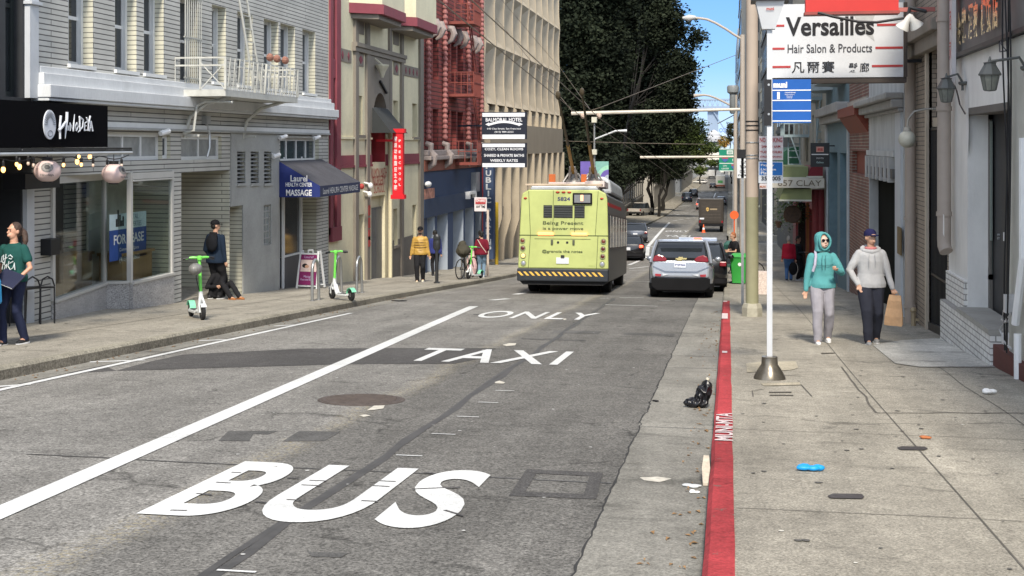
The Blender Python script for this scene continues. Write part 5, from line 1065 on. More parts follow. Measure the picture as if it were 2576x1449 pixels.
OB = brick('old_brick', (.22, .085, .06), (.15, .06, .05), (.27, .24, .20), .23, .085, .014, .7, .25)
iz = RX('Z7', 1060, 1130)[1]; facade('wall', WR, 1, iY0, iY1, sz(iY1) - 2, CZ + 6, [(iY0 + .3, iY1 - .8, RX('Z8', 900, 180)[1], RX('Z7', 1000, 1250)[1], .2)], OB, ib)
RUST = mat('rust_paint', (.22, .05, .03), .6, var=.2)
MB().box(WR - .35, WR, iY0 + .1, iY1 - .1, iz + .55, iz + .8).prism([(WR - .3, iz + .547), (WR, iz + .547), (WR, iz + .1)], 1, iY0 + .15, iY1 - .15).build('bracket_cornice', RUST, ib)
MB().box(WR + .14, WR + .2, iY0 + .3, iY1 - .8, RX('Z8', 900, 180)[1], RX('Z7', 1000, 1250)[1]).build('shutter', RUST, ib); MB().box(WR - .06, WR, iY0, iY1, RX('Z7', 920, 890)[1] - .1, RX('Z7', 920, 890)[1] + .12).build('ledge', mat('pale_ledge', (.45, .42, .37), .8), ib)
jY0, jY1 = iY1 + .03, uY(2078, WR); jb = thing('blue_shop', 'faded blue panelled shop front with bay windows above', 'building', (WR, 40, sz(40)))
BLU = mat('faded_blue_paint', (.13, .21, .25), .7, var=.15, sc=2); jT = RX('Z8', 740, 20)[1]
jo = [(jY0 + .6, jY0 + 3.2, sz(jY0 + 3) + .6, jT, .4), (jY0 + 4.2, jY1 - 1.5, sz(jY1) - 1, jT, .5)]
facade('wall', WR, 1, jY0, jY1, sz(jY1) - 2, CZ + 6.5, jo, BLU, jb)
for a in jo: window(jb, WR, 1, *a[:4], a[4] - .04, DGLASS, BLU, 2, 1, .12)
c_ = RX('Z7', 800, 960)[1]; MB().box(WR - .4, WR, jY0, jY1, c_, c_ + .3).box(WR - .25, WR, jY0, jY1, c_ - .25, c_ - .003).build('cornice', mat('cornice_grey', (.33, .33, .32), .8), jb, bevel=.03)
MB().box(WR - .05, WR - .0, jY0 - .0, jY0 + .35, sz(jY0) - .6, c_ - .26).box(WR - .05, WR, jY1 - .9, jY1, sz(jY1) - .6, c_ - .26).build('pier', mat('pale_blue_pier', (.42, .46, .48), .7), jb)
for k in range(2):
    a = jY0 + 1 + k * 5; p_ = MB().prism([(WR, a), (WR - .8, a + .8), (WR - .8, a + 2.4), (WR, a + 3.2)], 2, c_ + .9, CZ + 6.2).build('bay_window', mat('bay_pale_blue', (.28, .34, .37), .7, var=.1), jb)
    mb = MB().box(WR - .83, WR - .801, a + .95, a + 2.25, c_ + 1.5, c_ + 3.1).build('pane', DGLASS, p_)
kY0, kY1 = jY1 + .03, 72.0; kb = thing('gallery_building', 'dark red fronted shop building beyond the blue shop', 'building', (WR, 60, sz(60)))
DRED = mat('dark_red_front', (.16, .02, .022), .6, var=.2); kT = rz(50) + 3.3
facade('wall', WR, 1, kY0, kY1, sz(kY1) - 2, kT, [(kY0 + 2, kY0 + 4.5, sz(kY0 + 4) - 1, kT - .8, .8), (kY0 + 7, kY1 - 3, sz(kY1) - 1, kT - .8, .8)], DRED, kb)
facade('upper_wall', WR + .02, 1, kY0, kY1, kT + .003, CZ + 5.0, [(a, a + 1.3, kT + 1.2, kT + 3.2, .2) for a in (kY0 + 3, kY0 + 7, kY0 + 11, kY0 + 16)], mat('putty_upper', (.30, .30, .26), .8, var=.2), kb)
def blade(name, lab, cat, Y, k, x0, y0, x1, y1, m, th=.12, group=None, prm=True):
    a = WY(*q(k, x0, y0), Y); b = WY(*q(k, x1, y1), Y); t = thing(name, lab, cat, ((a[0]+b[0])/2, Y, b[1]), 0, group)
    MB().box(a[0], b[0], Y, Y + th, b[1], a[1]).build('panel', m, t); return t, a[0], b[0], b[1], a[1]
OLIVE = mat('olive_cloth', (.22, .25, .12), .8, var=.12); SERIF = mat('brown_ink', (.16, .13, .09), .7)
Yc = uY(2076, WR - .1)
t, a0, a1, z0, z1 = blade('clay_street_sign', 'cream board sign reading 657 CLAY across the pavement', 'sign', Yc, 'Z8', 250, 205, 630, 275, mat('cream_board', (.58, .55, .48), .6), .2)
text('lettering', '657 CLAY', SERIF, (a1 - a0) * .83, (z1 - z0) * .62, frame_mat(((a0 + a1) / 2 + .05, Yc - .01, (z0 + z1) / 2), *FACE_CAM), t, bold=.0)
for lab, x0, y0, x1, y1, m in (('olive green canopy end below the 657 CLAY board', 315, 283, 540, 362, OLIVE), ('olive green canopy above the 657 CLAY board', 330, 120, 515, 198, OLIVE), ('dark red canopy hood above the 657 CLAY board', 517, 122, 622, 190, mat('crimson_cloth', (.17, .012, .02), .6))):
    a = WY(*q('Z8', x0, y0), Yc); b = WY(*q('Z8', x1, y1), Yc); aw = thing('shop_canopy', lab, 'canopy', (a[0], Yc, b[1]))
    MB().prism([(a[0] + .1, a[1]), (b[0], a[1]), (b[0], b[1]), (a[0] - .05, b[1])], 1, Yc + .22, Yc + 4.5).build('cloth', m, aw)
    MB().box(a[0] - .07, b[0], Yc + .2, Yc + .23, b[1] - .06, b[1]).build('hem', mat('canopy_hem', (.55, .55, .48), .6), aw)
Yg = 66; a = WY(*q('Z7', 380, 1215), Yg); b = WY(*q('Z7', 600, 1372), Yg); aw = thing('green_awning', 'large dark green awning behind the black hanging sign', 'awning', (a[0], Yg, b[1]))
mb = MB(); n = 8; xa, xb = a[0] - .3, WR; R_ = xb - xa; mb.prism([(xb, b[1])] + [(xb - R_ * math.sin(t * math.pi / 2 / n), b[1] + (a[1] - b[1]) * math.cos(t * math.pi / 2 / n)) for t in range(n + 1)], 1, Yg, Yg + 9); mb.build('cloth', mat('bottle_green', (.02, .10, .055), .7, var=.1), aw)
for x, c_ in ((565, DRED), (603, DRED)):
    X_, _ = WY(*q('Z8', x, 400), Yc + .8); mb = MB().tube([(X_, Yc + .8, sz(Yc)), (X_, Yc + .8, WY(*q('Z8', x, 285), Yc + .8)[1])], .13, 10); tag(mb.build('entrance_column', c_), ('left' if x < 600 else 'right') + ' dark red column at the 657 CLAY entrance', 'column')
rw_ = P2 = None
for k_, (x, y, X_) in enumerate(((360, 425, 0), (300, 470, 0), (440, 440, 0))):
    Yq = Yc + 3 + k_; c_ = WY(*q('Z8', x, y), Yq); t = thing('hanging_plant', ['trailing', 'pale flowering', 'dark bushy'][k_] + ' plant hanging by the 657 CLAY entrance', 'plant', (c_[0], Yq, c_[1]), 0, 'plants at the gallery entrance'); rn = random.Random(k_); mb = MB()
    for _ in range(260):
        p = Vector((c_[0] + rn.gauss(0, .28), Yq + rn.gauss(0, .25), c_[1] + rn.gauss(0, .30))); a = Vector((rn.uniform(-1, 1), rn.uniform(-1, 1), rn.uniform(-1, 1))).normalized() * .06; b = a.cross(Vector((.3, .5, .8))) * .6; mb.add([p - a, p + b, p + a, p - b], [(0, 1, 2, 3)])
    mb.build('foliage', mat('plant_leaf_%s' % 'abc'[k_], [(.12, .22, .09), (.42, .46, .38), (.04, .08, .04)][k_], .7, var=.4, sc=9), t); MB().lathe([(.06, -.25), (.14, -.05), (.15, 0)], (c_[0], Yq, c_[1] - .25), 10).build('pot', mat('plant_pot', (.16, .09, .06), .8), t)
c_ = WY(*q('Z8', 400, 465), Yc + 1.5); MB().lathe([(0, -.03), (.3, -.03), (.33, 0), (.3, .03), (0, .03)], (c_[0], Yc + 1.5, c_[1]), 22, 1); tag(MB().lathe([(0, -.03), (.3, -.03), (.33, 0), (.3, .03), (0, .03)], (c_[0], Yc + 1.5, c_[1]), 22, 1).build('round_sign', mat('dark_wood', (.07, .04, .025), .6, var=.4, sc=9)), 'round dark wooden disc sign hanging inside the gallery entrance', 'sign')
for x0, x1, m_, lab in ((497, 520, mat('orange_wood', (.36, .13, .04), .6), 'narrow orange wooden pillar in the gallery entrance'), (440, 492, mat('doorway_shade', (.018, .012, .01), .8), 'added dark screen standing in for the shaded gallery doorway behind the couple')):
    a = WY(*q('Z8', x0, 380), Yc + 5); b = WY(*q('Z8', x1, 380), Yc + 5); tag(MB().box(a[0], b[0], Yc + 5, Yc + 5.15, sz(Yc + 5), a[1]).build('entrance_pillar' if x0 > 490 else 'shade_screen', m_), lab, 'pillar' if x0 > 490 else 'screen')  # the dark sheet is added: shade of the doorway put into its colour
Yp = 44.; t, a0, a1, z0, z1 = blade('hanging_sign', 'black hanging shop sign lettered POTS with a red and white stamp emblem', 'sign', Yp, 'C6', 585, 655, 768, 888, mat('sign_charcoal', (.03, .032, .034), .5), .1)
W_, H_ = a1 - a0, z1 - z0; cx = (a0 + a1) / 2
MB().box(cx - W_*.2, cx + W_*.2, Yp - .01, Yp - .002, z1 - H_*.38, z1 - H_*.16).build('stamp', mat('stamp_pink', (.60, .30, .25), .6), t); text('lettering', '瓷窰', mat('stamp_red', (.5, .05, .04), .6), W_*.3, H_*.12, frame_mat((cx, Yp - .014, z1 - H_*.27), *FACE_CAM), t, bold=.02)
text('lettering', 'POTS', WHITE, W_*.36, H_*.06, frame_mat((cx, Yp - .006, z1 - H_*.64), *FACE_CAM), t); MB().box(a0 + .05*W_, a1 - .06*W_, Yp - .008, Yp - .002, z1 - H_*.5, z1 - H_*.46).build('rule', WHITE, t); text('lettering', 'Gallery', mat('pale_teal', (.4, .55, .55), .6), W_*.38, H_*.1, frame_mat((cx, Yp - .006, z1 - H_*.82), *FACE_CAM), t, bold=.01)
MB().bar((a1, Yp + .05, z1 - .1), (WR, Yp + .05, z1 - .1), .04).build('bracket', DARKM, t)
for Yf, ks, lab in ((50., (('C6', 600, 60), ('C6', 935, 240)), 'pale blue iron fire escape landing under the big salon sign'), (58., (('C6', 330, 510), ('C6', 745, 600)), 'grey iron fire escape behind the blue bus sign')):
    a = WY(*q(*ks[0]), Yf); b = WY(*q(*ks[1]), Yf); fe = thing('fire_escape', lab, 'fire escape', (b[0], Yf, b[1]), 0, 'fire escapes on the right'); xl = max(a[0], WR - 1.5); mb = MB()
    MB().box(xl, WR, Yf, Yf + 4, b[1], b[1] + .12).build('platform', mat('blue_grey_iron', (.24, .31, .33), .6), fe)
    for z_ in (b[1] + .6, b[1] + 1.05): mb.bar((xl, Yf, z_), (WR, Yf, z_), .05).bar((xl, Yf, z_), (xl, Yf + 4, z_), .05)
    for k in range(6): x = xl + (WR - xl) * k / 5; mb.bar((x, Yf, b[1]), (x, Yf, b[1] + 1.05), .04)
    for k in range(12): mb.bar((xl, Yf + k / 3, b[1]), (xl, Yf + k / 3, b[1] + 1.05), .03)
    mb.bar((xl + .3, Yf, b[1]), (WR - .2, Yf - .1, b[1] - 1.6), .05).bar((xl + .2, Yf + .5, b[1]), (xl + .2, Yf + .4, b[1] - 3), .05).bar((xl + .7, Yf + .5, b[1]), (xl + .7, Yf + .4, b[1] - 3), .05)
    for k in range(9): mb.bar((xl + .2, Yf + .45, b[1] - .3 * k - .3), (xl + .7, Yf + .45, b[1] - .3 * k - .3), .04)
    mb.build('railing', fe.children[0].data.materials[0], fe)
DST = mat('dark_stone', (.085, .085, .08), .8, var=.2, sc=2); 
def block(name, lab, X, side, Y0, Y1, ztop, m, fl=3.6, bay=3.2, wd=1.5, wh=2.0, z0=None, depth=14, win=True, wm=None):
    t = thing(name, lab, 'building', (X, (Y0 + Y1) / 2, rz((Y0+Y1)/2))); zb = rz(Y1) - 2
    facade('wall', X, side, Y0, Y1, zb, ztop, [], m, t, depth=depth)
    if win:
        mb = MB(); mb2 = MB(); z = rz(Y0) + (z0 or 4.2); rows = 0
        while z + wh < ztop - .6 and rows < 60:
            y = Y0 + bay * .5; 
            while y + wd < Y1 - .3:
                mb.box(X - side * .02, X + side * .05, y, y + wd, z, z + wh); y += bay
            x = X + side * bay * .4
            while abs(x - X) + wd < depth - .5:
                mb.box(min(x, x + side * wd), max(x, x + side * wd), Y0 - .02, Y0 + .05, z, z + wh); x += side * bay
            mb2.box(X - side * .12, X - side * .001, Y0 + .1, Y1 - .1, z - .5, z - .25); z += fl; rows += 1
        mb.build('window_grid', wm or DGLASS, t); mb2.build('string_courses', m, t)
    return t
block('stone_building', 'tall dark stone building beyond the gallery on the right', WR, 1, 72.2, 95, CZ + 9.5, DST)
block('stone_tower', 'dark masonry building standing past the cross street on the right', WR + .3, 1, 110, 150, CZ + 17, DST, 3.8, 3.4, 1.5, 2.2)
TW = mat('tower_pale', (.36, .345, .31), .7, var=.06); TWG = glassm('tower_glass', (.03, .045, .055))
block('office_tower', 'very tall pale office tower with a dark window grid behind the lamp poles', 1.9, 1, 190, 240, CZ + 95, TW, 3.7, 2.6, 1.5, 2.5, wm=TWG)
block('cream_building', 'cream high rise behind the tan street pole', 4.5, 1, 152, 185, CZ + 48, mat('cream_stone', (.50, .45, .34), .8), 4.2, 4.0, 2.0, 2.4)
for i, (a, b, h, c) in enumerate(((242, 298, 40, (.25, .24, .22)), (322, 420, 30, (.30, .28, .25)), (424, 560, 38, (.24, .25, .26)))):
    block('far_building', ['grey', 'tan', 'blue grey'][i] + ' building far down the right side', 3.0, 1, a, b, CZ + h, mat('far_r%d' % i, c, .8), 4, 5, 2.5, 2.4)
# Versailles sign and the red sign in front of it
Yv = 24.3; SWH = mat('salon_white', (.60, .62, .64), .45, var=.06, sc=1.5, fine=.02)
t, a0, a1, z0, z1 = blade('salon_sign', 'large white box sign reading Versailles Hair Salon and Products with red bars', 'sign', Yv, 'Z7', 287, 38, 1374, 636, SWH, .35)
MB().box(a0 - .03, a1 + .06, Yv + .02, Yv + .37, z0 - .10, z0 - .002).box(a1 + .002, a1 + .07, Yv - .01, Yv + .36, z0, z1).build('frame', mat('brown_frame2', (.07, .055, .045), .6), t)
MB().bar((a1 + .05, Yv + .2, z1 - .4), (WR, Yv + .2, z1 - .4), .06).bar((a1 + .05, Yv + .2, z0 + .3), (WR, Yv + .2, z0 + .3), .06).build('bracket', DARKM, t)
INK = mat('ink_black', (.01, .01, .012), .5, var=0)
def onY(k, x, y, Y): return WY(*q(k, x, y), Y)
def rowtext(s, k, x0, y0, x1, y1, Y, m, par, **kw):
    a = onY(k, x0, y0, Y); b = onY(k, x1, y1, Y); return text('lettering', s, m, b[0] - a[0], a[1] - b[1], frame_mat(((a[0]+b[0])/2, Y - .006, (a[1]+b[1])/2), *FACE_CAM), par, **kw)
rowtext('Versailles', 'Z7', 400, 143, 1132, 290, Yv, INK, t, bold=.025); rowtext('Hair Salon & Products', 'Z7', 415, 368, 1115, 432, Yv, mat('ink_grey', (.05, .05, .055), .5), t, bold=.008)
rowtext('凡爾賽', 'Z7', 450, 508, 805, 602, Yv, INK, t, bold=.008, spacing=1.25); rowtext('髮廊', 'Z7', 918, 520, 1090, 598, Yv, INK, t, bold=.006, spacing=1.25)
RB_ = mat('red_bar', (.42, .045, .045), .5, var=0)
for x0, x1, y in ((287, 388, 213), (1155, 1370, 205), (287, 390, 403), (1142, 1370, 395), (287, 440, 554), (1113, 1370, 546)):
    a = onY('Z7', x0, y - 8, Yv); b = onY('Z7', x1, y + 8, Yv); MB().box(a[0], b[0], Yv - .008, Yv - .002, b[1], a[1]).build('red_bar', RB_, t)
a = onY('Z7', 950, 95, Yv); b = onY('Z7', 1150, 345, Yv); mb = MB(); mb.add([(a[0], Yv - .004, a[1]), (b[0], Yv - .004, a[1]), (b[0] - .1, Yv - .004, (a[1]+b[1])/2), (b[0] - .03, Yv - .004, b[1]), (a[0] + .18, Yv - .004, (a[1]*.35+b[1]*.65))], [(0, 1, 2, 3, 4)]); mb.build('smudge', mat('sign_smudge', (.42, .43, .43), .6, var=.15, sc=8), t)
Yr = 22.2; t, a0, a1, z0, z1 = blade('red_sign', 'plain red box sign at the top edge in front of the salon sign', 'sign', Yr, 'Z7', 565, -330, 1335, 85, mat('signal_red', (.55, .035, .03), .55, var=.05), .3)
MB().box(a0 - .02, a1 + .02, Yr - .012, Yr + .31, z0 - .05, z0 - .001).build('rim', mat('rim_red', (.30, .06, .05), .6), t)
mb = MB(); c_ = onY('Z7', 1720, 70, Yr); mb.bar((a1, Yr + .1, c_[1]), (WR - .1, Yr + .1, c_[1]), .07); mb.build('bracket', mat('salmon_iron', (.42, .14, .12), .6), t)
mb = MB(); P = []
for x, y in ((665, 105), (800, 140), (1000, 180), (1150, 185), (1380, 150)): c_ = onY('Z7', x, y, Yr - .05); P.append((c_[0], Yr - .05, c_[1]))
mb.tube(P, .025, 6); mb.build('support_rod', BLACK, t)
for x, y, l in ((1395, 185, 'left'), (1455, 175, 'right')):
    c_ = onY('Z7', x, y, Yr - .1); o = MB().lathe([(.02, .14), (.05, .10), (.055, .02), (.115, -.10), (.12, -.12), (.10, -.12), (.0, -.06)], (0, 0, 0), 14); s_ = o.build('spot_lamp', mat('lamp_white', (.70, .69, .64), .35, var=.04), None, True); s_.location = (c_[0], Yr - .1, c_[1]); s_.rotation_euler = (R(15), R(30 if l == 'left' else -35), 0)
    tag(s_, 'white clamp spot lamp, the %s of the pair beside the red sign' % l, 'lamp', 'spot lamps of the red sign')
mb = MB(); c_ = onY('Z7', 1430, 110, Yr - .05); mb.tube([(c_[0], Yr, c_[1] + .1), (c_[0] - .05, Yr - .1, c_[1] - .1)], .03, 6).tube([(c_[0], Yr, c_[1] + .1), (c_[0] + .25, Yr - .1, c_[1] + .02)], .035, 6); tag(mb.build('lamp_holder', DARKM), 'dark holder arm carrying the pair of white spot lamps', 'lamp holder')
y_, z_ = RX('B7', 738, 230, WR - .15); mb = MB(); H = .95; mb.prism([(y_ + .11 * math.cos(a_) , z_ + H * math.copysign(abs(math.sin(a_)) ** .5, math.sin(a_))) for a_ in [2*math.pi*i/24 for i in range(24)]], 0, WR - .16, WR - .1); o = mb.build('oval_sign', mat('oval_white', (.55, .52, .52), .6, var=.1)); tag(o, 'slim white upright sign with red characters beside the downpipe', 'sign')
for k in range(3): text('lettering', '餐酒家'[k], mat('stamp_red', (.5, .05, .04), .6), .13, .3, frame_mat((WR - .165, y_, z_ + .5 - .45 * k), *FACE_R), o)
# bus stop pole
bp = G(1936, 953, KERB); bs = thing('bus_stop_pole', 'white bus stop pole with blue route 1 sign and steel bell base on the pavement', 'bus stop', (bp.x, bp.y, bp.z))
Yb_ = bp.y; mb = MB().bar((bp.x, Yb_, bp.z + .2), (bp.x, Yb_, CZ + 1.35), .062, .05); mb.build('pole', mat('pole_white_grey', (.55, .57, .59), .5, .2, var=.06), bs)
mb = MB().lathe([(.185, 0), (.18, .03), (.13, .12), (.095, .17), (.09, .26), (.06, .265)], (bp.x, bp.y, bp.z), 28); mb.build('base', mat('worn_steel', (.17, .15, .12), .3, .7, var=.3, sc=9), bs, True)
a = onY('v', 1941, 200, Yb_); b = onY('v', 2040, 309, Yb_); MUNB = mat('route_blue', (.004, .09, .36), .45, var=.05)
MB().box(a[0], b[0], Yb_ - .01, Yb_ + .015, b[1], a[1]).build('route_sign', MUNB, bs); W_ = b[0] - a[0]; H_ = a[1] - b[1]
MB().box(a[0] - .085, a[0] - .002, Yb_ - .04, Yb_ + .04, b[1] - .03, a[1]).build('sign_bracket', BLACK, bs)
for y in (748, 832, 918, 1002): z_ = onY('Z7', 300, y, Yb_)[1]; MB().box(a[0], b[0], Yb_ - .014, Yb_ - .0105, z_ - .006, z_ + .006).build('rule', WHITE, bs)
for y in (703, 946): c_ = onY('Z7', 258, y, Yb_); MB().tube([(c_[0], Yb_ - .05, c_[1]), (c_[0], Yb_ - .038, c_[1])], .014, 8).build('bolt', STEEL, bs)
rowtext('muni', 'Z7', 297, 678, 412, 728, Yb_ - .008, WHITE, bs, bold=.05); rowtext('1', 'Z7', 328, 762, 350, 822, Yb_ - .008, WHITE, bs, bold=.02); rowtext('CALIFORNIA', 'Z7', 392, 762, 482, 771, Yb_ - .008, WHITE, bs, bold=.02)
rowtext('Embarcadero\nFinancial\nDistrict', 'Z7', 392, 778, 470, 814, Yb_ - .008, WHITE, bs)
z6, z7 = onY('v', 1930, 74, Yb_)[1], onY('v', 1930, 6, Yb_)[1]; xa, xb = onY('v', 1917, 74, Yb_)[0], onY('v', 1950, 74, Yb_)[0]; xc, xd = onY('v', 1900, 6, Yb_)[0], onY('v', 1973, 6, Yb_)[0]
MB().loft([[(xa, Yb_ - .07, z6), (xb, Yb_ - .07, z6), (xb, Yb_ + .07, z6), (xa, Yb_ + .07, z6)], [(xc, Yb_ - .16, z7), (xd, Yb_ - .16, z7), (xd, Yb_ + .16, z7), (xc, Yb_ + .16, z7)]]).build('lantern_box', mat('box_white', (.62, .64, .66), .4, var=.05), bs)
MB().box(xc - .05, xd + .05, Yb_ - .2, Yb_ + .2, z7, z7 + .05).build('lantern_cap', DARKM, bs)
text('lettering', 'muni', mat('stamp_red', (.5, .05, .04), .6), .085, .035, frame_mat(((xc + xd) / 2, Yb_ - .145, z6 + (z7 - z6) * .72), (1, 0, 0), (0, -.28, 1)), bs, bold=.03)
# tan street pole with its signs
pp = G(1892, 796, KERB); POLT = mat('pole_tan', (.42, .345, .28), .7, var=.08, sc=1.5); POLG = mat('pole_olive', (.26, .25, .155), .7, var=.12, sc=1.5)
sp = thing('street_pole', 'thick street pole, olive green below and tan above, with square concrete foot', 'pole', (pp.x, pp.y, pp.z))
zc_ = onY('Z8', 100, 340, pp.y)[1]; rp = .125
MB().tube([(pp.x, pp.y, pp.z), (pp.x, pp.y, zc_)], rp, 20).build('lower_shaft', POLG, sp, True); MB().tube([(pp.x, pp.y, zc_), (pp.x, pp.y, CZ + 6)], [rp, .11], 20).build('upper_shaft', POLT, sp, True)
MB().lathe([(.20, -.02), (.20, .18), (.17, .26), (.13, .27)], (pp.x, pp.y, pp.z), 6).build('foot', mat('stone_foot', (.36, .34, .27), .8, var=.2, sc=9), sp)
for y in (1040, 1078, 1005, 1180, 1285, 1310): z_ = onY('Z7', 110, y if y > 1000 else y, pp.y)[1]; MB().lathe([(rp + .006, -.012), (rp + .008, 0), (rp + .006, .012)], (pp.x, pp.y, z_), 20).build('band', STEEL if y > 1150 else DARKM, sp)
Yn = pp.y - .16
def signp(name, lab, Y, k, x0, y0, x1, y1, m, cat='sign', par=None):
    a = onY(k, x0, y0, Y); b = onY(k, x1, y1, Y); t = thing(name, lab, cat, ((a[0]+b[0])/2, Y, b[1])); MB().box(a[0], b[0], Y, Y + .012, b[1], a[1]).build('plate', m, t, bevel=.0); return t
t = signp('parking_sign', 'white sign with red NO PARKING lettering behind the bus stop pole', Yn, 'C6', 88, 590, 320, 822, mat('sign_pinkish', (.68, .62, .62), .5, var=.02)); sr = mat('sign_lettering_red', (.42, .045, .05), .5, var=0)
for s, y0, y1, x0, x1 in (('NO PARKING', 605, 650, 95, 312), ('2AM TO 6AM', 678, 702, 110, 292), ('TUES & THURS', 732, 756, 98, 308), ('STREET CLEANING', 780, 798, 98, 306)): rowtext(s, 'C6', x0, y0, x1, y1, Yn, sr, t, bold=.02)
t = signp('pay_parking_sign', 'blue Pay by License Plate parking sign with phone number', Yn, 'C6', 82, 835, 320, 1045, mat('sign_white2', (.62, .66, .70), .5, var=.02)); a = onY('C6', 92, 845, Yn - .004); b = onY('C6', 312, 968, Yn - .004); MB().box(a[0], b[0], Yn - .004, Yn - .001, b[1], a[1]).build('blue_field', mat('pay_blue', (.01, .16, .50), .5, var=0), t)
for s, y0, y1, x0, x1, m in (('Pay by', 858, 886, 105, 235, WHITE), ('License', 898, 922, 105, 252, WHITE), ('Plate', 932, 960, 105, 200, WHITE), ('35 6005', 978, 1018, 110, 296, INK)): rowtext(s, 'C6', x0, y0, x1, y1, Yn - .004, m, t, bold=.02)
t = signp('small_sign', 'small white and orange sign under the blue parking sign', Yn, 'C6', 92, 1048, 205, 1100, mat('sign_pinkish', (.68, .62, .62), .5)); rowtext('MUNI', 'C6', 95, 1068, 150, 1088, Yn, mat('sign_orange', (.5, .15, .05), .5), t, bold=.03)
t = signp('lane_sign', 'white BUS TAXI ONLY sign with black top on the left of the thick pole', pp.y + 4, 'B4', 1937, 405, 2120, 880, mat('sign_white3', (.66, .68, .70), .5, var=.02)); a = onY('B4', 1937, 405, pp.y + 3.99); b = onY('B4', 2120, 550, pp.y + 3.99); MB().box(a[0], b[0], pp.y + 3.99, pp.y + 3.998, b[1], a[1]).build('black_header', BLACK, t)
for s, y0, y1, x0, x1 in (('BUS', 590, 635, 2005, 2100), ('TAXI', 670, 715, 1985, 2105), ('ONLY', 745, 790, 1985, 2105), ('AT ALL TIMES', 815, 848, 1950, 2110)): rowtext(s, 'B4', x0, y0, x1, y1, pp.y + 4, INK, t, bold=.02)
MB().bar(((a[0] + b[0]) / 2, pp.y + 4.03, sz(30)), ((a[0] + b[0]) / 2, pp.y + 4.03, a[1]), .06).build('post', STEEL, t)
# further poles, arms, lamps, wires
POLC = mat('pole_pale_tan', (.40, .35, .30), .6, var=.06); Y2, Y3 = 47., 79.
def bent(k, pts, Y): return [(WY(*q(k, x, y), Y)[0], Y, WY(*q(k, x, y), Y)[1]) for x, y in pts]
x2 = onY('v', 1868, 300, Y2)[0]; ztp = onY('C5', 700, 335, Y2)[1]
lp = thing('street_lamp', 'tan street lamp pole with long curved arm over the road and wire bracket', 'street lamp', (x2, Y2, sz(Y2)))
MB().tube([(x2, Y2, sz(Y2)), (x2, Y2, ztp)], [.12, .085], 12).build('pole', POLC, lp, True)
MB().tube(bent('C5', ((690, 375), (620, 335), (540, 280), (440, 222), (360, 188), (300, 178), (240, 172)), Y2), .045, 8).build('lamp_arm', POLC, lp, True)
c_ = bent('C5', ((250, 168), (120, 172)), Y2); MB().tube([c_[0], ((c_[0][0]+c_[1][0])/2, Y2, c_[0][2]-.02), c_[1]], [.06, .13, .04], 10).build('lamp_head', mat('lamp_head_grey', (.45, .45, .44), .5), lp, True)
p_ = bent('Z5', ((695, 940), (2060, 905)), Y2); MB().tube([p_[0], (x2, Y2, p_[1][2])], [.07, .05], 8).build('wire_arm', mat('cream_arm', (.55, .50, .42), .5), lp, True)
for x in (790, 925): c_ = bent('Z5', ((x, 955),), Y2)[0]; MB().ell(c_, (.1, .1, .13), 8, 6).build('insulator', mat('insulator_buff', (.55, .42, .34), .5), lp)
x3 = onY('v', 1850, 300, Y3)[0]; lp3 = thing('street_lamp', 'thinner farther street lamp pole with grey cylinder and curved arm', 'street lamp', (x3, Y3, sz(Y3)))
MB().tube([(x3, Y3, sz(Y3)), (x3, Y3, onY('C5', 630, 830, Y3)[1])], .12, 10).build('pole', POLC, lp3, True)
zz1, zz0 = onY('C5', 620, 825, Y3)[1], onY('C5', 620, 1100, Y3)[1]; MB().lathe([(.12, zz0), (.2, zz0 + .1), (.2, zz0 + 1.2), (.34, zz0 + 1.3), (.36, zz1 - .1), (.3, zz1)], (x3 - .15, Y3, 0), 14).build('transformer', mat('grey_cylinder', (.20, .215, .22), .5), lp3, True)
MB().tube(bent('C5', ((600, 1025), (540, 995), (450, 950), (380, 925), (330, 918), (230, 925)), Y3), [.06]*5 + [.11], 8).build('lamp_arm', POLC, lp3, True)
p_ = bent('Z5', ((1265, 1303), (2020, 1298)), Y3); MB().tube([p_[0], (x3, Y3, p_[1][2])], [.08, .06], 8).build('wire_arm', mat('cream_arm', (.55, .50, .42), .5), lp3, True)
WIRE = mat('wire_bronze', (.16, .13, .10), .5, .4)
arm1 = bent('Z5', ((790, 950), (925, 950)), Y2); arm2 = bent('Z5', ((1340, 1310), (1430, 1310)), Y3)
for i in (0, 1):
    a = Vector(arm1[i]) - Vector((0, 0, .12)); b = Vector(arm2[i]) - Vector((0, 0, .12)); c = a + Vector((.1, -70, 70 * .065 + .3)); tag(MB().tube([c, a, b, b + Vector((0, 130, -7))], .013, 5).build('trolley_wire', WIRE), ['left', 'right'][i] + ' overhead trolley wire running along the street above the bus', 'wire', 'trolley wires')
def wire(lab, p, r=.013): tag(MB().tube(p, r, 5).build('span_wire', WIRE), lab, 'wire')
p = bent('Z5', ((855, 915), (940, 888)), Y2); e = bent('Z5', ((2060, 455),), Y3 - 20)[0]; wire('span wire rising right from the near bracket arm to the far pole', [p[0], p[1], e])
e = WX(*q('Z5', 600, 560), WL + .3); p2 = WX(*q('Z5', 215, 185), WL + .3) ; wire('wire from the near bracket arm up to the office block front', [p[0], (WL + .3, *e)]); p3 = WX(*q('Z5', 60, 150), WL + .4)
wire('second wire rising left across the office block front', [bent('Z5', ((700, 920),), Y2)[0], (WL + .35, *WX(*q('Z5', 70, 150), WL + .35))]); wire('cable strung high across the office block', [(WL + .35, *WX(*q('Z5', 110, -10), WL + .35)), (WL + .35, *WX(*q('Z5', 590, 555), WL + .35))])
wire('thin wire crossing low in front of the dark trees', bent('Z5', ((640, 1168), (1200, 1185), (1800, 1195)), 82.), .02); wire('wire rising right in the sky near the far lamp', bent('C5', ((460, 1195), (620, 1110)), 80), .03)
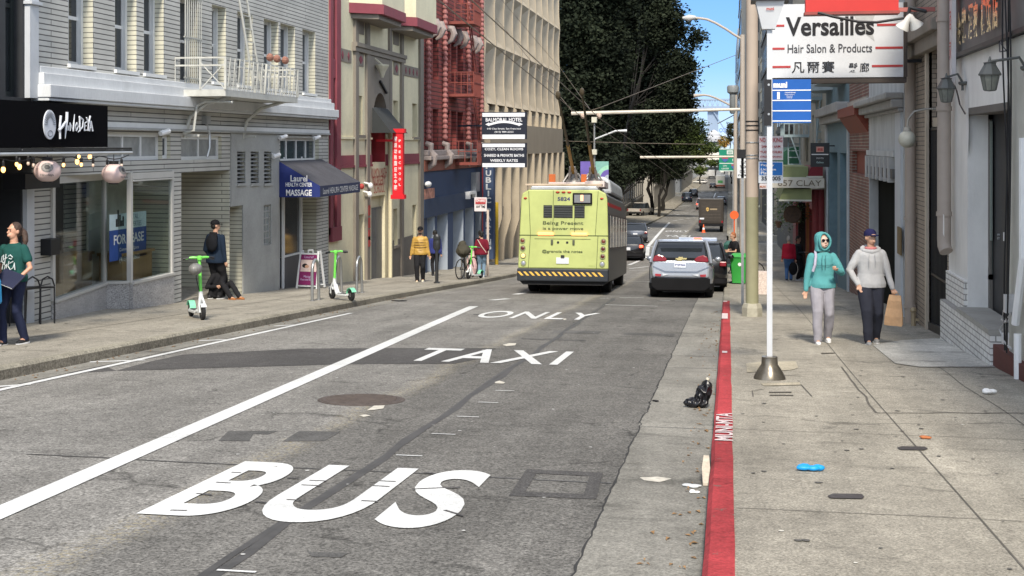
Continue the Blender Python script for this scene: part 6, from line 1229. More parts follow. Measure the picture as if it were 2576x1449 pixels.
Yl = 84.; xl = onY('v', 1495, 380, Yl)[0]; ll = thing('banner_lamp', 'slim grey street lamp with purple and teal banners behind the bus', 'street lamp', (xl, Yl, sz(Yl)))
MB().tube([(xl, Yl, sz(Yl)), (xl, Yl, onY('Z5', 885, 1000, Yl)[1])], [.1, .06], 8).build('pole', STEEL, ll); MB().tube(bent('Z5', ((890, 1152), (1060, 1085), (1155, 1083)), Yl), [.05, .06, .1], 8).build('lamp_arm', mat('pole_white_grey', (.55, .57, .59), .5), ll)
for y0, y1, x0, x1 in ((970, 1015, 866, 908), (1238, 1280, 862, 908)): a = onY('Z5', x0, y0, Yl); b = onY('Z5', x1, y1, Yl); MB().box(a[0], b[0], Yl - .3, Yl + .1, b[1], a[1]).build('control_box', mat('box_cream', (.55, .54, .45), .5), ll)
for x0, x1, m in ((770, 872, mat('banner_purple', (.15, .11, .40), .6, var=.1)), (895, 1003, mat('banner_teal', (.20, .42, .38), .6, var=.1))):
    a = onY('Z5', x0, 1337, Yl); b = onY('Z6', x1, 260, Yl); bn = MB().box(a[0], b[0], Yl - .01, Yl + .01, b[1], a[1]).build('banner', m, ll); W_, H_ = b[0] - a[0], a[1] - b[1]
    if x0 > 800:
        for r_, m2 in ((.95, mat('banner_mint', (.30, .60, .45), .6)), (.7, mat('banner_purple', (.15, .11, .40), .6)), (.4, mat('banner_grey', (.4, .45, .55), .6))):
            MB().prism([(b[0], b[1])] + [(b[0] - W_ * r_ * math.sin(t*math.pi/20), b[1] + H_ * .85 * r_ * math.cos(t*math.pi/20)) for t in range(11)], 1, Yl - .014 - .004 / r_, Yl - .012).build('swirl', m2, bn)
# trees and the far end of the street
def leafmat(name, c1, c2, sc=.35):
    if name in MC: return MC[name]
    m = mat(name, c1, .75, var=0, spec=.12); n = m.node_tree.nodes; l = m.node_tree.links; p = n['Principled BSDF']; tc = n.new('ShaderNodeTexCoord')
    a = n.new('ShaderNodeTexNoise'); a.inputs['Scale'].default_value = sc; a.inputs['Detail'].default_value = 5; l.new(tc.outputs['Object'], a.inputs[0])
    r = n.new('ShaderNodeValToRGB'); r.color_ramp.elements[0].position = .38; r.color_ramp.elements[1].position = .64; r.color_ramp.elements[0].color = (*c1, 1); r.color_ramp.elements[1].color = (*c2, 1)
    l.new(a.outputs[0], r.inputs[0]); l.new(r.outputs[0], p.inputs['Base Color']); return m
def crown(blobs, n, leaf, seed, clump=.9, per=26):
    """leaf clumps scattered through ellipsoid blobs (centre, radii); denser near the outside"""
    rn = random.Random(seed); mb = MB(); vol = [b[1][0] * b[1][1] * b[1][2] for b in blobs]; tot = sum(vol)
    for (c, r), v in zip(blobs, vol):
        for _ in range(max(4, int(n * v / tot))):
            while True:
                d = Vector((rn.uniform(-1, 1), rn.uniform(-1, 1), rn.uniform(-1, 1)))
                if .3 < d.length < 1: break
            d = d.normalized() * (rn.random() ** .35) * (1 + .12 * mnoise.noise(Vector(c) + d * 2)); pc = Vector(c) + Vector((d.x * r[0], d.y * r[1], d.z * r[2])); cr = clump * rn.uniform(.6, 1.3)
            for k in range(per):
                o = Vector((rn.gauss(0, 1), rn.gauss(0, 1), rn.gauss(0, .7))) * cr * .55; p = pc + o
                s = leaf * rn.uniform(.6, 1.35); a = Vector((rn.uniform(-1, 1), rn.uniform(-1, 1), rn.uniform(-.6, .6))).normalized(); b = a.cross(Vector((rn.uniform(-1, 1), rn.uniform(-1, 1), rn.uniform(-1, 1)))).normalized()
                mb.add([p - a * s, p + b * s * .55, p + a * s, p - b * s * .55], [(0, 1, 2, 3)])
    return mb
def limbs(base, blobs, r0, seed):
    rn = random.Random(seed); mb = MB(); B = Vector(base); top = max(blobs, key=lambda b: b[0][2])[0]; T = Vector(top); P = []
    for k in range(9): t = k / 8; P.append(B.lerp(T, t) + Vector((rn.uniform(-.3, .3), rn.uniform(-.3, .3), 0)) * (t > 0))
    mb.tube(P, [r0 * (1 - .8 * k / 8) for k in range(9)], 9)
    for c, r in blobs:
        for _ in range(2):
            a = P[rn.randint(1, 5)]; e = Vector(c) + Vector((rn.uniform(-.7, .7) * r[0], rn.uniform(-.7, .7) * r[1], rn.uniform(-.3, .7) * r[2])); m = a.lerp(e, .5) + Vector((0, 0, .4))
            mb.tube([a, m, e], [r0 * .28, r0 * .14, r0 * .04], 6)
    return mb
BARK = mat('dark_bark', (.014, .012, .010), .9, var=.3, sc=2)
def pb(Y, *bl):
    out = []
    for u, v, ru, rv in bl: X, Z = WY(u, v, Y); k = Y / F; out.append(((X, Y, Z), (ru * k, max(ru, rv) * k * .8, rv * k)))
    return out
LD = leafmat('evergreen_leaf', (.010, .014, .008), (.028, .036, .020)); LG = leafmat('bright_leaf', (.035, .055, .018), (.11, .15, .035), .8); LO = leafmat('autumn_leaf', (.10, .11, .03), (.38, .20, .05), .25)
def tree(name, lab, cat, Y, xb, blobs, n, leaf, lm, seed, r0=.35, grp=None, clump=.9, per=26):
    B = (xb, Y, sz(Y) - .1); t = thing(name, lab, cat, B, 0, grp)
    crown(blobs, n, leaf, seed, clump, per).build('crown', lm, t); limbs(B, blobs, r0, seed).build('trunk', BARK, t, True); return t
GR = 'big evergreen trees over the street'
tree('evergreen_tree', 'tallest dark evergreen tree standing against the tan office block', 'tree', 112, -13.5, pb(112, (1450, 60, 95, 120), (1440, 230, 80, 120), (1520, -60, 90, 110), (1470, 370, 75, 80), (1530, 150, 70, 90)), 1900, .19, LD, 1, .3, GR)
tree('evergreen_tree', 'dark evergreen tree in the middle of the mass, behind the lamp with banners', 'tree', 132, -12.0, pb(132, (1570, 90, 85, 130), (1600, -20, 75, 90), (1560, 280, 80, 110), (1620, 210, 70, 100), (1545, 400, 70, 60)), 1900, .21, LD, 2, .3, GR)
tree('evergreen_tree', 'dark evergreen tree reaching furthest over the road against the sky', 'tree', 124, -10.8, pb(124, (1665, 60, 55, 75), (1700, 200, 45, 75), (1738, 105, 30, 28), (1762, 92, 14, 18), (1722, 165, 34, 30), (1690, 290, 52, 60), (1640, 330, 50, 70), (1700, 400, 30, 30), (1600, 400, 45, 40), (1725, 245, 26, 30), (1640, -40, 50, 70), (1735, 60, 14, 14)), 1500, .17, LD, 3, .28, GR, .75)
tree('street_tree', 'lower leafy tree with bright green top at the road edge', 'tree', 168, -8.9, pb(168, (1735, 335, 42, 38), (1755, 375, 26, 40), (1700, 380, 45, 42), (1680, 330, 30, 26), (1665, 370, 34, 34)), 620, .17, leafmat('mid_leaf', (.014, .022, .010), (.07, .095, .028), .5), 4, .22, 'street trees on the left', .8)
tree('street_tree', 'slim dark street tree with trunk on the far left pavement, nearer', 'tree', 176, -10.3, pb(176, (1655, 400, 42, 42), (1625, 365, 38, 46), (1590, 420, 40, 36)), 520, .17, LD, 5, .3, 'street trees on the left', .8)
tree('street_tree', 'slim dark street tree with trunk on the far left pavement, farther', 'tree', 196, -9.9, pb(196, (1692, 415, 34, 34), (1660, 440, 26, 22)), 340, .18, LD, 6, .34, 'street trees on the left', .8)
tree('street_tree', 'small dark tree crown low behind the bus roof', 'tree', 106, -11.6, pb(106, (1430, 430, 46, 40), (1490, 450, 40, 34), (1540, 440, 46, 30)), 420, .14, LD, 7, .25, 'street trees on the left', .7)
for i, (u, v, r1, r2, Y, lm, lab) in enumerate(((1822, 357, 16, 13, 640, LO, 'yellow and orange autumn tree by the far pale building'), (1838, 330, 9, 26, 560, leafmat('olive_leaf', (.05, .055, .02), (.14, .12, .05), .2), 'olive tree beside the far lamp pole'),
        (1790, 372, 20, 14, 600, LG, 'pale green tree in front of the far domed building'), (1800, 411, 30, 9, 520, LG, 'row of green shrubs under the pale overpass'), (1762, 428, 16, 12, 420, LG, 'green tree at the far left roadside'), (1840, 412, 10, 12, 430, LG, 'green tree at the far right roadside'), (1725, 433, 14, 10, 430, LG, 'light green tree beyond the dark street trees'))):
    k = Y / F; tree('far_tree', lab, 'tree', Y, WY(u, v, Y)[0], pb(Y, (u, v, r1, r2)), 90, 1.6 * k * 1.3, lm, 20 + i, .3, 'far trees', 5 * k, 14)
block('columned_building', 'grey stone building with tall openings under the trees on the left', WL - 1.4, -1, 140, 204, CZ + 5, mat('stone_grey_far', (.17, .165, .155), .8, var=.15), 6, 4.0, 1.9, 4.2, z0=1.0)
block('stone_building', 'pale stone building glimpsed through the branches on the left', WL + .2, -1, 206, 290, CZ + 26, mat('stone_pale_far', (.42, .40, .36), .8), 4, 4, 1.8, 2.4)
block('far_building', 'plain grey building far down the left side', WL, -1, 322, 430, CZ + 14, mat('far_l1', (.26, .26, .25), .8), 4, 5, 2.5, 2.4)
block('far_building', 'beige building at the far left end of the street', WL - 3, -1, 434, 560, CZ + 10, mat('far_l2', (.36, .33, .29), .8), 4, 5, 2.5, 2.4)
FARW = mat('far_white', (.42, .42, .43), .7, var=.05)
Y = 760.; f = lambda k, x, y: WY(*q(k, x, y), Y)
a, b = f('B4', 1425, 160), f('B4', 1680, 450); db = thing('domed_building', 'white tiered building with rounded roof at the end of the street', 'building', ((a[0]+b[0])/2, Y, rz(Y)))
cx = (a[0] + b[0]) / 2; w_ = (b[0] - a[0]) / 2; MB().lathe([(w_, rz(Y) - 2), (w_, a[1] - 3.2), (w_*1.06, a[1] - 3), (w_*1.06, a[1] - 1.5), (w_ * .85, a[1] - 1), (w_*.85, a[1] + .5), (w_ * .3, a[1] + 2.4), (.1, a[1] + 3)], (cx, Y + w_, 0), 20).build('wall', FARW, db, True)
mb = MB()
for k in range(4): z = a[1] - 6 - 5 * k; mb.lathe([(w_ * 1.01, z), (w_ * 1.01, z + 2)], (cx, Y + w_, 0), 20)
mb.build('window_band', DGLASS, db)
Y = 690.; a, b = WY(*q('B4', 1300, 455), Y), WY(*q('B4', 2100, 582), Y); op = thing('overpass', 'pale elevated walkway crossing the far end of the street', 'overpass', (a[0], Y, b[1]))
MB().box(a[0], b[0], Y, Y + 8, a[1] - 1.4, a[1]).box(a[0], b[0], Y, Y + 8, b[1], b[1] + 1.6).box(a[0], b[0], Y + 2, Y + 6, b[1] + 1.6, a[1] - 1.4).build('deck', mat('overpass_pale', (.58, .54, .46), .7), op)
for x in (.1, .5, .9): X_ = a[0] + (b[0] - a[0]) * x; MB().box(X_ - 1, X_ + 1, Y + 3, Y + 5, rz(Y) - 1, b[1]).build('pier', mat('overpass_pale', (.58, .54, .46), .7), op)
Y = 1000.; a, b = WY(*q('B4', 1640, 48), Y), WY(*q('B4', 1762, 122), Y); X_ = (a[0] + b[0]) / 2
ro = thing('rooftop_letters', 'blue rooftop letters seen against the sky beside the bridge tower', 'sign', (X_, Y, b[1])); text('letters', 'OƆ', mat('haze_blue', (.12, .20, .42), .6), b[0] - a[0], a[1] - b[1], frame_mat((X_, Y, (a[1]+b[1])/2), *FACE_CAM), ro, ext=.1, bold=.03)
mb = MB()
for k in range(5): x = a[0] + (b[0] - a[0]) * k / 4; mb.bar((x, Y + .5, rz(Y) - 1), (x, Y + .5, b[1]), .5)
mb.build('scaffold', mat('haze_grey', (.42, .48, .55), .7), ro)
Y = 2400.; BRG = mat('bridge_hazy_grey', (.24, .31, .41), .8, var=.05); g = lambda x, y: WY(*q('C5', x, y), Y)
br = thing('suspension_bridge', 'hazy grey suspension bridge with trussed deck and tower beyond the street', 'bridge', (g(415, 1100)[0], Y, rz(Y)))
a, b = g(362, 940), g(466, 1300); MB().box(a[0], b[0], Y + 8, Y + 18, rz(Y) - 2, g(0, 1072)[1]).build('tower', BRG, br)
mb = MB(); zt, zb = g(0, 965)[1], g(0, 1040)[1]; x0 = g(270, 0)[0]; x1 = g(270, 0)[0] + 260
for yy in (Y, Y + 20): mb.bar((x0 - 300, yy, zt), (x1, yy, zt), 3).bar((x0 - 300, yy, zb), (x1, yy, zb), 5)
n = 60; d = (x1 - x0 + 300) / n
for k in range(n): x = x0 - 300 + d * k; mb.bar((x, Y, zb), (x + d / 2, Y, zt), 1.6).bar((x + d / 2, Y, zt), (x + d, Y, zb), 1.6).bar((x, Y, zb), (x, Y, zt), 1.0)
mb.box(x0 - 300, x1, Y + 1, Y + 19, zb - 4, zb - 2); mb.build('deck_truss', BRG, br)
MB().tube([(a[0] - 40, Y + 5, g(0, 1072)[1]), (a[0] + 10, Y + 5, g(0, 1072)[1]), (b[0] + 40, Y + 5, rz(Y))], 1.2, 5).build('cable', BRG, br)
Yh = 96.; t = signp('highway_sign', 'green highway direction sign with route shields over the pavement', Yh, 'B4', 1640, 390, 1935, 762, mat('highway_green', (.0, .22, .14), .5, var=.03)); W2 = mat('sign_line_white', (.6, .66, .64), .5, var=0)
a = WY(*q('B4', 1640, 390), Yh); b = WY(*q('B4', 1935, 762), Yh)
for y in (398, 512, 632, 754): z_ = WY(*q('B4', 0, y), Yh)[1]; MB().box(a[0] + .03, b[0] - .03, Yh - .02, Yh - .003, z_ - .03, z_ + .03).build('rule', W2, t)
MB().box(*[WY(*q('B4', x, 0), Yh)[0] for x in (1768, 1872)], Yh - .03, Yh - .003, WY(*q('B4', 0, 485), Yh)[1], WY(*q('B4', 0, 420), Yh)[1]).build('route_shield', W2, t, bevel=.08)
rowtext('101', 'B4', 1790, 435, 1850, 472, Yh - .03, mat('highway_green', (0, 0, 0)), t, bold=.03)
for x0, x1, y0, y1 in ((1690, 1790, 530, 618), (1845, 1915, 645, 735)):
    a2 = WY(*q('B4', x0, y0), Yh); b2 = WY(*q('B4', x1, y1), Yh); mx_ = (a2[0] + b2[0]) / 2; hh = a2[1] - b2[1]
    MB().prism([(a2[0], a2[1] - hh*.1), (mx_, a2[1]), (b2[0], a2[1] - hh*.1), (b2[0], b2[1] + hh*.4), (mx_, b2[1]), (a2[0], b2[1] + hh*.4)], 1, Yh - .03, Yh - .004).build('route_shield', mat('shield_blue', (.06, .14, .36), .5), t)
    MB().box(a2[0], b2[0], Yh - .035, Yh - .031, a2[1] - hh * .32, a2[1] - hh * .1).build('shield_band', mat('shield_red', (.5, .06, .06), .5), t)
rowtext('10', 'B4', 1862, 560, 1915, 600, Yh, W2, t, bold=.03); rowtext('CITY', 'B4', 1705, 665, 1775, 690, Yh, W2, t, bold=.02); rowtext('CENTER', 'B4', 1680, 710, 1805, 735, Yh, W2, t, bold=.02)
MB().bar(((a[0]+b[0])/2 + .4, Yh + .1, sz(Yh)), ((a[0]+b[0])/2 + .4, Yh + .1, a[1]), .12).build('post', STEEL, t)
# vehicles (local frame: rear face at y = 0, nose towards +y)
def pitch_at(Y): return math.atan2(rz(Y + 2) - rz(Y - 2), 4)
def veh(name, lab, cat, X, Y, rot=0, grp=None):
    t = thing(name, lab, cat, (X, Y, rz(Y, .004)), 0, grp); t.rotation_euler = (pitch_at(Y + 1.5), 0, rot); return t
def wheel(t, x, y, r=.33, w=.22, rimc=None):
    s = 1 if x > 0 else -1; tw = MB().lathe([(r * .62, -w/2), (r * .93, -w/2), (r, -w/2 + .03), (r, w/2 - .03), (r * .93, w/2), (r * .62, w/2)], (0, 0, 0), 22, 0).build('wheel', RUBBER, t, True, world=False); tw.location = (x, y, r)
    MB().lathe([(0, s * w * .36), (r * .2, s * w * .42), (r * .58, s * w * .36), (r * .63, s * w * .46), (r * .63, -s * w * .3)], (0, 0, 0), 16, 0).build('rim', rimc or mat('rim_metal', (.3, .3, .31), .35, .8), tw, True, world=False); return tw
CHR = mat('chrome_trim', (.6, .6, .6), .15, 1, var=0); PLB = mat('black_plastic', (.014, .014, .016), .75, spec=.12)
LR = mat('tail_lamp_red', (.22, .008, .012), .2, var=0, spec=.7); LRON = mat('brake_lamp_on', (1, .06, .03), .3, var=0, em=3.0); PLATE = mat('plate_white', (.62, .64, .68), .5, var=.03)
CARG = glassm('car_glass', (.018, .022, .026), .04)
def ring(hw, y0, y1, z, c=.12, taper=0):
    c = min(c, hw * .9); P = []
    for sx, yy, a0 in ((1, y0, -90), (1, y1, 0), (-1, y1, 90), (-1, y0, 180)):
        for k in range(4):
            a = R(a0 + 30 * k); cx_ = sx * (hw - c); cy_ = yy + (c if yy == y0 else -c); P.append((cx_ + c * math.cos(a), cy_ + c * math.sin(a), z))
    return P
def car(name, lab, X, Y, L_, W_, H_, paint, rot=0, grp=None, belt=.93, low=.22, hood=.95, deck=.0, rake=(.55, .95), lights=LR, glass=CARG, cat='car', plate=True, wheels=.33, lampz=None, bumper=PLB, lw=.2, lh=.14):
    t = veh(name, lab, cat, X, Y, rot, grp); hw = W_ / 2; hf = belt - .12
    rings = [ring(hw - .1, .12, L_ - .14, low, .25), ring(hw - .02, .03, L_ - .03, low + .16, .26), ring(hw, 0, L_, low + .36, .28), ring(hw, .03, L_ - .04, belt - .16, .28)]
    top = []
    for x, y, z in ring(hw - .04, .08 + deck * 0, L_ - .12, belt, .28): top.append((x, y, z - max(0, (y - (L_ - hood)) / hood) * .22))
    rings.append(top); MB().loft(rings).build('body', paint, t, True, world=False)
    MB().loft([ring(hw - .12, .10, L_ - .1, low - .03, .2), ring(hw - .005, -.012, L_ + .01, low + .05, .26), ring(hw + .006, -.016, L_ + .012, low + .2, .28)]).build('skirt', bumper, t, True, world=False)
    g0, g1 = .10 + deck, L_ - hood; MB().loft([ring(hw - .05, g0, g1, belt - .02, .16), ring(hw - .11, g0 + rake[0] * .45, g1 - rake[1] * .5, (belt + H_) / 2, .16), ring(hw - .2, g0 + rake[0], g1 - rake[1], H_ - .05, .16)]).build('windows', glass, t, True, world=False)
    MB().loft([ring(hw - .19, g0 + rake[0] - .05, g1 - rake[1] + .04, H_ - .075, .18), ring(hw - .2, g0 + rake[0], g1 - rake[1], H_ - .03, .2), ring(hw - .34, g0 + rake[0] + .1, g1 - rake[1] - .15, H_, .2)]).build('roof', paint, t, True, world=False)
    ym = (g0 + g1 + rake[0] - rake[1]) / 2
    for s in (-1, 1):
        MB().tube([(s * (hw - .055), g0 + .03, belt - .02), (s * (hw - .115), g0 + rake[0] * .45 + .02, (belt + H_) / 2), (s * (hw - .2), g0 + rake[0] + .04, H_ - .05)], .05, 6).tube([(s * (hw - .055), g1 - .05, belt - .03), (s * (hw - .195), g1 - rake[1] - .02, H_ - .05)], .035, 6).tube([(s * (hw - .05), ym, belt - .02), (s * (hw - .2), ym, H_ - .05)], .035, 6).build('pillars', paint, t, True, world=False)
        for y_ in (wheels + .42, L_ - wheels - .5): wheel(t, s * (hw - .12), y_, wheels)
        lz = lampz or belt - .13; MB().box(s * (hw - .03), s * (hw - .03 - lw), -.018 if deck or lampz else .0, .12, lz - lh / 2, lz + lh / 2).build('tail_lamp', lights, t, world=False, bevel=.02)
        mi = MB().ell((s * (hw + .12), g1 - .45, belt + .06), (.10, .06, .075), 10, 6); mi.bar((s * (hw - .05), g1 - .42, belt), (s * (hw + .08), g1 - .45, belt + .04), .04); mi.build('mirror', paint, t, True, world=False)
    if plate: MB().box(-.16, .16, -.02, .0, belt - .33, belt - .17).build('number_plate', PLATE, t, world=False)
    return t
SILV = mat('silver_paint', (.32, .35, .40), .22, .45, var=.03, coat=.6); NAVP = mat('dark_blue_paint', (.02, .028, .05), .25, .3, var=0, coat=.6); BLKP = mat('black_car_paint', (.012, .012, .014), .2, .2, var=0, coat=.6)
g = G(1416, 741); LIME = mat('lime_vinyl', (.42, .47, .17), .55, var=.10, sc=1.5); bus = veh('trolley_bus', 'lime green backed trolley bus with trolley poles, number 5824 and striped bumper', 'bus', g.x, g.y, R(1.3))
K = .002527
def bx(x, y): return ((x - 578) * K, (1410 - y) * K)
GRB = mat('bus_grey_side', (.10, .098, .092), .35, .1, var=.25, sc=.8, stretch=(1, 2.5, .6)); GRT = mat('bus_silver_roof', (.42, .43, .43), .35, .3)
sec = [(-1.29, .36), (1.29, .36), (1.30, .9), (1.28, 2.35), (1.20, 2.86), (1.02, 3.02), (-1.02, 3.02), (-1.20, 2.86), (-1.28, 2.35), (-1.30, .9)]
LB = 9.6
MB().prism(sec, 1, .05, LB).build('body', GRB, bus, world=False, bevel=.03)
back = [bx(75, 740), bx(62, 1118), bx(1095, 1118), bx(1090, 740), bx(1078, 330), bx(1062, 262), bx(985, 222), bx(180, 222), bx(105, 262), bx(92, 330)]
MB().prism(back, 1, -.05, .049).build('rear_panel', LIME, bus, world=False, bevel=.035)
sm = mat('panel_gap', (.07, .09, .03), .7)
mb = MB()
for x0, y0, x1, y1 in ((178, 240, 203, 738), (203, 738, 182, 1112), (975, 235, 945, 738), (975, 738, 960, 1112), (462, 230, 462, 740), (708, 400, 708, 740)):
    a, b = bx(x0, y0), bx(x1, y1); mb.bar((a[0], -.052, a[1]), (b[0], -.052, b[1]), .014)
a, b = bx(70, 741), bx(1090, 741); mb.bar((a[0], -.053, a[1]), (b[0], -.053, b[1]), .02); a, b = bx(250, 782), bx(890, 782); mb.bar((a[0], -.052, a[1]), (b[0], -.052, b[1]), .012); mb.build('panel_gaps', sm, bus, world=False)
def bbox(name, x0, y0, x1, y1, m, p0=-.075, p1=-.045, bev=0, par=None):
    a, b = bx(x0, y1), bx(x1, y0); return MB().box(a[0], b[0], p0, p1, a[1], b[1]).build(name, m, par or bus, world=False, bevel=bev)
LOUV = mat('louvre_black', (.02, .022, .02), .5)
for x0, x1 in ((350, 450), (470, 685), (705, 822)):
    o = bbox('engine_grille', x0, 398, x1, 542, LOUV, -.062); mb = MB()
    for k in range(5): a = bx(x0 + 6, 412 + 27 * k); b = bx(x1 - 6, 412 + 27 * k); mb.box(a[0], b[0], -.08, -.063, a[1] - .018, a[1] + .008)
    mb.build('slats', mat('slat_grey', (.06, .065, .06), .4), o, world=False)
ds = bbox('destination_sign', 685, 258, 908, 385, PLB, -.12, -.04, .02); bbox('display', 705, 278, 888, 368, mat('display_grey', (.20, .205, .21), .3), -.135, -.121, 0, ds)
bbox('digit', 775, 280, 808, 350, mat('display_orange', (.9, .45, .25), .4, var=0, em=.5), -.14, -.136, 0, ds)
def btext(s, x0, y0, x1, y1, m, **kw): a, b = bx(x0, y1), bx(x1, y0); return text('lettering', s, m, b[0] - a[0], b[1] - a[1], frame_mat(((a[0]+b[0])/2, -.056, (a[1]+b[1])/2), *FACE_CAM), bus, world=False, **kw)
btext('5824', 510, 305, 655, 348, mat('number_ink', (.05, .05, .12), .5), bold=.03); btext('Being Present', 345, 580, 808, 632, mat('dark_green_ink', (.06, .08, .03), .6), bold=.01); btext('is a power move', 345, 648, 808, 688, mat('dark_green_ink', (.06, .08, .03), .6), bold=.01)
btext('@granola the notes', 338, 905, 800, 948, mat('dark_green_ink', (.06, .08, .03), .6), bold=.015)
AMB = mat('brake_bar_on', (1, .22, .08), .3, var=0, em=1.6)
for x0 in (288, 672): bbox('brake_bar', x0, 708, x0 + 182, 742, AMB, -.09, -.04, .02)
for x in (512, 580, 645): a = bx(x, 250); MB().ell((a[0], -.06, a[1]), (.06, .03, .028), 10, 6).build('marker_lamp', mat('marker_red', (.45, .04, .02), .3, var=0), bus, True, world=False)
for x in (140, 1016): a = bx(x, 320); MB().ell((a[0], -.06, a[1]), (.05, .03, .028), 10, 6).build('marker_lamp', mat('marker_red', (.45, .04, .02), .3, var=0), bus, True, world=False)
for x, dx in ((112, 0), (1038, 0)):
    for y, m in ((805, mat('lamp_brown', (.16, .045, .03), .3, var=0)), (890, mat('lamp_maroon', (.10, .02, .02), .3, var=0)), (975, mat('amber_lamp_on', (1, .38, .12), .3, var=0, em=1.3) if x == 112 else mat('lamp_maroon', (.1, .02, .02), .3)), (1060, mat('reverse_lamp', (.30, .32, .38), .2, var=0))):
        a = bx(x + (y - 800) * (.05 if x == 112 else -.05), y); l_ = MB().lathe([(0, -.085), (.05, -.08), (.066, -.065), (.066, -.04)], (a[0], 0, a[1]), 18, 1).build('rear_lamp', m, bus, True, world=False)
        MB().lathe([(.070, -.075), (.082, -.075), (.082, -.045), (.070, -.045)], (a[0], 0, a[1]), 18, 1).build('bezel', mat('bezel_grey', (.22, .24, .12), .4), l_, True, world=False)
for x in (450, 697): bbox('hinge', x - 12, 790, x + 14, 848, mat('hinge_grey', (.10, .11, .07), .4, .3), -.085, -.04, .01)
for x in (520, 625): a = bx(x, 822); MB().lathe([(0, -.06), (.035, -.06), (.04, -.04)], (a[0], 0, a[1]), 12, 1).build('latch', LOUV, bus, world=False)
pl = bbox('number_plate', 502, 992, 645, 1062, PLATE, -.075, -.04); btext('1E17645', 525, 1022, 625, 1045, mat('plate_ink', (.08, .1, .25), .5), bold=.02)
btext('Zero', 870, 1072, 945, 1088, mat('faint_green', (.35, .42, .12), .5))
bbox('plate_lamp', 555, 965, 595, 995, LOUV, -.1, -.04)
bmp = bbox('bumper', 58, 1118, 1098, 1262, mat('bumper_black', (.02, .024, .03), .5), -.16, .06, .03); mb = MB(); YST = mat('stripe_yellow', (.72, .42, .08), .5, var=.1)
for k in range(16):
    a = bx(62 + k * 65, 1155); b = bx(105 + k * 65, 1200); w = .075
    if b[0] + w < 1.33: mb.add([(a[0], -.163, a[1]), (a[0] + w, -.163, a[1]), (b[0] + w, -.163, b[1]), (b[0], -.163, b[1])], [(0, 1, 2, 3)])
mb.build('hazard_stripes', YST, bmp, world=False)
MB().prism([(-1.28, .40), (1.28, .40), (1.15, .27), (-1.15, .27)], 1, -.05, LB - .3).build('underbody', RUBBER, bus, world=False)
for x in (-1.1, 1.1):
    for y_ in (2.1, LB - 1.6): wheel(bus, x, y_, .5, .3)
MB().lathe([(.2, -.14), (.46, -.14), (.5, -.1), (.5, .1), (.46, .14), (.2, .14)], (-.78, 2.1, .5), 20, 0).build('wheel', RUBBER, bus, True, world=False); MB().lathe([(.2, -.14), (.46, -.14), (.5, -.1), (.5, .1), (.46, .14), (.2, .14)], (.78, 2.1, .5), 20, 0).build('wheel', RUBBER, bus, True, world=False)
MB().box(-1.0, 1.0, .12, .2, .30, .75).build('rear_underguard', RUBBER, bus, world=False)
for s in (-1, 1):
    MB().box(s * 1.285, s * 1.312, .5, LB - .5, 1.35, 2.28).build('side_windows', CARG, bus, world=False); mb = MB()
    for k in range(7): y_ = .5 + (LB - 1) * k / 6; mb.box(s * 1.312, s * 1.326, y_ - .03, y_ + .03, 1.35, 2.28)
    mb.build('window_posts', mat('post_pewter', (.30, .28, .25), .4, .4), bus, world=False); MB().box(s * 1.22, s * 1.25, .6, 7, 2.55, 2.66).build('red_strip', mat('red_strip', (.5, .03, .03), .5), bus, world=False)
MB().prism([(-1.0, 3.0), (1.0, 3.0), (.95, 3.12), (-.95, 3.12)], 1, .1, LB - .3).build('roof', GRT, bus, world=False, bevel=.03)
MB().prism([(.12, 3.1), (1.18, 3.0), (1.12, 3.42), (.95, 3.55), (.12, 3.5)], 1, 3.2, LB - .2).build('roof_fairing', mat('fairing_white', (.45, .47, .48), .3, .1, var=.1), bus, world=False, bevel=.08)
a, b = bx(130, 172), bx(1010, 150); MB().box(a[0], b[0], .1, .5, a[1] - .0, b[1]).box(-.8, -.74, .15, .25, 2.95, a[1]).box(.8, .86, .15, .25, 2.95, a[1]).build('roof_walkway', mat('walkway_tan', (.50, .40, .30), .6), bus, world=False)
a, b = bx(365, 145), bx(815, 120); MB().box(a[0], b[0], .8, 1.4, a[1], b[1]).box(.55, 1.12, .8, 2.4, 3.12, 3.3).build('roof_box', mat('roof_box_pink', (.60, .50, .46), .6), bus, world=False, bevel=.01)
OBR = mat('orange_board', (.42, .10, .02), .6)
for x0, x1 in ((360, 438), (740, 806)): bbox('orange_board', x0, 22, x1, 122, OBR, 1.0, 1.04, .01)
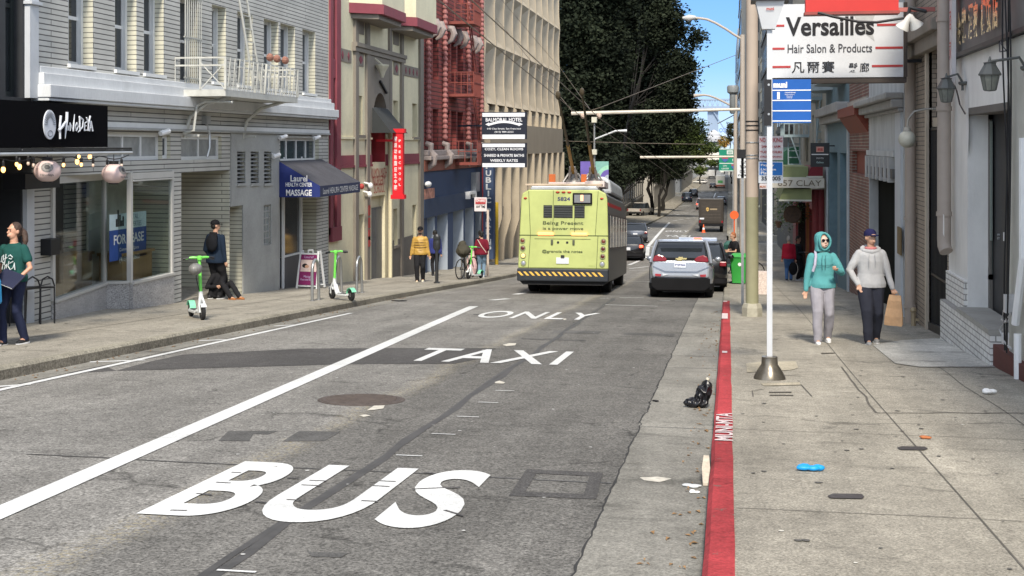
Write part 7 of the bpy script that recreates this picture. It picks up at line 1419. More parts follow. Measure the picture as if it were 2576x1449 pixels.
for i, (x, tip) in enumerate(((630, (1404, 240)), (868, (1464, 232)))):
    a = bx(x, 130); bs_ = MB().lathe([(.32, a[1] - .05), (.26, a[1] + .1), (.14, a[1] + .2), (.1, a[1] + .42), (.0, a[1] + .46)], (a[0], 1.6, 0), 10); bs_.tube([(a[0] - .3, 1.4, a[1] + .05), (a[0] - .15, 1.5, a[1] + .3), (a[0] + .15, 1.5, a[1] + .3), (a[0] + .3, 1.4, a[1] + .05)], .035, 6).tube([(a[0] - .12, 1.45, a[1] + .1), (a[0] - .06, 1.2, a[1] + .5)], .04, 6).tube([(a[0] + .12, 1.45, a[1] + .1), (a[0] + .06, 1.2, a[1] + .5)], .04, 6)
    bs_.build('pole_base', mat('machinery_grey', (.22, .21, .20), .5, .4, var=.3, sc=8), bus, world=False)
    Mi = bus.matrix_world if False else (Matrix.Translation(bus.location) @ bus.rotation_euler.to_matrix().to_4x4()); Yt = g.y - 3.2; tX, tZ = WY(tip[0], tip[1], Yt); tl = Mi.inverted() @ Vector((tX, Yt, tZ)); st = Vector((a[0], 1.6, a[1] + .3)); md_ = st.lerp(tl, .4)
    MB().tube([st, md_], .05, 8).build('trolley_pole', mat('pole_amber', (.30, .17, .03), .5), bus, True, world=False); MB().tube([md_, tl], [.045, .025], 8).ell(tl, (.07, .1, .12), 8, 6).build('pole_tip', mat('pole_dark_tip', (.06, .045, .025), .5), bus, True, world=False)
g = G(1712, 750); K2 = .003266
hb_ = car('hatchback_car', 'silver hatchback with wide red tail lamps and gold cross emblem behind the bus lane words', g.x, g.y, 4.15, 1.77, 1.62, SILV, 0, None, .98, .20, 1.05, 0, (.42, 1.0), plate=False, wheels=.34, lampz=None, lw=.02, lh=.02)
def cx2(x, y): return ((x - 1600) * K2, (1245 - y) * K2)
def cpan(name, pts, m, y0, y1, bev=0): return MB().prism([cx2(*p) for p in pts], 1, y0, y1).build(name, m, hb_, world=False, bevel=bev)
cpan('tailgate', [(1366, 925), (1832, 925), (1845, 985), (1838, 1075), (1362, 1075), (1352, 985)], mat('silver_white_paint', (.40, .43, .48), .22, .3, var=.03, coat=.6), -.06, .10, .06)
cpan('crease', [(1366, 975), (1470, 1018), (1735, 1018), (1838, 975), (1835, 985), (1738, 1030), (1465, 1030), (1368, 985)], mat('blue_grey_crease', (.16, .19, .25), .3), -.075, -.055)
cpan('tail_trim', [(1375, 905), (1825, 905), (1830, 930), (1370, 930)], PLB, -.055, .10, .01)
for s in (-1, 1):
    f = lambda x: 1600 + s * (x - 1600) * 1.0
    cpan('tail_lamp', [(f(1835), 925), (f(1822), 895), (f(1790), 880), (f(1745), 893), (f(1715), 915), (f(1722), 937), (f(1830), 940)], LR, -.085, .12, .02); cpan('reflector', [(f(1762), 1045), (f(1815), 1042), (f(1812), 1062), (f(1768), 1064)], mat('reflector_red', (.32, .03, .04), .3), -.085, -.05)
    cpan('reverse_lamp', [(f(1700), 1048), (f(1752), 1040), (f(1750), 1060)], mat('lamp_clear', (.6, .62, .65), .2), -.08, -.05)
cpan('rear_bumper', [(1352, 1078), (1848, 1078), (1846, 1150), (1800, 1182), (1400, 1182), (1354, 1150)], mat('bumper_charcoal', (.012, .012, .013), .85, spec=.08), -.09, .1, .02)
cpan('number_plate', [(1547, 945), (1643, 945), (1643, 988), (1547, 988)], mat('plate_pale', (.66, .70, .76), .5), -.08, -.05); a = cx2(1595, 967); text('lettering', '7TJP426', mat('plate_ink', (0, 0, 0)), .28, .06, frame_mat((a[0], -.084, a[1]), *FACE_CAM), hb_, bold=.03, world=False)
cpan('emblem', [(1560, 908), (1580, 908), (1585, 898), (1622, 898), (1617, 906), (1655, 906), (1648, 920), (1612, 920), (1606, 928), (1570, 928), (1575, 919), (1556, 919)], mat('emblem_gold', (.8, .6, .25), .25, .8), -.09, -.06)
MB().box(-.62, .62, .16, .30, 1.565, 1.60).build('roof_spoiler', mat('spoiler_blue_grey', (.28, .33, .42), .25, .3), hb_, world=False, bevel=.01); MB().box(-.45, .1, .17, .21, 1.03, 1.06).build('wiper', PLB, hb_, world=False)
def gcar(u, v, *a, dx=0, **k): p = G(u, v); return car(*a[:2], p.x + dx, p.y, *a[2:], **k)
g2 = G(1760, 700); g2 = Vector((-.98, 40.2, 0)); t = car('police_car', 'black and white patrol car with a roof light bar parked ahead of the silver hatchback', g2.x, g2.y, 4.9, 1.9, 1.55, BLKP, 0, None, 1.0, .22, 1.3, .35, (.5, .9)); 
MB().box(-.62, .62, 2.0, 2.3, 1.56, 1.68).build('light_bar', mat('bar_blue_grey', (.35, .42, .55), .25), t, world=False, bevel=.02); MB().box(-.12, .12, 1.98, 2.0, 1.58, 1.67).build('bar_red', LRON, t, world=False)
gcar(1612, 657, 'sedan_car', 'dark sedan with lit brake lamps in the left lane beyond the bus', 4.6, 1.8, 1.42, BLKP, rot=R(2), deck=.45, lights=LRON, lampz=.82, dx=-.75)
gcar(1598, 612, 'sedan_car', 'dark blue grey sedan just ahead of the one with lit brake lamps', 4.6, 1.85, 1.5, mat('slate_car_paint', (.09, .10, .12), .2, .4, var=0, coat=.6), rot=R(4), deck=.4)
gcar(1766, 528, 'van_car', 'pinkish grey people carrier with left brake lamp glowing, right of centre far ahead', 4.7, 1.9, 1.85, mat('mauve_paint', (.42, .34, .34), .3, .2), lights=LRON, wheels=.36, belt=1.05)
gcar(1730, 509, 'suv_car', 'dark blue off-roader with pale rear window parked far ahead on the left', 4.8, 1.95, 1.85, NAVP, belt=1.08, wheels=.38, dx=-.2); gcar(1744, 497, 'suv_car', 'black off-roader parked just beyond the dark blue one', 4.8, 1.95, 1.85, BLKP, belt=1.08, wheels=.38)
gcar(1778, 462, 'sedan_car', 'bright white car crossing far away in the sunlit junction', 4.7, 1.9, 1.5, WHITE, rot=R(70)); gcar(1793, 474, 'sedan_car', 'small dark car far away beside the white and green lorry', 4.6, 1.85, 1.5, BLKP, deck=.4)
gcar(1810, 516, 'sedan_car', 'pale grey car beyond the brown delivery truck roof', 4.6, 1.85, 1.5, SILV, deck=.4, dx=.3)
p = G(1606, 546); pu = veh('pickup_truck', 'beige pickup truck parked on the left beyond the bus', 'pickup truck', p.x - .6, p.y, R(-14)); PUP = mat('pickup_beige', (.42, .39, .35), .35, .1)
MB().box(-.95, .95, 0, 5.5, .55, 1.12).build('body', PUP, pu, world=False, bevel=.06); MB().box(-.86, .86, .1, 2.0, 1.0, 1.125).build('bed_floor', PLB, pu, world=False)
MB().loft([ring(.92, 2.1, 4.3, 1.1, .1), ring(.78, 2.25, 3.9, 1.82, .12)]).build('cab_windows', CARG, pu, True, world=False); MB().loft([ring(.8, 2.2, 3.9, 1.8, .12), ring(.72, 2.3, 3.8, 1.88, .12)]).build('roof', PUP, pu, True, world=False)
MB().box(-.97, .97, -.12, .05, .5, .72).build('bumper', CHR, pu, world=False)
for s in (-1, 1):
    MB().box(s * .95, s * .8, -.015, .02, .78, 1.08).build('tail_lamp', LR, pu, world=False)
    for y_ in (1.1, 4.4): wheel(pu, s * .86, y_, .39, .25)
p = G(1796, 584); dt = veh('delivery_truck', 'dark brown delivery truck with gold shield badge standing by the right kerb', 'truck', -1.55, p.y, 0); UB = mat('truck_brown', (.035, .028, .022), .5, var=.1); hw = 1.13
MB().box(-hw, hw, 0, 6.8, .75, 3.05).build('body', UB, dt, world=False, bevel=.06); MB().box(-hw + .22, hw - .22, -.03, .01, .95, 2.8).build('rear_door', mat('truck_door_brown', (.045, .037, .03), .45), dt, world=False)
mb = MB()
for z_ in (1.3, 1.6, 1.9, 2.35): mb.box(-hw + .28, hw - .28, -.045, -.03, z_, z_ + .03)
mb.build('door_slats', mat('slat_brown', (.09, .075, .06), .5), dt, world=False)
MB().prism([(-.45, 2.2), (-.45, 2.0), (-.32, 1.88), (-.19, 2.0), (-.19, 2.2), (-.32, 2.26)], 1, -.05, -.031).build('shield_badge', mat('badge_gold', (.55, .36, .12), .5), dt, world=False); text('lettering', 'UPS', UB, .2, .1, frame_mat((-.32, -.053, 2.08), *FACE_CAM), dt, world=False, bold=.02)
MB().box(-.1, .55, -.045, -.03, 2.02, 2.16).build('label_panel', mat('label_tan', (.28, .22, .14), .6), dt, world=False); MB().box(-hw, hw, -.25, .02, .55, .75).build('step_bumper', PLB, dt, world=False); MB().box(-hw + .1, -hw + .5, -.055, -.03, 1.15, 1.3).build('number_plate', PLATE, dt, world=False)
for s in (-1, 1):
    for y_ in (1.2, 5.4): wheel(dt, s * (hw - .2), y_, .42, .3)
    MB().box(s * (hw - .05), s * (hw - .2), -.02, .01, .85, 1.05).build('tail_lamp', LR, dt, world=False)
p = G(1770, 585); tc_ = thing('traffic_cone', 'orange traffic cone behind the brown delivery truck', 'traffic cone', (p.x, p.y, p.z)); OR = mat('cone_orange', (.75, .12, .03), .5); MB().lathe([(.15, .03), (.035, .75), (.02, .76)], (0, 0, 0), 14).build('cone', OR, tc_, True, world=False); MB().box(-.2, .2, -.2, .2, 0, .035).build('base', OR, tc_, world=False); MB().lathe([(.112, .28), (.085, .45)], (0, 0, 0), 14).build('band', WHITE, tc_, True, world=False)
for u, v, w_, h_, l_, m, lab in ((1812, 473, 2.6, 3.6, 9, mat('lorry_white', (.6, .6, .58), .5), 'white and green liveried lorry far ahead on the right'), (1790, 449, 2.5, 3.4, 8, mat('lorry_pale', (.62, .63, .64), .5), 'small white box lorry in the far distance')):
    p = G(u, v); t = veh('box_lorry', lab, 'lorry', p.x, p.y); MB().box(-w_/2, w_/2, 0, l_, .9, h_).build('box', m, t, world=False, bevel=.05); MB().box(-w_/2 + .05, w_/2 - .05, -.1, l_, .45, .9).build('chassis', mat('chassis_red', (.25, .07, .04), .6) if u == 1812 else PLB, t, world=False)
    if u == 1812: MB().box(-.7, .7, -.04, -.0, 1.4, 2.2).build('green_panel', mat('lorry_green', (.10, .38, .14), .5), t, world=False)
    for s in (-1, 1): wheel(t, s * (w_/2 - .2), 1.2, .48, .3); wheel(t, s * (w_/2 - .2), l_ - 1.5, .48, .3)
# people
def remesh(mb, voxel, name, m, parent, smooth=3, fold=0, fs=9, seed=0, stretch=(1, 1, .6), mats=None, cls=None):
    o = mb.build(name, m, parent, True, world=False); r = o.modifiers.new('r', 'REMESH'); r.mode = 'VOXEL'; r.voxel_size = voxel
    s_ = o.modifiers.new('s', 'SMOOTH'); s_.iterations = smooth; s_.factor = .5
    apply_mods(o); me = o.data
    if fold:
        me.update(); ns = [v.normal.copy() for v in me.vertices]; z0 = min(v.co.z for v in me.vertices)
        for v, n_ in zip(me.vertices, ns):
            p = Vector((v.co.x * stretch[0], v.co.y * stretch[1], v.co.z * stretch[2])) * fs + Vector((seed, 0, 0)); d = 1 - abs(mnoise.noise(p)) * 2.4
            v.co += n_ * fold * (d - .4) * min(1, max(.05, (v.co.z - z0 - .03) / .12) if fold < .02 else 1)
    me.materials.clear()
    for x in (mats or [m]): me.materials.append(x)
    if cls:
        for p in me.polygons: p.material_index = cls(p.center)
    me.polygons.foreach_set('use_smooth', [True] * len(me.polygons)); me.update(); return o
def chain(mb, pts, rs, n=12):
    mb.tube(pts, rs, n)
    for p, r in zip(pts, rs): mb.ell(p, r * .995, n, 8)
def ik(a, b, l1, l2, hint):
    a, b, hint = Vector(a), Vector(b), Vector(hint); d = b - a; L_ = min(d.length, (l1 + l2) * .999); d.normalize()
    x = (l1*l1 - l2*l2 + L_*L_) / (2 * L_); h = math.sqrt(max(l1*l1 - x*x, 0)); hp = hint - d * hint.dot(d); hp.normalize(); return a + d * x + hp * h, a + d * L_
SKIN = mat('skin', (.50, .29, .20), .55, var=.06, sc=8); SKIND = mat('skin_dark', (.20, .105, .07), .55, var=.06, sc=8); EYE = mat('eye_dark', (.03, .02, .02), .3, var=0); LIP = mat('lip', (.38, .13, .11), .5, var=0)
def cloth(n, c, **k): return mat(n, c, .85, var=.10, sc=7, bump=.25, bsc=90, spec=.15, **k)
def hand(mb, w, e, sc=1., curl=.5, thumb=1, up=None):
    """palm with five separate, bent fingers; w wrist, e direction of the hand"""
    w = Vector(w); d = Vector(e).normalized(); u = Vector(up or (0, -1, 0)); u = (u - d * u.dot(d)).normalized(); s_ = d.cross(u)
    P = w + d * .045 * sc; mb.obox(P, .036 * sc, .045 * sc, .014 * sc, Matrix((s_, d, u)).transposed()); mb.ell(w, .024 * sc, 10, 6)
    for k, (x, L_) in enumerate(((-.029, .060), (-.010, .072), (.010, .076), (.028, .066))):
        a = w + d * .085 * sc + s_ * x * sc; b = a + (d * math.cos(curl * .8) + u * math.sin(curl * .8)) * L_ * .5 * sc; c = b + (d * math.cos(curl * 1.9) + u * math.sin(curl * 1.9)) * L_ * .5 * sc
        mb.tube([a - d * .02, a, b, c], [.0095 * sc, .0095 * sc, .0088 * sc, .0075 * sc], 8)
    a = w + d * .03 * sc - s_ * thumb * .034 * sc; b = a + (d * .7 - s_ * thumb * .6 + u * .3).normalized() * .034 * sc; c = b + (d * .9 - s_ * thumb * .1 + u * .5).normalized() * .028 * sc; mb.tube([a, b, c], [.012 * sc, .0105 * sc, .0085 * sc], 8)
def person(lab, loc, rot, H, top, legs, shoes, hair, feet=((-.09, -.12, 0), (.09, .12, 0)), hands=((-.24, -.02, .80), (.24, -.02, .80)), head=(0, 0), vox=.012, skin=None, sleeve=1.0, hemz=.86, hairstyle='short',
           fat=1., lean=0, extras=None, curl=(.5, .5), elb=((-.3, 1, 0), (.3, 1, 0)), fold=.009, knee=((-.05, -1, 0), (.05, -1, 0)), shoe_turn=(0, 0), hip=None, handup=(None, None), grp=None, sole=None, trouser_w=1., cuff=True, top_mats=None, top_cls=None):
    skin = skin or SKIN; k = H / 1.72; t = thing('person', lab, 'person', loc, rot, grp); t.scale = (k, k, k)
    hz_ = .93 if hip is None else hip[2]; hp = Vector((0, 0, hz_)) if hip is None else Vector(hip); ch = hp + Vector((0, -lean, .36)); nk = hp + Vector((0, -lean * 1.3, .54)); hd = hp + Vector((0, -lean * 1.5 - .01, .68))
    sh = [ch + Vector((s * .168, .0, .075)) for s in (-1, 1)]; hj = [hp + Vector((s * .085, 0, -.02)) for s in (-1, 1)]
    yaw, pit = head; HM = Matrix.Rotation(yaw, 3, 'Z') @ Matrix.Rotation(pit, 3, 'X'); hv = lambda x, y, z: hd + HM @ Vector((x, y, z))
    el, wr, kn, an = [], [], [], []
    for i in (0, 1):
        e, w = ik(sh[i], hands[i], .29, .26, elb[i]); el.append(e); wr.append(w)
        kk, a = ik(hj[i], (feet[i][0], feet[i][1], feet[i][2] + .085), .44, .43, knee[i]); kn.append(kk); an.append(a)
    mb = MB(); mb.ell(hv(0, .012, .025), (.076, .092, .105), 20, 14, HM); mb.ell(hv(0, -.022, -.045), (.056, .062, .068), 16, 10, HM); mb.ell(hv(0, -.082, -.055), (.028, .022, .022), 10, 6, HM)
    mb.tube([hv(0, -.078, .022), hv(0, -.105, -.018)], [.009, .016], 8); mb.ell(hv(0, -.1, -.018), (.017, .014, .012), 8, 6, HM); mb.ell(hv(0, -.083, .045), (.045, .016, .012), 10, 6, HM)
    for s in (-1, 1): mb.ell(hv(s * .079, .012, .0), (.012, .022, .032), 8, 6, HM)
    chain(mb, [nk - Vector((0, 0, .04)), hd - Vector((0, 0, .05))], [.058, .052]); mb.loft([[(hp + Vector((math.cos(a) * rx, math.sin(a) * ry - lean * z / .5, z)))[:] for a in [2*math.pi*j/16 for j in range(16)]] for z, rx, ry in ((-.10, .10, .08), (0, .145, .10), (.15, .125, .09), (.35, .16, .105), (.47, .13, .08), (.52, .06, .06))])
    for i in (0, 1):
        chain(mb, [sh[i], el[i], wr[i]], [.048, .037, .026]); chain(mb, [hj[i], kn[i], an[i]], [.075, .05, .036]); d = wr[i] - el[i]; hand(mb, wr[i], d, .88, curl[i], -1 if i == 0 else 1, handup[i]); mb.ell(an[i] - Vector((0, .03, .03)), (.035, .09, .03), 8, 6)
    remesh(mb, min(vox, .008) if vox < .011 else vox, 'body', skin, t, 2)
    if legs:
        mb = MB(); w = trouser_w; mb.loft([[(hp + Vector((math.cos(a) * rx, math.sin(a) * ry - lean * z / .5, z)))[:] for a in [2*math.pi*j/18 for j in range(18)]] for z, rx, ry in ((-.12, .13*fat, .11*fat), (-.02, .172*fat, .125*fat), (.08, .155*fat, .115*fat))])
        for i in (0, 1): m_ = kn[i].lerp(an[i], .5); chain(mb, [hj[i], hj[i].lerp(kn[i], .5), kn[i], m_, an[i] + Vector((0, 0, -.01 if cuff else .30))], [.098*fat*w, .088*fat*w, .068*w*fat, .064*w, .056*w])
        remesh(mb, vox, 'trousers', legs, t, 2, fold, 6, 3)
    mb = MB(); b0 = hemz - hz_; mb.loft([[(hp + Vector((math.cos(a) * rx * fat, math.sin(a) * ry * fat - lean * z / .5, z)))[:] for a in [2*math.pi*j/20 for j in range(20)]] for z, rx, ry in ((b0, .208, .158), (b0 + .06, .212, .16), (.14, .175, .13), (.33, .188, .135), (.42, .182, .12), (.475, .145, .10), (.52, .075, .075))])
    for i in (0, 1):
        if sleeve >= 1: chain(mb, [sh[i], sh[i].lerp(el[i], .5), el[i], el[i].lerp(wr[i], .5), el[i].lerp(wr[i], .93)], [.066*fat, .064*fat, .056, .048, .038])
        else: chain(mb, [sh[i], sh[i].lerp(el[i], .55)], [.068*fat, .066])
    remesh(mb, vox, 'jacket' if sleeve >= 1 else 'shirt', top, t, 2, fold, 5.5, 1, mats=top_mats, cls=top_cls)
    for i in (0, 1):
        TM = Matrix.Rotation(shoe_turn[i], 3, 'Z'); c = Vector(an[i]) - Vector((0, 0, .045)); mb = MB(); mb.ell(c + TM @ Vector((0, .015, .01)), (.044, .065, .055), 12, 8, TM); mb.ell(c + TM @ Vector((0, -.085, -.008)), (.046, .095, .036), 12, 8, TM); s_ = remesh(mb, .01, 'shoe', shoes, t, 2)
        mb = MB(); mb.loft([[c + TM @ Vector((math.cos(a) * .047, math.sin(a) * .145 - .045, z)) for a in [2*math.pi*j/16 for j in range(16)]] for z in (-.042, -.022)]); mb.build('sole', sole or WHITE, s_, True, world=False)
    mb = MB()
    for s in (-1, 1): mb.ell(hv(s * .030, -.083, .018), (.012, .006, .006), 8, 5, HM)
    mb.build('eyes', EYE, t, True, world=False); MB().ell(hv(0, -.094, -.050), (.021, .006, .006), 8, 5, HM).build('mouth', LIP, t, world=False)
    if hair and hairstyle != 'hood':
        mb = MB(); mb.ell(hv(0, .028, .045), (.086, .094, .098), 16, 10, HM); mb.ell(hv(0, .05, -.01), (.078, .07, .085), 14, 8, HM)
        if hairstyle == 'cap': mb = MB(); mb.ell(hv(0, .045, .0), (.079, .066, .07), 14, 8, HM)
        if hairstyle == 'tail': mb.tube([hv(0, .10, .05), hv(.05, .15, -.02), hv(.09, .14, -.13), hv(.1, .12, -.22)], [.04, .045, .04, .012], 10)
        if hairstyle == 'long': mb.ell(hv(0, .06, -.10), (.085, .05, .12), 12, 8, HM)
        remesh(mb, .01, 'hair', hair, t, 2, .004, 40)
    if extras: extras(t, hv, HM, hd, sh, el, wr, hp, kn, an)
    return t
def cap(t, hv, HM, m, brim=1):
    mb = MB(); rings = []
    for z, r in ((.035, 1.0), (.07, 1.02), (.105, .88), (.135, .55), (.145, .1)): rings.append([hv(math.cos(a) * .090 * r, .014 + math.sin(a) * .104 * r, z) for a in [2*math.pi*j/18 for j in range(18)]])
    c = mb.loft(rings).build('cap', m, t, True, world=False)
    if brim: MB().loft([[hv(math.cos(a) * .072, -.085 + math.sin(a) * .075, z + .014 * math.sin(a)) for a in [math.pi + math.pi*j/10 for j in range(11)]] for z in (.036, .046)]).build('peak', m, c, world=False)
def P_at(k, x, y): return G(*q(k, x, y), KERB)
TEAL = cloth('teal_fleece', (.085, .30, .31)); LILAC = cloth('lilac_grey_cloth', (.29, .28, .31)); 
def ex_w(t, hv, HM, hd, sh, el, wr, hp, kn, an):
    rings = []
    mb = MB()
    for z, r, yo in ((-.16, .125, .02), (-.12, .118, .02), (-.05, .112, .022), (.04, .118, .03), (.10, .108, .03), (.14, .07, .03), (.155, .02, .03)): rings.append([hv(math.cos(a) * r * .95, yo + math.sin(a) * r * 1.12 * (1 if math.sin(a) > -.55 else .60), z) for a in [2*math.pi*j/24 for j in range(24)]])
    mb.loft(rings); o = remesh(mb, .009, 'hood', TEAL, t, 2, .004, 20)
    mb = MB(); E_ = [hv(math.cos(a) * .093, -.078 - .018 * math.cos(a*2), .0 + math.sin(a) * .132) for a in [2*math.pi*j/24 for j in range(25)]]; mb.tube(E_, .017, 8); mb.build('hood_rim', TEAL, t, True, world=False)
    f = MB(); f.ell(hv(0, -.068, -.012), (.070, .042, .098), 18, 12, HM).tube([hv(0, -.10, .02), hv(0, -.125, -.022)], [.010, .017], 8).ell(hv(0, -.095, -.07), (.035, .02, .024), 10, 6, HM); remesh(f, .008, 'face', mat('skin_pale', (.58, .40, .32), .55, var=.05, sc=9), t, 2)
    MB().ell(hv(0, -.118, -.058), (.021, .006, .006), 8, 5, HM).build('lips', LIP, t, world=False)
    g_ = MB()
    for s in (-1, 1): g_.ell(hv(s * .036, -.112, .016), (.031, .010, .024), 12, 7, HM)
    g_.bar(hv(-.06, -.108, .025), hv(.06, -.108, .025), .010); g_.build('sunglasses', mat('lens_black', (.008, .006, .008), .08, var=0), t, True, world=False)
    MB().tube([sh[0] + Vector((.06, -.0, .085)), sh[0] + Vector((.05, -.125, .02)), sh[0] + Vector((.03, -.155, -.12)), sh[0] + Vector((.0, -.15, -.22))], .022, 8).build('bag_strap', cloth('strap_lilac', (.42, .40, .50)), t, world=False)
    mb = MB()
    for s in (-1, 1): mb.tube([hp + Vector((s * .025, -.165, .47)), hp + Vector((s * .03, -.168, .36)), hp + Vector((s * .022, -.160, .24))], .004, 5)
    mb.build('drawstrings', mat('cord_dark_teal', (.03, .12, .13), .8), t, world=False)
    MB().tube([hp + Vector((-.16, -.085, .33)), hp + Vector((-.08, -.155, .31)), hp + Vector((.08, -.155, .31)), hp + Vector((.16, -.085, .33))], .003, 5).build('seam', mat('cord_dark_teal', (.03, .12, .13), .8), t, world=False)
p = P_at('Z8', 615, 1398)
person('woman in a teal hooded sweatshirt, sunglasses and lilac grey trousers on the pavement', p, R(4), 1.67, TEAL, LILAC, mat('shoe_white', (.72, .72, .72), .5), None, ((-.10, -.20, 0), (.10, .13, .01)), ((-.27, -.06, .80), (.17, -.30, 1.19)), (R(18), R(-4)), .009, hemz=.88, hairstyle='hood', extras=ex_w, curl=(.5, 1.3), elb=((-.5, .5, 0), (.55, .4, -.6)), fat=1.0, handup=(None, (0, 0, 1)), trouser_w=1.18, fold=.011)
WGR = cloth('pale_grey_fleece', (.42, .42, .425)); NVY = cloth('navy_black_cloth', (.028, .03, .042))
def ex_m(t, hv, HM, hd, sh, el, wr, hp, kn, an):
    cap(t, hv, HM, cloth('cap_navy', (.018, .018, .065)))
    mb = MB()
    mb.tube([hp + Vector((math.cos(a) * .125, .02 + math.sin(a) * .105, .505 + .03 * math.sin(a))) for a in [2*math.pi*j/20 for j in range(21)]], .036, 10); mb.ell(hp + Vector((0, .12, .47)), (.12, .06, .08), 12, 8); remesh(mb, .01, 'hood', WGR, t, 2, .005, 16)
    MB().tube([hp + Vector((math.cos(a) * .072, -.0 + math.sin(a) * .075, .525)) for a in [2*math.pi*j/16 for j in range(17)]], .020, 8).build('collar', cloth('salmon_collar', (.58, .20, .20)), t, True, world=False)
    mb = MB()
    for s in (-1, 1): mb.tube([hp + Vector((s * .04, -.150, .44)), hp + Vector((s * .05, -.168, .34)), hp + Vector((s * .045, -.165, .24))], .004, 5)
    mb.build('drawstrings', mat('cord_grey', (.35, .35, .35), .8), t, world=False)
p = P_at('Z8', 965, 1400)
mn = person('man in a pale grey hooded top, navy cap and black joggers carrying a paper bag', p, R(2), 1.735, WGR, NVY, mat('shoe_grey', (.28, .28, .28), .6, var=.25, sc=18), mat('hair_grey', (.12, .11, .10), .8), ((-.06, -.20, 0), (.09, .10, 0)), ((-.20, -.10, .90), (.33, -.05, .80)), (R(24), R(-6)), .009, hemz=.86, hairstyle='cap', extras=ex_m, curl=(.3, 1.5), elb=((-1, .35, 0), (.4, .9, 0)), fat=1.08, trouser_w=1.2, fold=.011)
pb_ = P_at('Z8', 965, 1400); a = WY(*q('Z8', 1130, 1270), pb_.y - .1); b = WY(*q('Z8', 1130, 1045), pb_.y - .1); bag = thing('paper_bag', 'crumpled brown paper carrier bag held at the man\'s side', 'bag', (a[0], pb_.y - .1, a[1])); bag.rotation_euler = (0, R(3), R(-12)); h = b[1] - a[1]
mb = MB(); KRAFT = mat('kraft_paper', (.44, .27, .15), .8, var=.12, sc=14, bump=.6, bsc=18)
mb.loft([[(x * w_, y * d_ + .01 * math.sin(z * 30), z) for x, y in ((-1, -1), (-.35, -1.15), (.3, -.9), (1, -1), (1, .2), (1, 1), (0, 1.1), (-1, 1))] for z, w_, d_ in ((0, .125, .07), (.02, .135, .075), (h*.3, .13, .065), (h*.55, .115, .055), (h*.8, .10, .035), (h*.97, .085, .022))]); mb.build('sack', KRAFT, bag, False, world=False)
MB().tube([(-.05, 0, h*.95), (-.04, -.01, h*1.05), (.04, -.01, h*1.05), (.05, 0, h*.95)], .006, 6).build('handle', KRAFT, bag, world=False)
GRT_ = cloth('bottle_green_jersey', (.014, .075, .065)); NVL = cloth('navy_denim', (.022, .028, .06))
def ex_g(t, hv, HM, hd, sh, el, wr, hp, kn, an):
    def st(pts, w=.007): MB_.tube([hp + Vector((x, -.148 - .004 * 0, z)) for x, z in pts], w, 5)
    MB_ = MB()
    for pts in (((-.11, .25), (-.09, .33), (-.06, .36), (-.07, .28), (-.10, .27), (-.06, .24)), ((-.02, .37), (-.05, .22)), ((-.05, .30), (.0, .32)), ((.02, .34), (.05, .36), (.09, .33), (.07, .30), (.03, .31)), ((-.09, .15), (-.07, .23), (-.03, .21), (-.05, .15)), ((-.01, .23), (-.02, .14)), ((.03, .27), (.01, .2), (.05, .15), (.1, .18), (.12, .25), (.13, .15)), ((.04, .24), (.1, .27))): st(pts)
    MB_.build('shirt_print', mat('print_white', (.66, .72, .72), .7, var=0), t, world=False)
p = P_at('C8', 165, 1375)
wg = person('woman in a green printed T-shirt carrying a dark folder at the left edge', p, R(-8), 1.70, GRT_, NVL, mat('shoe_black', (.02, .02, .022), .6), mat('hair_brown', (.06, .035, .025), .7, var=.3, sc=20), ((-.03, -.20, .0), (.12, .08, 0)), ((-.26, -.02, .80), (.20, -.20, .94)), (R(-14), R(-4)), .009, skin=mat('skin_warm', (.56, .30, .20), .5, var=.05, sc=8), sleeve=.5, hemz=.90, hairstyle='tail', extras=ex_g, curl=(.5, 1.2), elb=((-.4, .9, 0), (.6, .7, 0)), fat=.98)
c = Vector(p); fo = thing('folder', 'dark navy folder held at the waist by the woman in green', 'folder', (c.x + .12, c.y - .33, c.z + .96)); fo.rotation_euler = (R(40), R(14), R(-15)); MB().box(-.19, .19, -.13, .13, -.012, .012).build('cover', mat('folder_navy', (.018, .022, .05), .5), fo, world=False, bevel=.004); MB().box(-.18, .18, -.133, -.1301, -.008, .008).build('paper', WHITE, fo, world=False)
p2 = G(-40, 872, KERB); bl = person('person in black with a bright blue bag, mostly cut off by the left edge', p2, R(-30), 1.62, cloth('black_cloth', (.016, .016, .018)), cloth('black_cloth', (.016, .016, .018)), mat('shoe_black', (.02, .02, .022)), mat('hair_black', (.012, .011, .01), .7), vox=.014, cuff=False)
bb = thing('carrier_bag', 'bright blue carrier bag cut off by the left edge of the picture', 'bag', (p2.x + .22, p2.y - .2, p2.z + .62)); MB().loft([[(x * .14 * s_, y * .05, z) for x, y in ((-1, -1), (0, -1.3), (1, -1), (1, 1), (0, 1.3), (-1, 1))] for z, s_ in ((0, .9), (.03, 1), (.3, .9), (.36, .7))]).build('sack', mat('bag_blue', (.02, .27, .55), .5), bb, world=False); MB().tube([(-.06, 0, .34), (-.04, 0, .44), (.04, 0, .44), (.06, 0, .34)], .008, 6).build('handle', mat('bag_blue', (.02, .27, .55)), bb, world=False)
JKT = cloth('midnight_jacket', (.012, .022, .04)); BLC = cloth('black_cloth', (.016, .016, .018)); FAR = .016
def ex_b(t, hv, HM, hd, sh, el, wr, hp, kn, an): cap(t, hv, HM, cloth('cap_black', (.01, .01, .012))); mb = MB(); mb.ell(hp + Vector((-.05, .19, .32)), (.15, .09, .2), 12, 8); remesh(mb, .016, 'backpack', cloth('backpack_black', (.01, .011, .014)), t, 2, .006); mb = MB(); mb.box(-.17, .02, .14, .2, hp.z + .38, hp.z + .56); mb.build('bag_flap', BLC, t, world=False, bevel=.02)
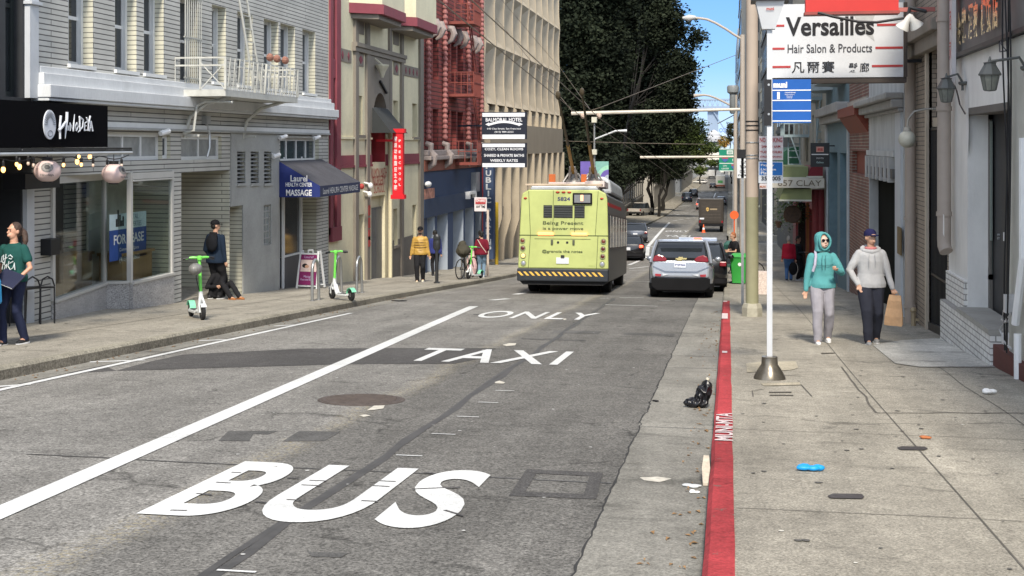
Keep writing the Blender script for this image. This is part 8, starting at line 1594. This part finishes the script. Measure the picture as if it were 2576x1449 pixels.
p = P_at('Z2', 1560, 1078); person('man in black cap and dark jacket seen from behind at the grey building doorway', p, R(165), 1.80, JKT, BLC, mat('shoe_black', (.02, .02, .022)), mat('hair_black', (.012, .011, .01)), ((-.10, -.02, 0), (.10, .04, 0)), ((-.26, -.02, .82), (.22, -.14, .9)), (R(-30), 0), .013, hairstyle='cap', hemz=.80, extras=ex_b, fat=1.08, trouser_w=1.15)
p = P_at('Z2', 1660, 1080); person('person sitting on the ground in the doorway with tan boots stretched out', (p.x - .35, p.y + .15, p.z), R(62), 1.7, BLC, BLC, mat('boot_tan', (.34, .13, .04), .7), mat('hair_black', (.012, .011, .01)), ((-.10, -.60, 0), (.10, -.66, 0)), ((-.2, -.22, .30), (.2, -.22, .30)), (0, R(20)), .014, hemz=.03, hip=(0, 0, .10), knee=((-.1, -.2, 1), (.1, -.2, 1)), shoe_turn=(0, 0), lean=.06, sole=mat('boot_tan', (.34, .13, .04)))
GOLDJ = mat('gold_quilting', (.42, .25, .055), .5, var=.3, sc=7, bump=.5, bsc=9, stretch=(.4, .4, 3))
def ex_y(t, hv, HM, hd, sh, el, wr, hp, kn, an):
    cap(t, hv, HM, cloth('cap_black', (.01, .01, .012))); remesh(MB().ell(hv(0, -.06, -.075), (.05, .05, .045), 12, 8, HM), .01, 'beard', mat('hair_black', (.012, .011, .01)), t)
    mb = MB()
    for z in (.0, .08, .16, .24, .32, .40): mb.tube([hp + Vector((math.cos(a) * (.205 if z < .4 else .17), math.sin(a) * (.15 if z < .4 else .12), z)) for a in [2*math.pi*j/18 for j in range(19)]], .011, 6)
    mb.build('quilt_seams', mat('quilt_shadow', (.10, .055, .02), .7), t, True, world=False)
p = P_at('Z4', 1410, 1092); person('bearded man in a gold puffer jacket and black cap walking towards the camera', p, R(8), 1.76, GOLDJ, BLC, mat('shoe_cream', (.60, .52, .38), .6), mat('hair_black', (.012, .011, .01)), ((-.08, -.18, 0), (.08, .08, 0)), ((-.30, -.04, .80), (.30, -.04, .80)), (0, 0), FAR, hairstyle='cap', extras=ex_y, fat=1.12, trouser_w=1.1, fold=.014)
p = P_at('Z4', 1480, 1050); person('person in dark blue partly hidden behind the man in gold', (p.x, p.y + 1, sz(p.y + 1)), R(200), 1.68, cloth('royal_blue_cloth', (.03, .04, .16)), BLC, mat('shoe_black', (.02, .02, .022)), mat('hair_black', (.012, .011, .01)), vox=FAR)
p = P_at('Z4', 1918, 1055)
def ex_r(t, hv, HM, hd, sh, el, wr, hp, kn, an): MB().tube([sh[1] + Vector((-.02, .14, .07)), hp + Vector((0, .165, .25)), hp + Vector((-.17, .12, .02))], .016, 6).build('shoulder_strap', mat('strap_cream', (.6, .5, .42), .7), t, world=False)
person('person in a maroon jacket and jeans with pale shoulder strap by the parking sign', p, R(190), 1.66, cloth('maroon_cloth', (.15, .012, .025)), cloth('washed_denim', (.16, .24, .32)), mat('shoe_pale', (.4, .45, .5)), mat('hair_black', (.012, .011, .01)), ((-.07, -.05, 0), (.08, .08, 0)), ((-.2, -.15, .95), (.24, .0, .84)), vox=FAR, extras=ex_r, fat=1.15)
p = P_at('Z4', 1850, 1020); person('person in black with grey collar leaning behind the one in maroon', (p.x, p.y + 1.2, sz(p.y + 1.2)), R(150), 1.68, BLC, BLC, mat('shoe_black', (.02, .02, .022)), mat('hair_black', (.012, .011, .01)), vox=FAR, lean=.06)
p = P_at('Z8', 372, 948); YY = p.y; person('person with grey hair, red jacket and blue jeans seen from behind', p, R(175), 1.62, cloth('scarlet_cloth', (.30, .012, .03)), cloth('blue_denim', (.05, .11, .24)), mat('shoe_black', (.02, .02, .022)), mat('hair_silver', (.28, .26, .24)), ((-.08, 0, 0), (.08, .03, 0)), ((-.25, -.03, .8), (.25, -.02, .82)), vox=FAR, fat=1.1, trouser_w=1.1)
p = P_at('Z8', 440, 945); person('man in dark clothes looking at something in his hand beside the red jacket', p, R(60), 1.62, cloth('charcoal_cloth', (.02, .025, .03)), BLC, mat('shoe_pale', (.4, .45, .5)), mat('hair_black', (.012, .011, .01)), ((-.08, 0, 0), (.08, .03, 0)), ((-.1, -.32, 1.12), (.12, -.30, 1.10)), (0, R(18)), FAR, skin=SKIND)
hbg = P_at('Z8', 325, 900); o = MB().ell((0, 0, .25), (.16, .09, .24), 12, 8).tube([(-.06, 0, .45), (0, 0, .75), (.06, 0, .45)], .012, 5).build('handbag', cloth('bag_black', (.01, .01, .012)), None, True); o.location = (hbg.x + .1, YY - .05, sz(YY) + .2); tag(o, 'black handbag carried by the person in the red jacket', 'bag')
Yk = 45.; xk = WY(1846, 600, Yk)[0]; person('young man with reddish hair in a black T-shirt leaning over the green bin', (xk + .1, Yk, sz(Yk)), R(-55), 1.72, BLC, BLC, mat('shoe_black', (.02, .02, .022)), mat('hair_red', (.30, .10, .04), .7), ((-.1, 0, 0), (.1, .05, 0)), ((-.16, -.42, 1.12), (.12, -.44, 1.10)), (R(-5), R(14)), FAR, sleeve=.5, lean=.10, hairstyle='short')
Yk = 55.; xk = WY(1831, 590, Yk)[0]; person('person in pale blue jeans and dark top crouched near the far pole', (xk, Yk, sz(Yk)), R(100), 1.7, cloth('charcoal_cloth', (.02, .025, .03)), cloth('pale_denim', (.24, .36, .50)), mat('shoe_black', (.02, .02, .022)), mat('hair_black', (.012, .011, .01)), ((-.1, -.30, 0), (.1, -.34, 0)), ((-.2, -.4, .6), (.2, -.4, .6)), vox=FAR, hip=(0, 0, .50), hemz=.44, knee=((-.1, -1, .6), (.1, -1, .6)), lean=.12)
# street objects
SGRN = mat('scooter_green', (.16, .62, .10), .4, var=.03); SWHT = mat('scooter_white', (.62, .64, .64), .4, var=.06); SMNT = mat('scooter_mint', (.20, .60, .38), .4)
def scooter(lab, a, b, lean_=0, fork=0):
    """electric kick scooter; a = front wheel contact, b = rear wheel contact on the ground"""
    a, b = Vector(a), Vector(b); d = a - b; rot = math.atan2(d.y, d.x) - math.pi / 2; t = thing('kick_scooter', lab, 'scooter', b, rot, 'green and white kick scooters'); t.rotation_euler = (math.atan2(d.z, math.hypot(d.x, d.y)), lean_, rot)
    wb_ = .98; r = .135
    def whl(y): 
        w = MB().lathe([(r*.6, -.03), (r*.9, -.032), (r, -.018), (r, .018), (r*.9, .032), (r*.6, .03)], (0, y, r), 22, 0).build('wheel', RUBBER, t, True, world=False); MB().lathe([(0, -.02), (r*.2, -.035), (r*.62, -.02), (r*.62, .02), (r*.2, .035), (0, .02)], (0, y, r), 14, 0).build('rim', mat('rim_grey', (.2, .2, .2), .4, .5), w, True, world=False)
    whl(wb_); whl(0)
    MB().loft([[(x * w, y, z + zz) for x, zz in ((-1, 0), (1, 0), (1, .05), (-1, .05))] for y, w, z in ((.08, .05, .12), (.16, .085, .10), (.62, .085, .10), (.74, .05, .14))]).build('deck', SWHT, t, world=False, bevel=.01); MB().box(-.07, .07, .16, .60, .151, .156).build('grip_mat', mat('grip_mat_grey', (.06, .06, .06), .9), t, world=False)
    MB().tube([(0, .70, .13), (0, .80, .26), (0, .86, .42), (0, .84, .50)], [.045, .05, .042, .035], 10).tube([(0, .66, .16), (0, .76, .34)], .03, 8).build('neck', SWHT, t, True, world=False)
    mb = MB()
    for s in (-1, 1): mb.tube([(s * .045, wb_, r), (s * .05, wb_ - .03, r + .14), (s * .02, .88, .40)], .018, 8)
    mb.build('fork', SWHT, t, True, world=False); MB().loft([[(x * .05, wb_ + r * 1.12 * math.cos(an_), r + r * 1.12 * math.sin(an_)) for x in (-1, 1, 1, -1)][:2] + [(x * .05, wb_ + r * 1.2 * math.cos(an_), r + r * 1.2 * math.sin(an_)) for x in (1, -1)] for an_ in [R(40 + 15 * k) for k in range(8)]]).build('mudguard', SWHT, t, world=False)
    MB().loft([[(x * .055, -.0 + r * 1.15 * math.cos(an_), r + r * 1.15 * math.sin(an_)) for x in (-1, 1)] + [(x * .055, r * 1.24 * math.cos(an_), r + r * 1.24 * math.sin(an_)) for x in (1, -1)] for an_ in [R(10 + 18 * k) for k in range(9)]]).build('rear_fender', SMNT, t, world=False)
    MB().tube([(0, .84, .48), (0, .80, .80), (0, .76, 1.08)], [.032, .030, .028], 12).build('stem', SGRN, t, True, world=False)
    MB().tube([(-.24, .70, 1.10), (-.12, .75, 1.12), (0, .77, 1.11), (.12, .75, 1.12), (.24, .70, 1.10)], .022, 8).lathe([(.05, 1.07), (.055, 1.12), (.03, 1.15)], (0, .77, 0), 10).build('handlebar', SGRN, t, True, world=False)
    mb = MB()
    for s in (-1, 1): mb.tube([(s * .17, .725, 1.112), (s * .28, .68, 1.095)], .026, 8).tube([(s * .16, .76, 1.10), (s * .26, .76, 1.07)], .009, 5)
    mb.build('grips', BLACK, t, True, world=False); MB().tube([(.02, .84, .5), (.09, .90, .75), (.08, .84, 1.0), (.05, .78, 1.1)], .008, 5).build('brake_cable', BLACK, t, True, world=False); return t
s1 = scooter('green and white scooter standing nearest, front wheel towards the camera with a helmet', P_at('Z2', 1482, 1236), P_at('Z2', 1385, 1205))
he = MB().ell((0, 0, 0), (.12, .15, .11), 14, 9); o = remesh(he, .01, 'helmet', mat('helmet_grey', (.17, .17, .16), .4, var=.3, sc=9), None, 2); c = P_at('Z2', 1430, 1236); o.location = (c.x - .04, c.y, c.z + .92); tag(o, 'grey helmet hanging from the nearest scooter handlebar', 'helmet')
scooter('green and white scooter seen from the side between the bike hoops', P_at('Z4', 612, 1224), P_at('Z4', 840, 1250)); 
p = P_at('Z4', 1812, 1068); q2 = P_at('Z4', 1862, 1066); scooter('far green and white scooter beside the person in maroon', (p.x, p.y, p.z), (p.x + .25, p.y + .9, sz(p.y + .9)))
pbg = P_at('Z4', 1885, 1045); o = MB().loft([[(x * w_, y * w_ * .6, z) for x, y in [(math.cos(a), math.sin(a)) for a in [2*math.pi*j/10 for j in range(10)]]] for z, w_ in ((0, .2), (.2, .24), (.5, .17), (.85, .10), (1.0, .04))]).build('carrier_bag', mat('bag_pink', (.66, .42, .42), .5, var=.25, sc=8)); o.location = (pbg.x - .2, pbg.y - .2, pbg.z + .1); tag(o, 'bulky pink and white plastic bag hanging on the far scooter', 'bag')
HOOP = mat('rack_steel', (.40, .41, .41), .3, .75, var=.1)
for i, (x0, x1, yb_2, yt_) in enumerate(((515, 568, 1250, 942), (712, 768, 1188, 956), (884, 938, 1188, 945))):
    a = P_at('Z4', x0, yb_2); b = P_at('Z4', x1, yb_2 - 4); h = .92; wid = .42; P = [(a.x, a.y, sz(a.y))]
    for k in range(9): an_ = math.pi * k / 8; P.append((a.x, a.y + wid / 2 - wid / 2 * math.cos(an_) + .0, sz(a.y) + h - .26 + .26 * math.sin(an_)))
    P.append((a.x + .02, a.y + wid, sz(a.y + wid))); t = MB().tube(P, .035, 10); 
    for y_ in (a.y, a.y + wid): t.lathe([(.075, 0), (.075, .012)], (a.x, y_, sz(y_)), 12)
    tag(t.build('bike_rack', HOOP, None, True), 'steel hoop bike rack, ' + ['nearest, in front of the sandwich board', 'behind the green scooter stem', 'farthest, right of the scooter rear wheel'][i], 'bike rack', 'steel hoop bike racks')
p = P_at('Z4', 470, 1148); sb = thing('sandwich_board', 'white framed sandwich board with purple massage poster by the shop door', 'sandwich board', p, R(-6)); fr2 = MB(); H_ = 1.02
for s, y0, y1 in ((1, 0, .20), (-1, .52, .32)):
    A = lambda x, z: (x, y0 + (y1 - y0) * z / H_, z)
    fr2.bar(A(-.30, 0), A(-.26, H_), .05, .04).bar(A(.30, 0), A(.26, H_), .05, .04).bar(A(-.29, .07), A(.29, .07), .06, .03).bar(A(-.27, H_ - .08), A(.27, H_ - .08), .05, .03)
fr2.bar((-.07, .26, H_ + .02), (.07, .26, H_ + .02), .04).bar((-.07, .26, H_ - .06), (-.07, .26, H_ + .02), .03).bar((.07, .26, H_ - .06), (.07, .26, H_ + .02), .03); fr2.build('frame', SWHT, sb, world=False)
def sbp(x0, x1, z0, z1, off): f2 = lambda z: .20 * z / H_ - off; return [(x0, f2(z0), z0), (x1, f2(z0), z0), (x1, f2(z1), z1), (x0, f2(z1), z1)]
MB().quad(*sbp(-.26, .26, .10, .93, .012)).build('poster', mat('poster_purple', (.17, .012, .085), .5, var=.15, sc=4), sb, world=False); MB().quad(*sbp(-.23, .25, .46, .78, .016)).build('poster_picture', mat('poster_pale', (.58, .46, .42), .5, var=.2, sc=5), sb, world=False)
c = .62; f3 = lambda z: .20 * z / H_ - .02; MB().add([(-.10 + .085 * math.cos(a), f3(c + .06 * math.sin(a)), c + .06 * math.sin(a)) for a in [2*math.pi*j/14 for j in range(14)]], [tuple(range(14))]).build('poster_hair', BLACK, sb, world=False); MB().add([(-.04 + .06 * math.cos(a), f3(c - .02 + .045 * math.sin(a)) - .002, c - .02 + .045 * math.sin(a)) for a in [2*math.pi*j/14 for j in range(14)]], [tuple(range(14))]).build('poster_face', SKIN, sb, world=False)
Mx = frame_mat((0, .20 * .85 / H_ - .02, .86), (1, 0, 0), (0, .2, 1)); text('lettering', 'Laurel', mat('poster_lilac', (.5, .4, .6), .5), .26, .07, Mx, sb, ext=0, world=False); text('lettering', 'Massage\nFoot and Body', mat('poster_lilac', (.5, .4, .6)), .4, .16, frame_mat((0, .20 * .28 / H_ - .02, .28), (1, 0, 0), (0, .2, 1)), sb, ext=0, world=False)
p = P_at('Z4', 1547, 1103); MT = mat('meter_dark', (.045, .047, .05), .4, .4); pm = thing('parking_meter', 'dark grey parking meter on the left pavement beside the man in gold', 'parking meter', p); MB().tube([(0, 0, 0), (0, 0, 1.05)], .055, 12).lathe([(.1, 0), (.1, .03), (.06, .05)], (0, 0, 0), 12).build('post', MT, pm, True, world=False)
MB().loft([[(math.cos(a) * w_, math.sin(a) * w_ * .7, z) for a in [2*math.pi*j/14 for j in range(14)]] for z, w_ in ((1.03, .07), (1.1, .12), (1.32, .125), (1.36, .11), (1.40, .12), (1.48, .115), (1.54, .07))]).build('meter_head', MT, pm, True, world=False); MB().box(-.06, .06, -.095, -.08, 1.38, 1.46).build('meter_window', DGLASS, pm, world=False)
p = P_at('Z4', 1972, 1048); Yq = p.y; t = signp('parking_sign', 'red and white parking sign on a cream post by the person in maroon', Yq, 'Z4', 1858, 392, 1960, 508, mat('sign_pinkish', (.68, .62, .62), .5), 'sign'); a = WY(*q('Z4', 1858, 392), Yq - .02); b = WY(*q('Z4', 1960, 448), Yq - .02); MB().box(a[0] + .04, b[0] - .04, Yq - .02, Yq - .003, b[1], a[1] - .05).build('red_field', mat('sign_lettering_red', (.42, .045, .05)), t); rowtext('TOW AWAY', 'Z4', 1868, 405, 1950, 432, Yq - .024, WHITE, t, bold=.03); rowtext('ANY TIME', 'Z4', 1872, 458, 1948, 480, Yq - .004, INK, t, bold=.03)
x_ = WY(*q('Z4', 1968, 700), Yq)[0]; MB().tube([(x_, Yq + .04, p.z), (x_, Yq + .04, WY(*q('Z4', 1968, 495), Yq)[1])], .045, 8).build('post', mat('post_cream', (.60, .50, .42), .6), t)
for i, x in enumerate((1752, 1775)): p = P_at('Z4', x, 1062); tag(MB().tube([(p.x, p.y, p.z), (p.x + .02, p.y, p.z + .95), (p.x + .08, p.y + .3, p.z + 1.0), (p.x + .08, p.y + .6, sz(p.y + .6))], .035, 8).build('bike_rack', mat('rack_cream', (.52, .48, .42), .5), None, True), ['left', 'right'][i] + ' pale hoop rack beside the group in front of the garage', 'bike rack', 'pale hoop racks')
def bicycle(lab, p, rot, m, sc=1.):
    t = thing('bicycle', lab, 'bicycle', p, rot); t.scale = (sc,) * 3; r = .34
    for y in (0, 1.02): w = MB().tube([(0, y + r * math.cos(a), r + r * math.sin(a)) for a in [2*math.pi*j/24 for j in range(25)]], .020, 6, False).build('wheel', RUBBER, t, True, world=False); mb = MB(); [mb.bar((0, y, r), (0, y + r * math.cos(a), r + r * math.sin(a)), .005) for a in [math.pi*j/6 for j in range(12)]]; mb.build('spokes', STEEL, w, world=False)
    MB().tube([(0, 0, r), (0, .42, .30), (0, .30, .82)], .018, 6).tube([(0, .42, .30), (0, .86, .72)], .02, 6).tube([(0, .32, .76), (0, .84, .80)], .018, 6).tube([(0, 0, r), (0, .31, .76)], .014, 6).tube([(0, 1.02, r), (0, .86, .72), (0, .82, .92)], .018, 6).build('frame', m, t, True, world=False)
    MB().tube([(-.26, .76, .96), (-.1, .84, .94), (.1, .84, .94), (.26, .76, .96)], .014, 6).build('handlebar', BLACK, t, True, world=False); MB().ell((0, .28, .86), (.07, .13, .035), 10, 6).build('saddle', BLACK, t, True, world=False); return t
p = P_at('Z4', 1735, 1072); bicycle('dark bicycle with bags parked in front of the navy garage', (p.x, p.y + .1, p.z), R(-15), BLACK); o = MB().ell((0, 0, 0), (.25, .4, .22), 10, 7).ell((-.1, .3, .15), (.18, .2, .2), 10, 7); o = remesh(o, .03, 'duffel_bag', cloth('camo_cloth', (.06, .055, .04)), None, 1, .03, 4); o.location = (p.x + .05, p.y + .4, p.z + .95); tag(o, 'dark lumpy bags piled on the parked bicycle', 'bag')
p = P_at('Z4', 1690, 960); o = remesh(MB().ell((0, 0, .18), (.5, .35, .2), 12, 8).ell((.3, 0, .3), (.3, .25, .2), 12, 8), .03, 'bundle', BLC, None, 1, .04, 4); o.location = (p.x, p.y, p.z); tag(o, 'black bundle lying at the foot of the pale blue garage wall', 'bundle')
for i, (x0, x1) in enumerate(((290, 465), (470, 632))):
    a = P_at('C8', x0, 1180 if i == 0 else 1150); b = P_at('C8', x1, 1150 if i == 0 else 1140); t = thing('wire_stool', 'black tubular stool outside the brick pier, ' + ['left one touching the other', 'right one nearer the terrazzo base'][i], 'stool', a, 0, 'black tubular stools'); d = b - a; z0 = .62
    mb = MB()
    for f_, dx in ((0, 0), (1, 0), (0, -.28), (1, -.28)): mb.tube([(d.x * f_ + dx, d.y * f_, d.z * f_ + .0), (d.x * f_ * .97 + dx * .9, d.y * f_, z0 + d.z * f_)], .014, 6)
    mb.bar((0, 0, z0), (d.x, d.y, z0 + d.z), .03).bar((-.27, 0, z0), (d.x - .27, d.y, z0 + d.z), .03); mb.build('legs', BLACK, t, world=False)
    MB().add([(0, 0, z0 + .02), (d.x, d.y, z0 + d.z + .02), (d.x - .27, d.y, z0 + d.z + .02), (-.27, 0, z0 + .02)], [(0, 1, 2, 3)]).tube([(0, 0, z0 + .02), (d.x * .15, d.y * .15, z0 + .14), (d.x * .5, d.y * .5, z0 + .18), (d.x * .85, d.y * .85, z0 + .14 + d.z), (d.x, d.y, z0 + .02 + d.z)], .014, 6).build('seat', BLACK, t, world=False)
p = P_at('Z6', 2082, 1112); gb2 = thing('wheelie_bin', 'bright green wheeled bin at the kerb behind the thick pole', 'bin', (p.x + .02, p.y + .3, p.z), R(-8)); BG = mat('bin_green', (.035, .33, .06), .45, var=.06); 
MB().loft([ring(.22, -.24, .24, .03, .05), ring(.27, -.30, .30, .85, .05), ring(.285, -.32, .32, .90, .05)]).build('body', BG, gb2, True, world=False); MB().loft([ring(.29, -.34, .33, .90, .06), ring(.29, -.33, .33, .95, .06), ring(.22, -.25, .28, 1.0, .06)]).build('lid', BG, gb2, True, world=False)
for s in (-1, 1): MB().lathe([(.1, -.025), (.1, .025)], (s * .22, .26, .1), 14, 0).build('wheel', RUBBER, gb2, world=False)
MB().add([(.05 + .06 * math.cos(a), -.295, .66 + .06 * math.sin(a)) for a in [2*math.pi*j/12 for j in range(12)]], [tuple(range(12))]).build('recycle_mark', WHITE, gb2, world=False)
bicycle('bicycle leaning behind the green wheeled bin', (p.x - .35, p.y + 1.1, sz(p.y + 1.1)), R(-65), BLACK)
pn = WY(*q('Z8', 178, 905), 36.); o = MB().box(-.14, .14, -.2, .2, 0, .62); o = o.build('news_box', mat('speckled_pink_box', (.60, .50, .44), .6, var=.35, sc=26)); o.location = (pn[0], 36., sz(36)); tag(o, 'low pinkish speckled box behind the white bus stop pole', 'box')
pn = WY(*q('B5', 1720, 700), 62.); o = MB().loft([ring(.32, -.3, .3, 0, .06), ring(.36, -.34, .34, 1.1, .06), ring(.2, -.2, .2, 1.25, .06)]); o = o.build('litter_bin', mat('bin_dark_green', (.02, .09, .07), .5)); o.location = (pn[0], 62., sz(62)); tag(o, 'dark green litter bin beyond the young man with reddish hair', 'bin')
pn = WY(*q('B5', 1765, 580), 60.); o = MB().lathe([(0, -.02), (.2, -.02), (.2, .02), (0, .02)], (0, 0, 0), 18, 1).tube([(0, .05, -2.6), (0, .05, .1)], .03, 6); o = o.build('round_sign', mat('cone_orange', (.75, .12, .03))); o.location = (pn[0], 60., pn[1]); tag(o, 'small round orange red sign on a post near the far pole', 'sign')
c = G(*q('B2', 440, 478)); o = remesh(MB().ell((.02, .0, .14), (.075, .07, .15), 12, 9, Matrix.Rotation(R(20), 3, 'Y')).ell((-.05, -.02, .05), (.13, .07, .05), 12, 8).ell((.06, .03, .22), (.05, .05, .06), 10, 7), .008, 'rubbish_bag', mat('black_plastic_film', (.010, .010, .012), .28, var=.2, sc=20), None, 1, .022, 17, 5); o.location = (c.x, c.y, rz(c.y, .006)); tag(o, 'crumpled black rubbish bag in the gutter against the red kerb', 'bag')
def rag(name, lab, cat, k, x, y, sx, sy, h, m, seed, f=sz, vox=.006):
    lift = KERB if f is sz else 0; c = G(*q(k, x, y), lift); mb = MB(); rn = random.Random(seed)
    for _ in range(5): mb.ell((rn.uniform(-.6, .6) * sx, rn.uniform(-.5, .5) * sy, h * .5), (sx * rn.uniform(.3, .6), sy * rn.uniform(.4, .7), h * rn.uniform(.4, .7)), 10, 6)
    o = remesh(mb, vox, name, m, None, 1, h * .35, 30, seed); o.location = (c.x, c.y, f(c.y, .006)); return tag(o, lab, cat)
rag('rubber_glove', 'crumpled bright blue rubber glove on the near right pavement', 'glove', 'B2', 1068, 842, .095, .05, .04, mat('glove_blue', (.0, .28, .66), .45, var=.1, sc=20), 3)
rag('tissue', 'crumpled white tissue on the pavement near the right edge', 'tissue', 'B2', 2098, 400, .09, .06, .05, WHITE, 4); rag('dead_leaf', 'curled orange brown leaf on the right pavement', 'leaf', 'B2', 1718, 657, .08, .03, .02, mat('leaf_orange', (.38, .13, .05), .8), 5)
rag('paper_litter', 'white paper scraps in the gutter by the red kerb', 'litter', 'B2', 382, 940, .09, .05, .02, mat('paper_dirty', (.5, .52, .53), .7, var=.2, sc=20), 6, rz); rag('paper_litter', 'single white paper scrap just below the larger scraps', 'litter', 'B2', 400, 972, .04, .04, .02, WHITE, 7, rz); rag('paper_litter', 'pale crumpled paper lying against the kerb above the black bag', 'litter', 'B2', 482, 325, .05, .05, .04, mat('paper_buff', (.55, .50, .40), .7), 8, rz)
c = G(*q('B2', 452, 910)); o = MB().loft([[(-.02, -.16, .01), (.02, -.16, .01), (.02, -.16, .03), (-.02, -.16, .03)], [(-.03, 0, .03), (.03, 0, .03), (.03, 0, .10), (-.03, 0, .10)], [(-.02, .14, .10), (.02, .14, .10), (.02, .14, .16), (-.02, .14, .16)]]).build('wood_scrap', mat('bleached_wood', (.46, .40, .32), .8, var=.25, sc=20)); o.location = (c.x + .02, c.y, rz(c.y, .01)); tag(o, 'bleached wooden scrap leaning on the kerb beside the paper litter', 'wood')
rag('rag', 'flattened dark rag on the left lane near the kerb', 'rag', 'Z4', 1258, 1254, .28, .12, .02, BLC, 9, rz, .012); rag('rag', 'small black scrap in the gutter left of the rubbish bag', 'rag', 'B2', 178, 446, .05, .04, .015, BLC, 10, rz)
rn = random.Random(5); mb = MB()
for _ in range(170):
    y = rn.uniform(6.5, 30); x = XR - .03 - abs(rn.gauss(0, .16)); s = rn.uniform(.008, .03); a = rn.uniform(0, 6.28); h = rn.uniform(.004, .015); z = rz(y, .009); c1, s1_ = math.cos(a) * s, math.sin(a) * s; mb.add([(x + c1, y + s1_, z), (x - s1_ * .6, y + c1 * .6, z + h), (x - c1, y - s1_, z), (x + s1_ * .6, y - c1 * .6, z + h)], [(0, 1, 2, 3)])
for _ in range(110):
    y = rn.uniform(14, 34); x = XL + .05 + abs(rn.gauss(0, .12)); s = rn.uniform(.01, .035); a = rn.uniform(0, 6.28); z = rz(y, .009); c1, s1_ = math.cos(a) * s, math.sin(a) * s; mb.add([(x + c1, y + s1_, z), (x - s1_ * .6, y + c1 * .6, z + .01), (x - c1, y - s1_, z), (x + s1_ * .6, y - c1 * .6, z + .01)], [(0, 1, 2, 3)])
tag(mb.build('gutter_leaves', mat('leaf_brown', (.22, .13, .06), .8, var=.5, sc=9)), kind='stuff')
def spots(n, x0, x1, y0, y1, seed, smin, smax, f, st=1.): 
    rn = random.Random(seed); mb = MB()
    for _ in range(n):
        y = y0 + (y1 - y0) * rn.random() ** 1.4; x = rn.uniform(x0, x1); s = rn.uniform(smin, smax); m_ = 7; mb.add([(x + s * st * math.cos(2*math.pi*j/m_) * rn.uniform(.7, 1.2), y + s * math.sin(2*math.pi*j/m_) * rn.uniform(.7, 1.2), f(y + s * math.sin(2*math.pi*j/m_), .006)) for j in range(m_)], [tuple(range(m_))])
    return mb
tag(spots(150, .1, 3.4, 6.5, 30, 3, .008, .03, sz).build('gum_spots', mat('old_gum', (.10, .095, .085), .8)), kind='stuff'); tag(spots(50, .1, 3.4, 6.5, 26, 4, .006, .018, sz).build('pale_specks', mat('pale_speck', (.55, .53, .47), .8)), kind='stuff'); tag(spots(90, -11.7, -8.8, 15, 44, 5, .01, .04, sz).build('gum_spots', mat('old_gum', (.10, .095, .085), .8)), kind='stuff')
tag(spots(70, -6, -1, 6.5, 30, 6, .006, .02, rz).build('paint_flecks', mat('paint_fleck', (.5, .5, .48), .8)), kind='stuff')
RES = mat('paint_residue', (.55, .52, .45), .85, var=.25, sc=14)
for k, pts in (('B1', ((1765, 655), (1800, 632), (1852, 630), (1845, 645), (1800, 652))), ('B1', ((1728, 678), (1760, 674), (1784, 680), (1750, 686))), ('B3', ((535, 682), (590, 668), (650, 668), (640, 686), (570, 692))), ('B3', ((470, 990), (510, 978), (556, 992), (545, 1002), (480, 1000))), ('B3', ((1030, 466), (1055, 464), (1066, 470), (1045, 477))), ('B2', ((85, 885), (190, 880), (270, 892), (200, 912), (110, 900)))):
    ground_poly('paint_residue', qq(k, *pts), RES, .0068)
PL = mat('iron_plate', (.07, .062, .058), .5, .4, var=.3, sc=20)
ground_poly('utility_plate', qq('B2', (1570, 712), (1600, 704), (1730, 706), (1750, 718), (1725, 726), (1590, 724)), PL, .007, True, 'small oblong iron cover on the right pavement below the leaf', 'cover'); ground_poly('utility_plate', qq('B2', (1168, 992), (1200, 978), (1365, 980), (1382, 996), (1370, 1008), (1190, 1004)), PL, .007, True, 'oblong iron cover below the blue glove', 'cover')
for pts in (((700, 225), (780, 215), (985, 212), (1000, 250), (960, 262), (705, 276)), ((785, 340), (1005, 334), (1015, 348), (800, 354))): ground_poly('concrete_patch', qq('B2', *pts), asphalt('buff_patch', (.38, .34, .26), .3, 40, .2), .007, True)
for pts in (((830, 388), (962, 388), (962, 393), (830, 393)), ((835, 406), (972, 406), (972, 411), (835, 411)), ((1130, 163), (1210, 162), (1208, 167), (1135, 168))): ground_poly('cover_slot', qq('B2', *pts), JOINT, .0075, True)
mb = MB(); 
for a_, b_ in (((735, 382), (740, 415)), ((735, 382), (800, 372)), ((1015, 345), (1080, 415))): A = G(*q('B2', *a_), KERB); B = G(*q('B2', *b_), KERB); onpave([(A.x, A.y), (B.x, B.y)], .012, .0065)
struct('cover_outline', mb, JOINT)
y0_ = G(*q('B2', 550, 676), KERB).y; y1_ = G(*q('B2', 550, 516), KERB).y; cx_k = XR + .095
o = text('kerb_stencil', 'MUNI-MTA', mat('stencil_pink_white', (.62, .52, .52), .8, var=.3, sc=40), y1_ - y0_, .15, Matrix(((0, -1, 0, cx_k), (1, 0, 0, (y0_ + y1_) / 2), (0, 0, 1, 0), (0, 0, 0, 1))), bold=.02, weld=lambda c: Vector((c.x, c.y, sz(c.y, .0155)))); tag(o, kind='structure')
for k, x0, x1, yy0, yy1 in (('B3', 2342, 2393, 425, 468), ('B3', 2345, 2388, 738, 752), ('B3', 2355, 2388, 322, 328)): a = G(*q(k, x0, yy1), KERB); b = G(*q(k, x1, yy0), KERB); struct('kerb_mark', MB().add([(a.x, a.y, sz(a.y, .0155)), (b.x, a.y, sz(a.y, .0155)), (b.x, b.y, sz(b.y, .0155)), (a.x, b.y, sz(b.y, .0155))], [(0, 1, 2, 3)]), mat('stencil_pink_white', (.62, .52, .52)))
